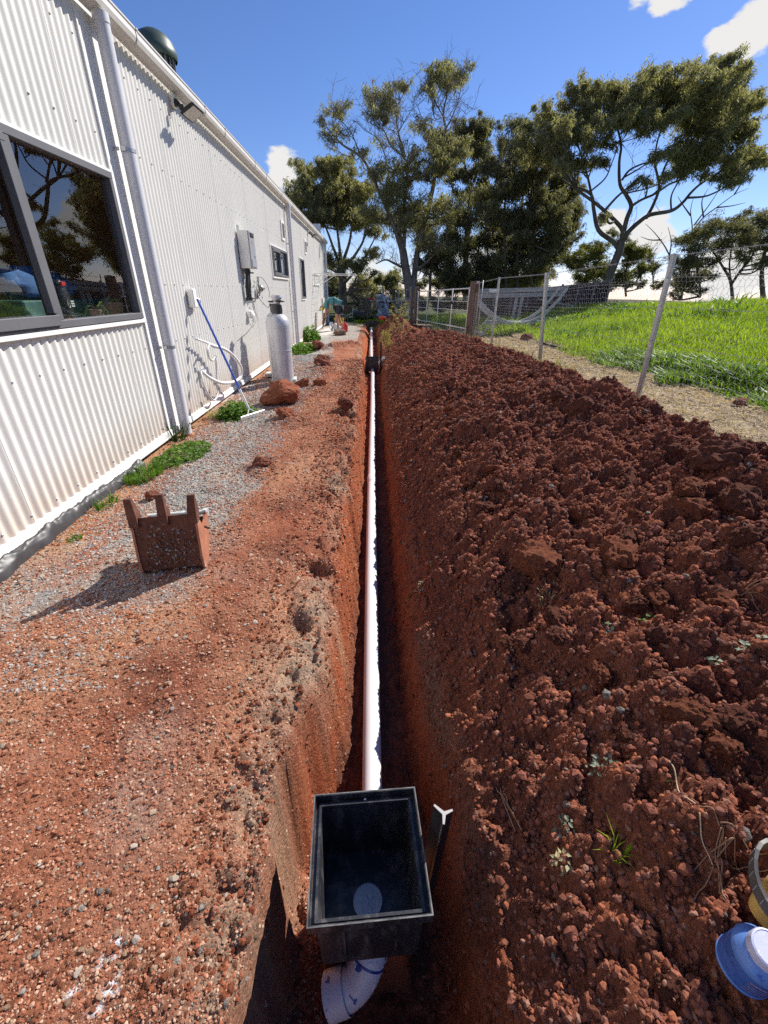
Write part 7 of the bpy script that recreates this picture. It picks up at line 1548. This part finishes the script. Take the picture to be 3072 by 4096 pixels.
    cl = [(1230, 1000, 115, 75), (1100, 1130, 105, 75), (1260, 1160, 125, 75), (1150, 1300, 105, 70), (1260, 1400, 100, 50, .8), (1000, 1350, 80, 55, .8), (1350, 1270, 100, 80), (1080, 1430, 90, 50, .8), (960, 1450, 60, 40, .6), (1180, 1480, 100, 50, .8), (1330, 1500, 90, 50, .8), (1080, 1540, 90, 50), (1230, 1540, 90, 45), (1000, 1490, 70, 50), (900, 1400, 70, 50), (1400, 1500, 90, 50), (1500, 1520, 90, 50), (1600, 1490, 80, 50), (1650, 1420, 70, 60)]
    make_tree('gum_tree', 'thin stemmed olive brown gum thicket right of the sparse middle tree', 'tree', b[:], L_, spec(zo4, Y, cl, 5, 1.35, 1.5, 3), 78000, L_GUM_DARK, M_bark, .18, 5, 7, 'gum trees beyond the yard')
    Y = 28.0; b = zo4(1440, 1600, Y)
    L_ = [limb(zo4, Y, [(1390, 1680), (1380, 1500), (1370, 1250), (1380, 950), (1410, 700)], (.18, .03)), limb(zo4, Y, [(1460, 1680), (1450, 1450), (1470, 1200), (1490, 900), (1440, 620)], (.18, .03), .7), limb(zo4, Y, [(1560, 1680), (1540, 1500), (1560, 1250), (1560, 1000)], (.16, .03), -.5)]
    cl = [(1435, 545, 70, 55), (1400, 660, 85, 60), (1500, 690, 75, 65), (1380, 825, 95, 65), (1490, 870, 80, 65), (1400, 950, 115, 75), (1550, 980, 75, 75), (1430, 1110, 125, 75), (1570, 1150, 85, 85), (1500, 1290, 105, 75), (1600, 1340, 70, 75), (1430, 1400, 105, 55), (1550, 1440, 85, 50), (1640, 1040, 90, 90), (1670, 1220, 90, 80), (1730, 1130, 80, 70), (1700, 1340, 90, 70), (1790, 1230, 60, 60), (1600, 820, 80, 60, .8), (1640, 740, 80, 60), (1710, 860, 90, 70), (1760, 970, 90, 70), (1650, 650, 60, 50), (1560, 740, 70, 60), (1840, 1080, 70, 60, .8)]
    make_tree('gum_tree', 'dense drooping gum joined to the left flank of the largest spreading gum', 'tree', b[:], L_, spec(zo4, Y, cl, 6, 1.3, 1.5, 3), 100000, L_GUM_DARK, M_bark_dark, .17, 6, 7, 'gum trees beyond the yard')
    # shrubby growth at the feet of the trees
    Y = 27.0; b = zo5(640, 1640, Y)
    L_ = [limb(zo5, Y, [(780, 1680), (770, 1560), (800, 1450)], (.10, .03)), limb(zo5, Y, [(520, 1680), (530, 1560), (560, 1430)], (.10, .03))]
    cl = [(560, 1420, 85, 70), (480, 1480, 75, 60), (640, 1390, 60, 45), (850, 1440, 75, 75), (790, 1380, 60, 40), (800, 1550, 85, 60), (880, 1540, 40, 70), (620, 1510, 90, 60), (520, 1560, 80, 50), (700, 1590, 100, 50)]
    make_tree('bush', 'large yellow green bush behind the foot of the largest spreading gum', 'bush', b[:], L_, spec(zo5, Y, cl, 7, 1.1, .8, 2), 40000, L_BUSH, M_bark_dark, .14, 7, 8, None, droop=.2)
    Y = 34.0; b = zo5(950, 1560, Y)
    L_ = [limb(zo5, Y, [(950, 1640), (945, 1520), (930, 1430)], (.10, .03))]
    make_tree('shrub', 'small dark shrub right of the yellow green bush against the clouds', 'shrub', b[:], L_, spec(zo5, Y, [(930, 1430, 45, 36), (960, 1500, 45, 40), (700, 1290, 60, 36), (790, 1300, 40, 30), (985, 1600, 50, 40)], 8), 5000, L_GUM_DARK, M_bark_dark, .18, 8, 6, None, droop=.3)
    # trees at the right edge
    Y = 27.0; b = zo5(1440, 1640, Y)
    L_ = [limb(zo5, Y, [(1440, 1700), (1425, 1580), (1380, 1500), (1330, 1420), (1260, 1330)], (.15, .04)), limb(zo5, Y, [(1435, 1600), (1490, 1520), (1560, 1430), (1600, 1300)], (.13, .04)), limb(zo5, Y, [(1240, 1680), (1230, 1560), (1200, 1430), (1190, 1350)], (.12, .04), .5), limb(zo5, Y, [(1630, 1700), (1620, 1550), (1640, 1400), (1690, 1250)], (.22, .08)), limb(zo5, Y, [(1430, 1600), (1420, 1480), (1440, 1350)], (.09, .04))]
    cl = [(1190, 1330, 100, 55), (1300, 1240, 100, 50), (1480, 1245, 115, 55), (1590, 1200, 70, 55), (1150, 1430, 85, 45), (1350, 1360, 115, 50), (1550, 1330, 105, 50), (1250, 1470, 90, 40, .7), (1200, 1550, 95, 45), (1150, 1620, 70, 36), (1480, 1420, 90, 36, .6), (1690, 1330, 90, 70), (1720, 1180, 100, 80), (1840, 1300, 120, 100), (1820, 1100, 120, 90), (1660, 1460, 80, 40, .7), (1100, 1560, 60, 40, .7)]
    make_tree('gum_tree', 'dark layered gum at the right edge of the view behind the paddock', 'tree', b[:], L_, spec(zo5, Y, cl, 9, 1.2, 1.4, 3), 62000, L_GUM_DARK, M_bark_dark, .15, 9, 6, 'gum trees beyond the yard', droop=.4)
    m = MB(); Y = 29.0
    for lb in ([(1060, 1450), (1020, 1370), (960, 1290), (900, 1230)], [(1050, 1420), (1060, 1340), (1040, 1250)], [(1170, 1400), (1190, 1270), (1180, 1150), (1200, 1060)], [(1180, 1290), (1260, 1190), (1340, 1130), (1450, 1050), (1540, 1010)], [(1200, 1240), (1290, 1120), (1370, 1000)], [(1340, 1130), (1430, 1120), (1520, 1100)], [(1180, 1180), (1130, 1110), (1100, 1060)], [(1000, 1330), (930, 1330), (870, 1310)], [(1260, 1190), (1250, 1090), (1290, 1010)], [(1450, 1050), (1500, 980), (1580, 930)]):
        pts = smooth_path([zo5(x, y, Y) for x, y in lb], 4); m.tube(pts, list(np.linspace(.045, .010, len(pts))), 5)
    for a, b_ in (((1060, 1450), (1110, 1700)), ((1170, 1400), (1120, 1700))): m.tube([zo5(*a, Y), zo5(*b_, Y)], [.05, .08], 6)
    t = thing('bare_tree', 'thin leafless grey sapling tree leaning right under the largest spreading gum', 'tree', zo5(1110, 1700, Y)[:], world=True); m.build('trunk', M_bark, t, True)
    # hazy wood closing the view low down behind everything
    Y = 46.0
    for k, (nm, lab, xs_, seed) in enumerate((('shrub', 'low grey green shrubbery behind the bin and barbecue', [(520, 1560, 60, 60), (600, 1540, 70, 60), (690, 1520, 70, 70), (660, 1610, 80, 60), (560, 1640, 80, 50)], 11), ('shrub', 'dark undergrowth filling the gap under the sparse middle gum', [(830, 1560, 80, 60), (950, 1560, 80, 60), (1060, 1560, 80, 60), (1180, 1580, 90, 50), (1300, 1580, 90, 50), (1420, 1580, 90, 50), (1550, 1580, 90, 50), (620, 1690, 70, 50), (720, 1690, 70, 50), (830, 1690, 80, 50), (940, 1690, 80, 50), (1050, 1690, 80, 50), (1160, 1690, 80, 50), (1270, 1680, 80, 50), (1400, 1670, 90, 50)], 12), ('shrub', 'dark undergrowth behind the left rounded gum', [(290, 1600, 60, 80), (420, 1600, 70, 70), (480, 1650, 60, 50)], 13))):
        yy = (40.0, 34.0, 38.0)[k]; b = zo4(xs_[0][0], 1660, yy); make_tree(nm, lab, 'shrub', b[:], [limb(zo4, yy, [(x, 1720), (x + 5, y + 30), (x, y)], (.08, .03)) for x, y, *_ in xs_], spec(zo4, yy, xs_, seed, 1.0, 1.0), (16000, 52000, 14000)[k], L_GUM_DARK if k else L_GUM, M_bark_dark, .2, seed, 6, None, droop=.3)
    # garden plants by the tarpaulin
    Y = 25.0
    for k, (nm, lab, xs_, lm, n) in enumerate((('garden_shrub', 'pale flowering shrub between the wheelbarrow and the bin', [(1418, 1215, 34, 30), (1450, 1232, 26, 26), (1400, 1245, 30, 22)], L_GUM_PALE, 2600), ('garden_shrub', 'low leafy plants at the foot of the barbecue', [(1494, 1250, 16, 18), (1480, 1268, 20, 10)], L_WEED, 1200), ('garden_shrub', 'bright green weeds in front of the tarpaulin', [(1432, 1272, 30, 10), (1462, 1276, 30, 10), (1408, 1280, 24, 8)], L_WEED, 2000))):
        cl = []
        for u, v, rx, ry in xs_: p = at(u, v, Y - k * .6); q = at(u + rx, v, Y - k * .6); r = at(u, v - ry, Y - k * .6); cl.append((p[:], ((q - p).length, .3, (r - p).length), 1.0))
        b = cl[0][0]; make_tree(nm, lab, 'plant', (b[0], b[1], .03), [[((c[0][0], c[0][1], .0), .012), ((c[0][0], c[0][1], c[0][2]), .006)] for c in cl], cl, n, lm, M_bark, .09, 20 + k, 6, None, droop=.1)
trees()

# ------------------------------------------------------------------ small plants near the camera
def leafy(name, lab, cat, x, y, r, h, n, lm, size, seed, spiky=False, group=None, rx=1.0, ry=1.0):
    rs = np.random.RandomState(seed); a = rs.uniform(0, 2 * np.pi, n); d = r * np.sqrt(rs.rand(n)); px = x + d * np.cos(a) * rx; py = y + d * np.sin(a) * ry; gz = heights_at(px, py)
    if spiky:
        lean = rs.normal(0, .5, (n, 2)) + np.stack([np.cos(a), np.sin(a)], 1) * .5; L_ = h * rs.uniform(.6, 1.3, n); w = size * rs.uniform(.6, 1.3, n)
        b = np.stack([px, py, gz - .005], 1); m1 = b + np.stack([lean[:, 0] * L_ * .3, lean[:, 1] * L_ * .3, L_ * .6], 1); t = b + np.stack([lean[:, 0] * L_ * .9, lean[:, 1] * L_ * .9, L_ * .85], 1)
        s = np.stack([-np.sin(a + 1), np.cos(a + 1), a * 0], 1) * w[:, None]
        V = np.stack([b - s, b + s, m1 + s * .8, m1 - s * .8, t + s * .08, t - s * .08], 1).reshape(-1, 3); i = np.arange(n)[:, None] * 6; Q = np.concatenate([i + np.array([[0, 1, 2, 3]]), i + np.array([[3, 2, 4, 5]])]); tint = np.tile(rs.rand(n), 2)
    else:
        z = gz + h * rs.rand(n) * np.clip(1.1 - (d / r) ** 2, .15, 1); C = np.stack([px, py, z], 1)
        o = rs.normal(size=(n, 3)) * np.array([1, 1, .35]) + np.stack([np.cos(a), np.sin(a), a * 0 + .15], 1) * .6; o /= np.linalg.norm(o, axis=1)[:, None]; s = np.cross(o, np.array([0, 0, 1.0]) + rs.normal(0, .35, (n, 3))); s /= np.linalg.norm(s, axis=1)[:, None]
        L_ = (size * rs.uniform(.6, 1.4, n))[:, None]; w = L_ * .32
        V = np.stack([C, C + o * L_ * .35 + s * w, C + o * L_ - np.array([0, 0, .25]) * L_, C + o * L_ * .35 - s * w], 1).reshape(-1, 3); Q = np.arange(n * 4).reshape(n, 4); tint = rs.beta(2, 2, n)
    o_ = np_mesh(name, V, Q, lm, None, False, attrs={'tint': ('FACE', 'FLOAT', tint)}); return tag(o_, lab, cat, group)
L_DRY = leaf_mat('pale_dry_leaf', (.30, .26, .13), (.55, .50, .32), .3, .6)
L_SILVER = leaf_mat('silver_leaf', (.16, .19, .13), (.38, .41, .33), .3, .6)
L_DARKWEED = leaf_mat('dark_weed_leaf', (.020, .045, .012), (.06, .11, .03), .3, .6)
def weeds():
    leafy('weed', 'broad leaved weed spreading at the foot of the nearest downpipe', 'weed', -1.86, 4.02, .24, .08, 700, L_WEED, .048, 1, ry=1.6)
    leafy('weed', 'bright green grass tuft on the gravel below the nearest downpipe', 'grass tuft', -1.98, 3.48, .12, .10, 380, L_WEED, .0045, 2, True, ry=1.7)
    leafy('weed', 'small green tuft on the edge of the black plastic sheet', 'grass tuft', -2.0, 2.92, .06, .07, 90, L_WEED, .004, 3, True, ry=1.6)
    leafy('weed', 'thin lone green tuft nearer along the plastic sheet', 'grass tuft', -1.94, 2.42, .04, .04, 40, L_WEED, .004, 33, True)
    leafy('weed', 'dark grass growing up behind the nearest downpipe', 'grass tuft', -2.10, 4.52, .05, .24, 40, L_DARKWEED, .005, 4, True, ry=1.8)
    leafy('weed', 'bushy green weed around the head of the rake', 'weed', -1.74, 5.48, .22, .17, 900, L_WEED, .06, 5, ry=1.3)
    leafy('weed', 'dry brown tuft at the wall left of the rake weed', 'grass tuft', -1.98, 5.42, .10, .12, 120, L_DRY, .004, 6, True)
    leafy('weed', 'green weed patch along the wall before the second downpipe', 'weed', -1.85, 11.9, .34, .22, 700, L_WEED, .10, 7, ry=2.2)
    leafy('weed', 'large leafy weed at the wall below the tall narrow window', 'weed', -2.0, 14.9, .30, .42, 700, L_WEED, .12, 8, ry=1.8)
    # broken sprigs on the spoil
    for k, (u, v, r, h, n, lm, sz, sp, lab) in enumerate([
        (1681, 2350, .028, .035, 26, L_SILVER, .020, False, 'pale broken sprig hanging on the right trench side'), (1640, 2385, .016, .02, 12, L_WEED, .014, False, 'tiny green sprig lower on the right trench side'),
        (2176, 2410, .035, .04, 40, L_DRY, .0022, True, 'straw coloured grass wisp among clods in the middle of the heap'), (2435, 2520, .022, .025, 14, L_SILVER, .024, False, 'silvery leaf fragment lying between clods of the heap'),
        (2590, 2485, .03, .02, 14, L_WEED, .026, False, 'small green leaf lying on a clod of the heap'), (2407, 3064, .035, .03, 46, L_SILVER, .018, False, 'grey green feathery sprig on the heap beside the pit'),
        (2259, 3315, .022, .03, 34, L_SILVER, .014, False, 'tiny silver plant standing in the stony soil'), (2463, 3420, .025, .05, 26, L_GRASS, .0022, True, 'green and yellow grass shoot in the foreground soil'),
        (2250, 3450, .024, .03, 26, L_DRY, .018, False, 'withered yellow sprig in the foreground soil'), (2640, 3150, .02, .015, 10, L_WEED, .016, False, 'yellow green leaf scrap on the foreground heap'),
        (3010, 2590, .03, .02, 16, L_SILVER, .026, False, 'white spiky leaf scrap near the right edge of the heap'), (2890, 2640, .024, .02, 14, L_SILVER, .022, False, 'pale spiky sprig in the shaded hollow of the heap'), (1990, 2150, .02, .02, 16, L_DRY, .002, True, 'tiny dry wisp high on the heap')]):
        p = drop(u, v); leafy('sprig', lab, 'sprig', p.x, p.y, r, h, n, lm, sz, 40 + k, sp)
    # roots and straws on the heap
    M_root = mat('pale_root', (.30, .17, .10), .8, 0, .2, 30); rs = random.Random(6)
    for k, (u, v, lab) in enumerate(((1990, 3170, 'forked reddish root hanging down the trench side'), (2790, 3240, 'long pale straw lying on the foreground heap'), (2905, 3330, 'tangle of thin roots above the yellow jug'), (2960, 2400, 'dry stalks on a clod at the right edge'))):
        m = MB(); p0 = drop(u, v)
        for j in range((3, 2, 9, 7)[k]):
            q = Vector(p0) + Vector((rs.uniform(-.02, .02), rs.uniform(-.02, .02), .012)); pts = [q]
            dr = Vector((rs.uniform(-.6, 1), rs.uniform(-1, .2), 0)) if k else Vector((rs.uniform(-.25, .25), -1, 0)); dr.normalize()
            for z_ in range(5): q = q + dr * (.022 if k else .028) + Vector((rs.uniform(-.008, .008), rs.uniform(-.008, .008), 0)); pts.append(Vector((q.x, q.y, ground_z(q.x, q.y) + .006 + .004 * rs.random())))
            m.tube(smooth_path(pts, 3), .0018 if k else .0030, 4)
        tag(m.build('root', M_root if k != 1 else mat('straw_stalk', (.55, .45, .28), .7), None, True), lab, 'root')
    # self sown saplings on the heap by the far pit
    for k, (x, y, h, lab, r) in enumerate(((.64, 10.9, .95, 'spindly yellowish sapling standing in the spoil beyond the far pit', .26), (.36, 11.4, .55, 'short bushy yellow green sapling left of the spindly one', .13))):
        t = thing('sapling', lab, 'sapling', (x, y, ground_z(x, y) - .02), world=True); g = ground_z(x, y); m = MB(); C = []; q_ = np.random.RandomState(70 + k)
        m.tube([(x, y, g - .1), (x + .02, y, g + h * .4), (x + .01, y, g + h * .85)], [.010, .008, .004], 6)
        for j in range(14):
            z = g + h * (.25 + .6 * j / 14); a = j * 2.4; e = Vector((x + r * math.cos(a) * (1.1 - .5 * j / 14), y + r * math.sin(a), z + r * .8)); m.tube([(x + .01, y, z), e.lerp(Vector((x, y, z)), .45) + Vector((0, 0, -.02)), e], [.005, .004, .002], 4)
            for s_ in np.linspace(.4 if k == 0 else .1, 1.1, 7 if k == 0 else 12): C += [np.array(Vector((x, y, z)).lerp(e, s_)) + q_.normal(0, .025, 3) for _ in range(5)]
        m.build('stem', M_bark, t, True); C = np.array(C); V, Q = leaves_np(C, .055, q_, .1, .16); np_mesh('foliage', V, Q, leaf_mat('sapling_leaf_%s' % 'ab'[k], (.16, .13, .03), (.42, .36, .12), .4), t, False, attrs={'tint': ('FACE', 'FLOAT', q_.rand(len(Q)))})
weeds()

def grass():
    rs = np.random.RandomState(21)
    def blades(n, xr, yr, h, w, dens, name, lm, mat_lean=.55, hfun=None):
        y = yr[0] + (yr[1] - yr[0]) * rs.rand(n) ** 1.35; x = xr[0] + (xr[1] - xr[0]) * rs.rand(n) ** 1.15; keep = dens(x, y) > rs.rand(n); x, y = x[keep], y[keep]; n = len(x)
        z = np.where(x > 4.1, paddock_z(x, y), heights_at(np.clip(x, -2, 4.2), y)) - .01
        a = rs.uniform(0, 2 * np.pi, n); sc = (.8 + .045 * np.hypot(x, y)); hh = h * rs.uniform(.5, 1.4, n) * (1 + .5 * fbm2(x * 1.2, y * 1.2, 3, 91)); hh = hh * np.clip(sc, 1, 1.8) ** .3; ww = w * rs.uniform(.7, 1.3, n) * sc ** 1.3
        l = rs.normal(0, mat_lean, (n, 2)); b = np.stack([x, y, z], 1); s = np.stack([np.cos(a), np.sin(a), a * 0], 1) * ww[:, None]
        m1 = b + np.stack([l[:, 0] * hh * .35, l[:, 1] * hh * .35, hh * .62], 1); t = b + np.stack([l[:, 0] * hh * 1.0, l[:, 1] * hh * 1.0, hh * .9], 1)
        V = np.stack([b - s, b + s, m1 + s * .75, m1 - s * .75, t], 1).reshape(-1, 3); i = np.arange(n)[:, None] * 5
        T3 = np.concatenate([i + np.array([[0, 1, 2]]), i + np.array([[0, 2, 3]]), i + np.array([[3, 2, 4]])]); tint = np.tile(np.clip(rs.beta(2, 2, n) + .35 * fbm2(x * .7, y * .7, 3, 92), 0, 1), 3)
        return tag(np_mesh(name, V, T3, lm, None, False, attrs={'tint': ('FACE', 'FLOAT', tint)}), kind='stuff')
    gd = lambda x, y: np.clip((x - (3.72 + .35 * fbm2(x * 1.1, y * .8, 3, 93) + np.clip(y - 7, 0, 8) * .10)) / .22, 0, 1)
    blades(190000, (3.4, 14), (1.2, 22), .115, .0042, gd, 'paddock_grass', L_GRASS)
    blades(16000, (3.4, 4.6), (1.5, 8), .11, .011, lambda x, y: gd(x, y) * (gd(x - .7, y) < .6), 'edge_weeds', L_WEED, .9)
    blades(6000, (4.5, 11), (9, 19), .20, .014, lambda x, y: np.clip(fbm2(x * .8, y * .6, 3, 95) * 3 - .3, 0, 1), 'rank_weeds', L_WEED, .6)
    blades(3500, (2.2, 3.2), (6, 20), .17, .0045, lambda x, y: np.clip(1 - np.abs(x - np.interp(y, [6, 14, 20], [2.75, 2.6, 1.8])) / .22, 0, 1) * .8, 'heap_edge_grass', L_BUSH)
    blades(7000, (-1.2, 2.2), (22.4, 26), .10, .006, lambda x, y: np.clip(fbm2(x * 1.1, y * 1.1, 3, 96) * 2.5 + .5, 0, 1) * (x > -.9), 'garden_grass', L_GRASS)
    blades(16000, (2.0, 4.6), (13.5, 24), .24, .008, lambda x, y: np.clip((x - np.interp(y, [14, 21, 24], [3.5, 2.5, 2.2])) / .3 + fbm2(x, y, 2, 98), 0, 1), 'gate_grass', L_GRASS, .6)
    # mown straw lying along the fence
    n = 42000; y = .6 + 17 * rs.rand(n) ** 1.7; x = 2.62 + 1.75 * rs.rand(n) ** 1.1; lim = 3.9 + .3 * fbm2(x, y, 2, 93) + np.clip(y - 7, 0, 8) * .10; k = (x < lim + .1) & (x > np.interp(y, [0, 8, 11, 14, 20], [2.70, 2.68, 2.45, 2.1, 1.8])); k &= (fbm2(x * 3, y * 3, 3, 97) + rs.rand(n) * 1.1 > .25); x, y = x[k], y[k]; n = len(x)
    z = np.where(x > 4.15, paddock_z(x, y), heights_at(np.clip(x, -2, 4.2), y)) + .004 + .022 * rs.rand(n) ** 2; a = rs.uniform(0, 2 * np.pi, n); L_ = .05 + .09 * rs.rand(n); d = np.stack([np.cos(a), np.sin(a), rs.normal(.05, .16, n)], 1) * L_[:, None]; w = (.0012 + .00045 * y)[:, None]
    s = np.stack([-np.sin(a), np.cos(a), rs.normal(0, .6, n)], 1) * w; b = np.stack([x, y, z], 1); bend = np.stack([-np.sin(a), np.cos(a), a * 0 + .6], 1) * (rs.normal(0, .012, n))[:, None]
    V = np.stack([b - s, b + s, b + d * .5 + bend + s, b + d * .5 + bend - s, b + d], 1).reshape(-1, 3); i = np.arange(n)[:, None] * 5; T3 = np.concatenate([i + np.array([[0, 1, 2]]), i + np.array([[0, 2, 3]]), i + np.array([[3, 2, 4]])])
    tag(np_mesh('mown_straw', V, T3, L_STRAW, None, False, attrs={'tint': ('FACE', 'FLOAT', np.tile(rs.rand(n), 3))}), kind='stuff')
grass()
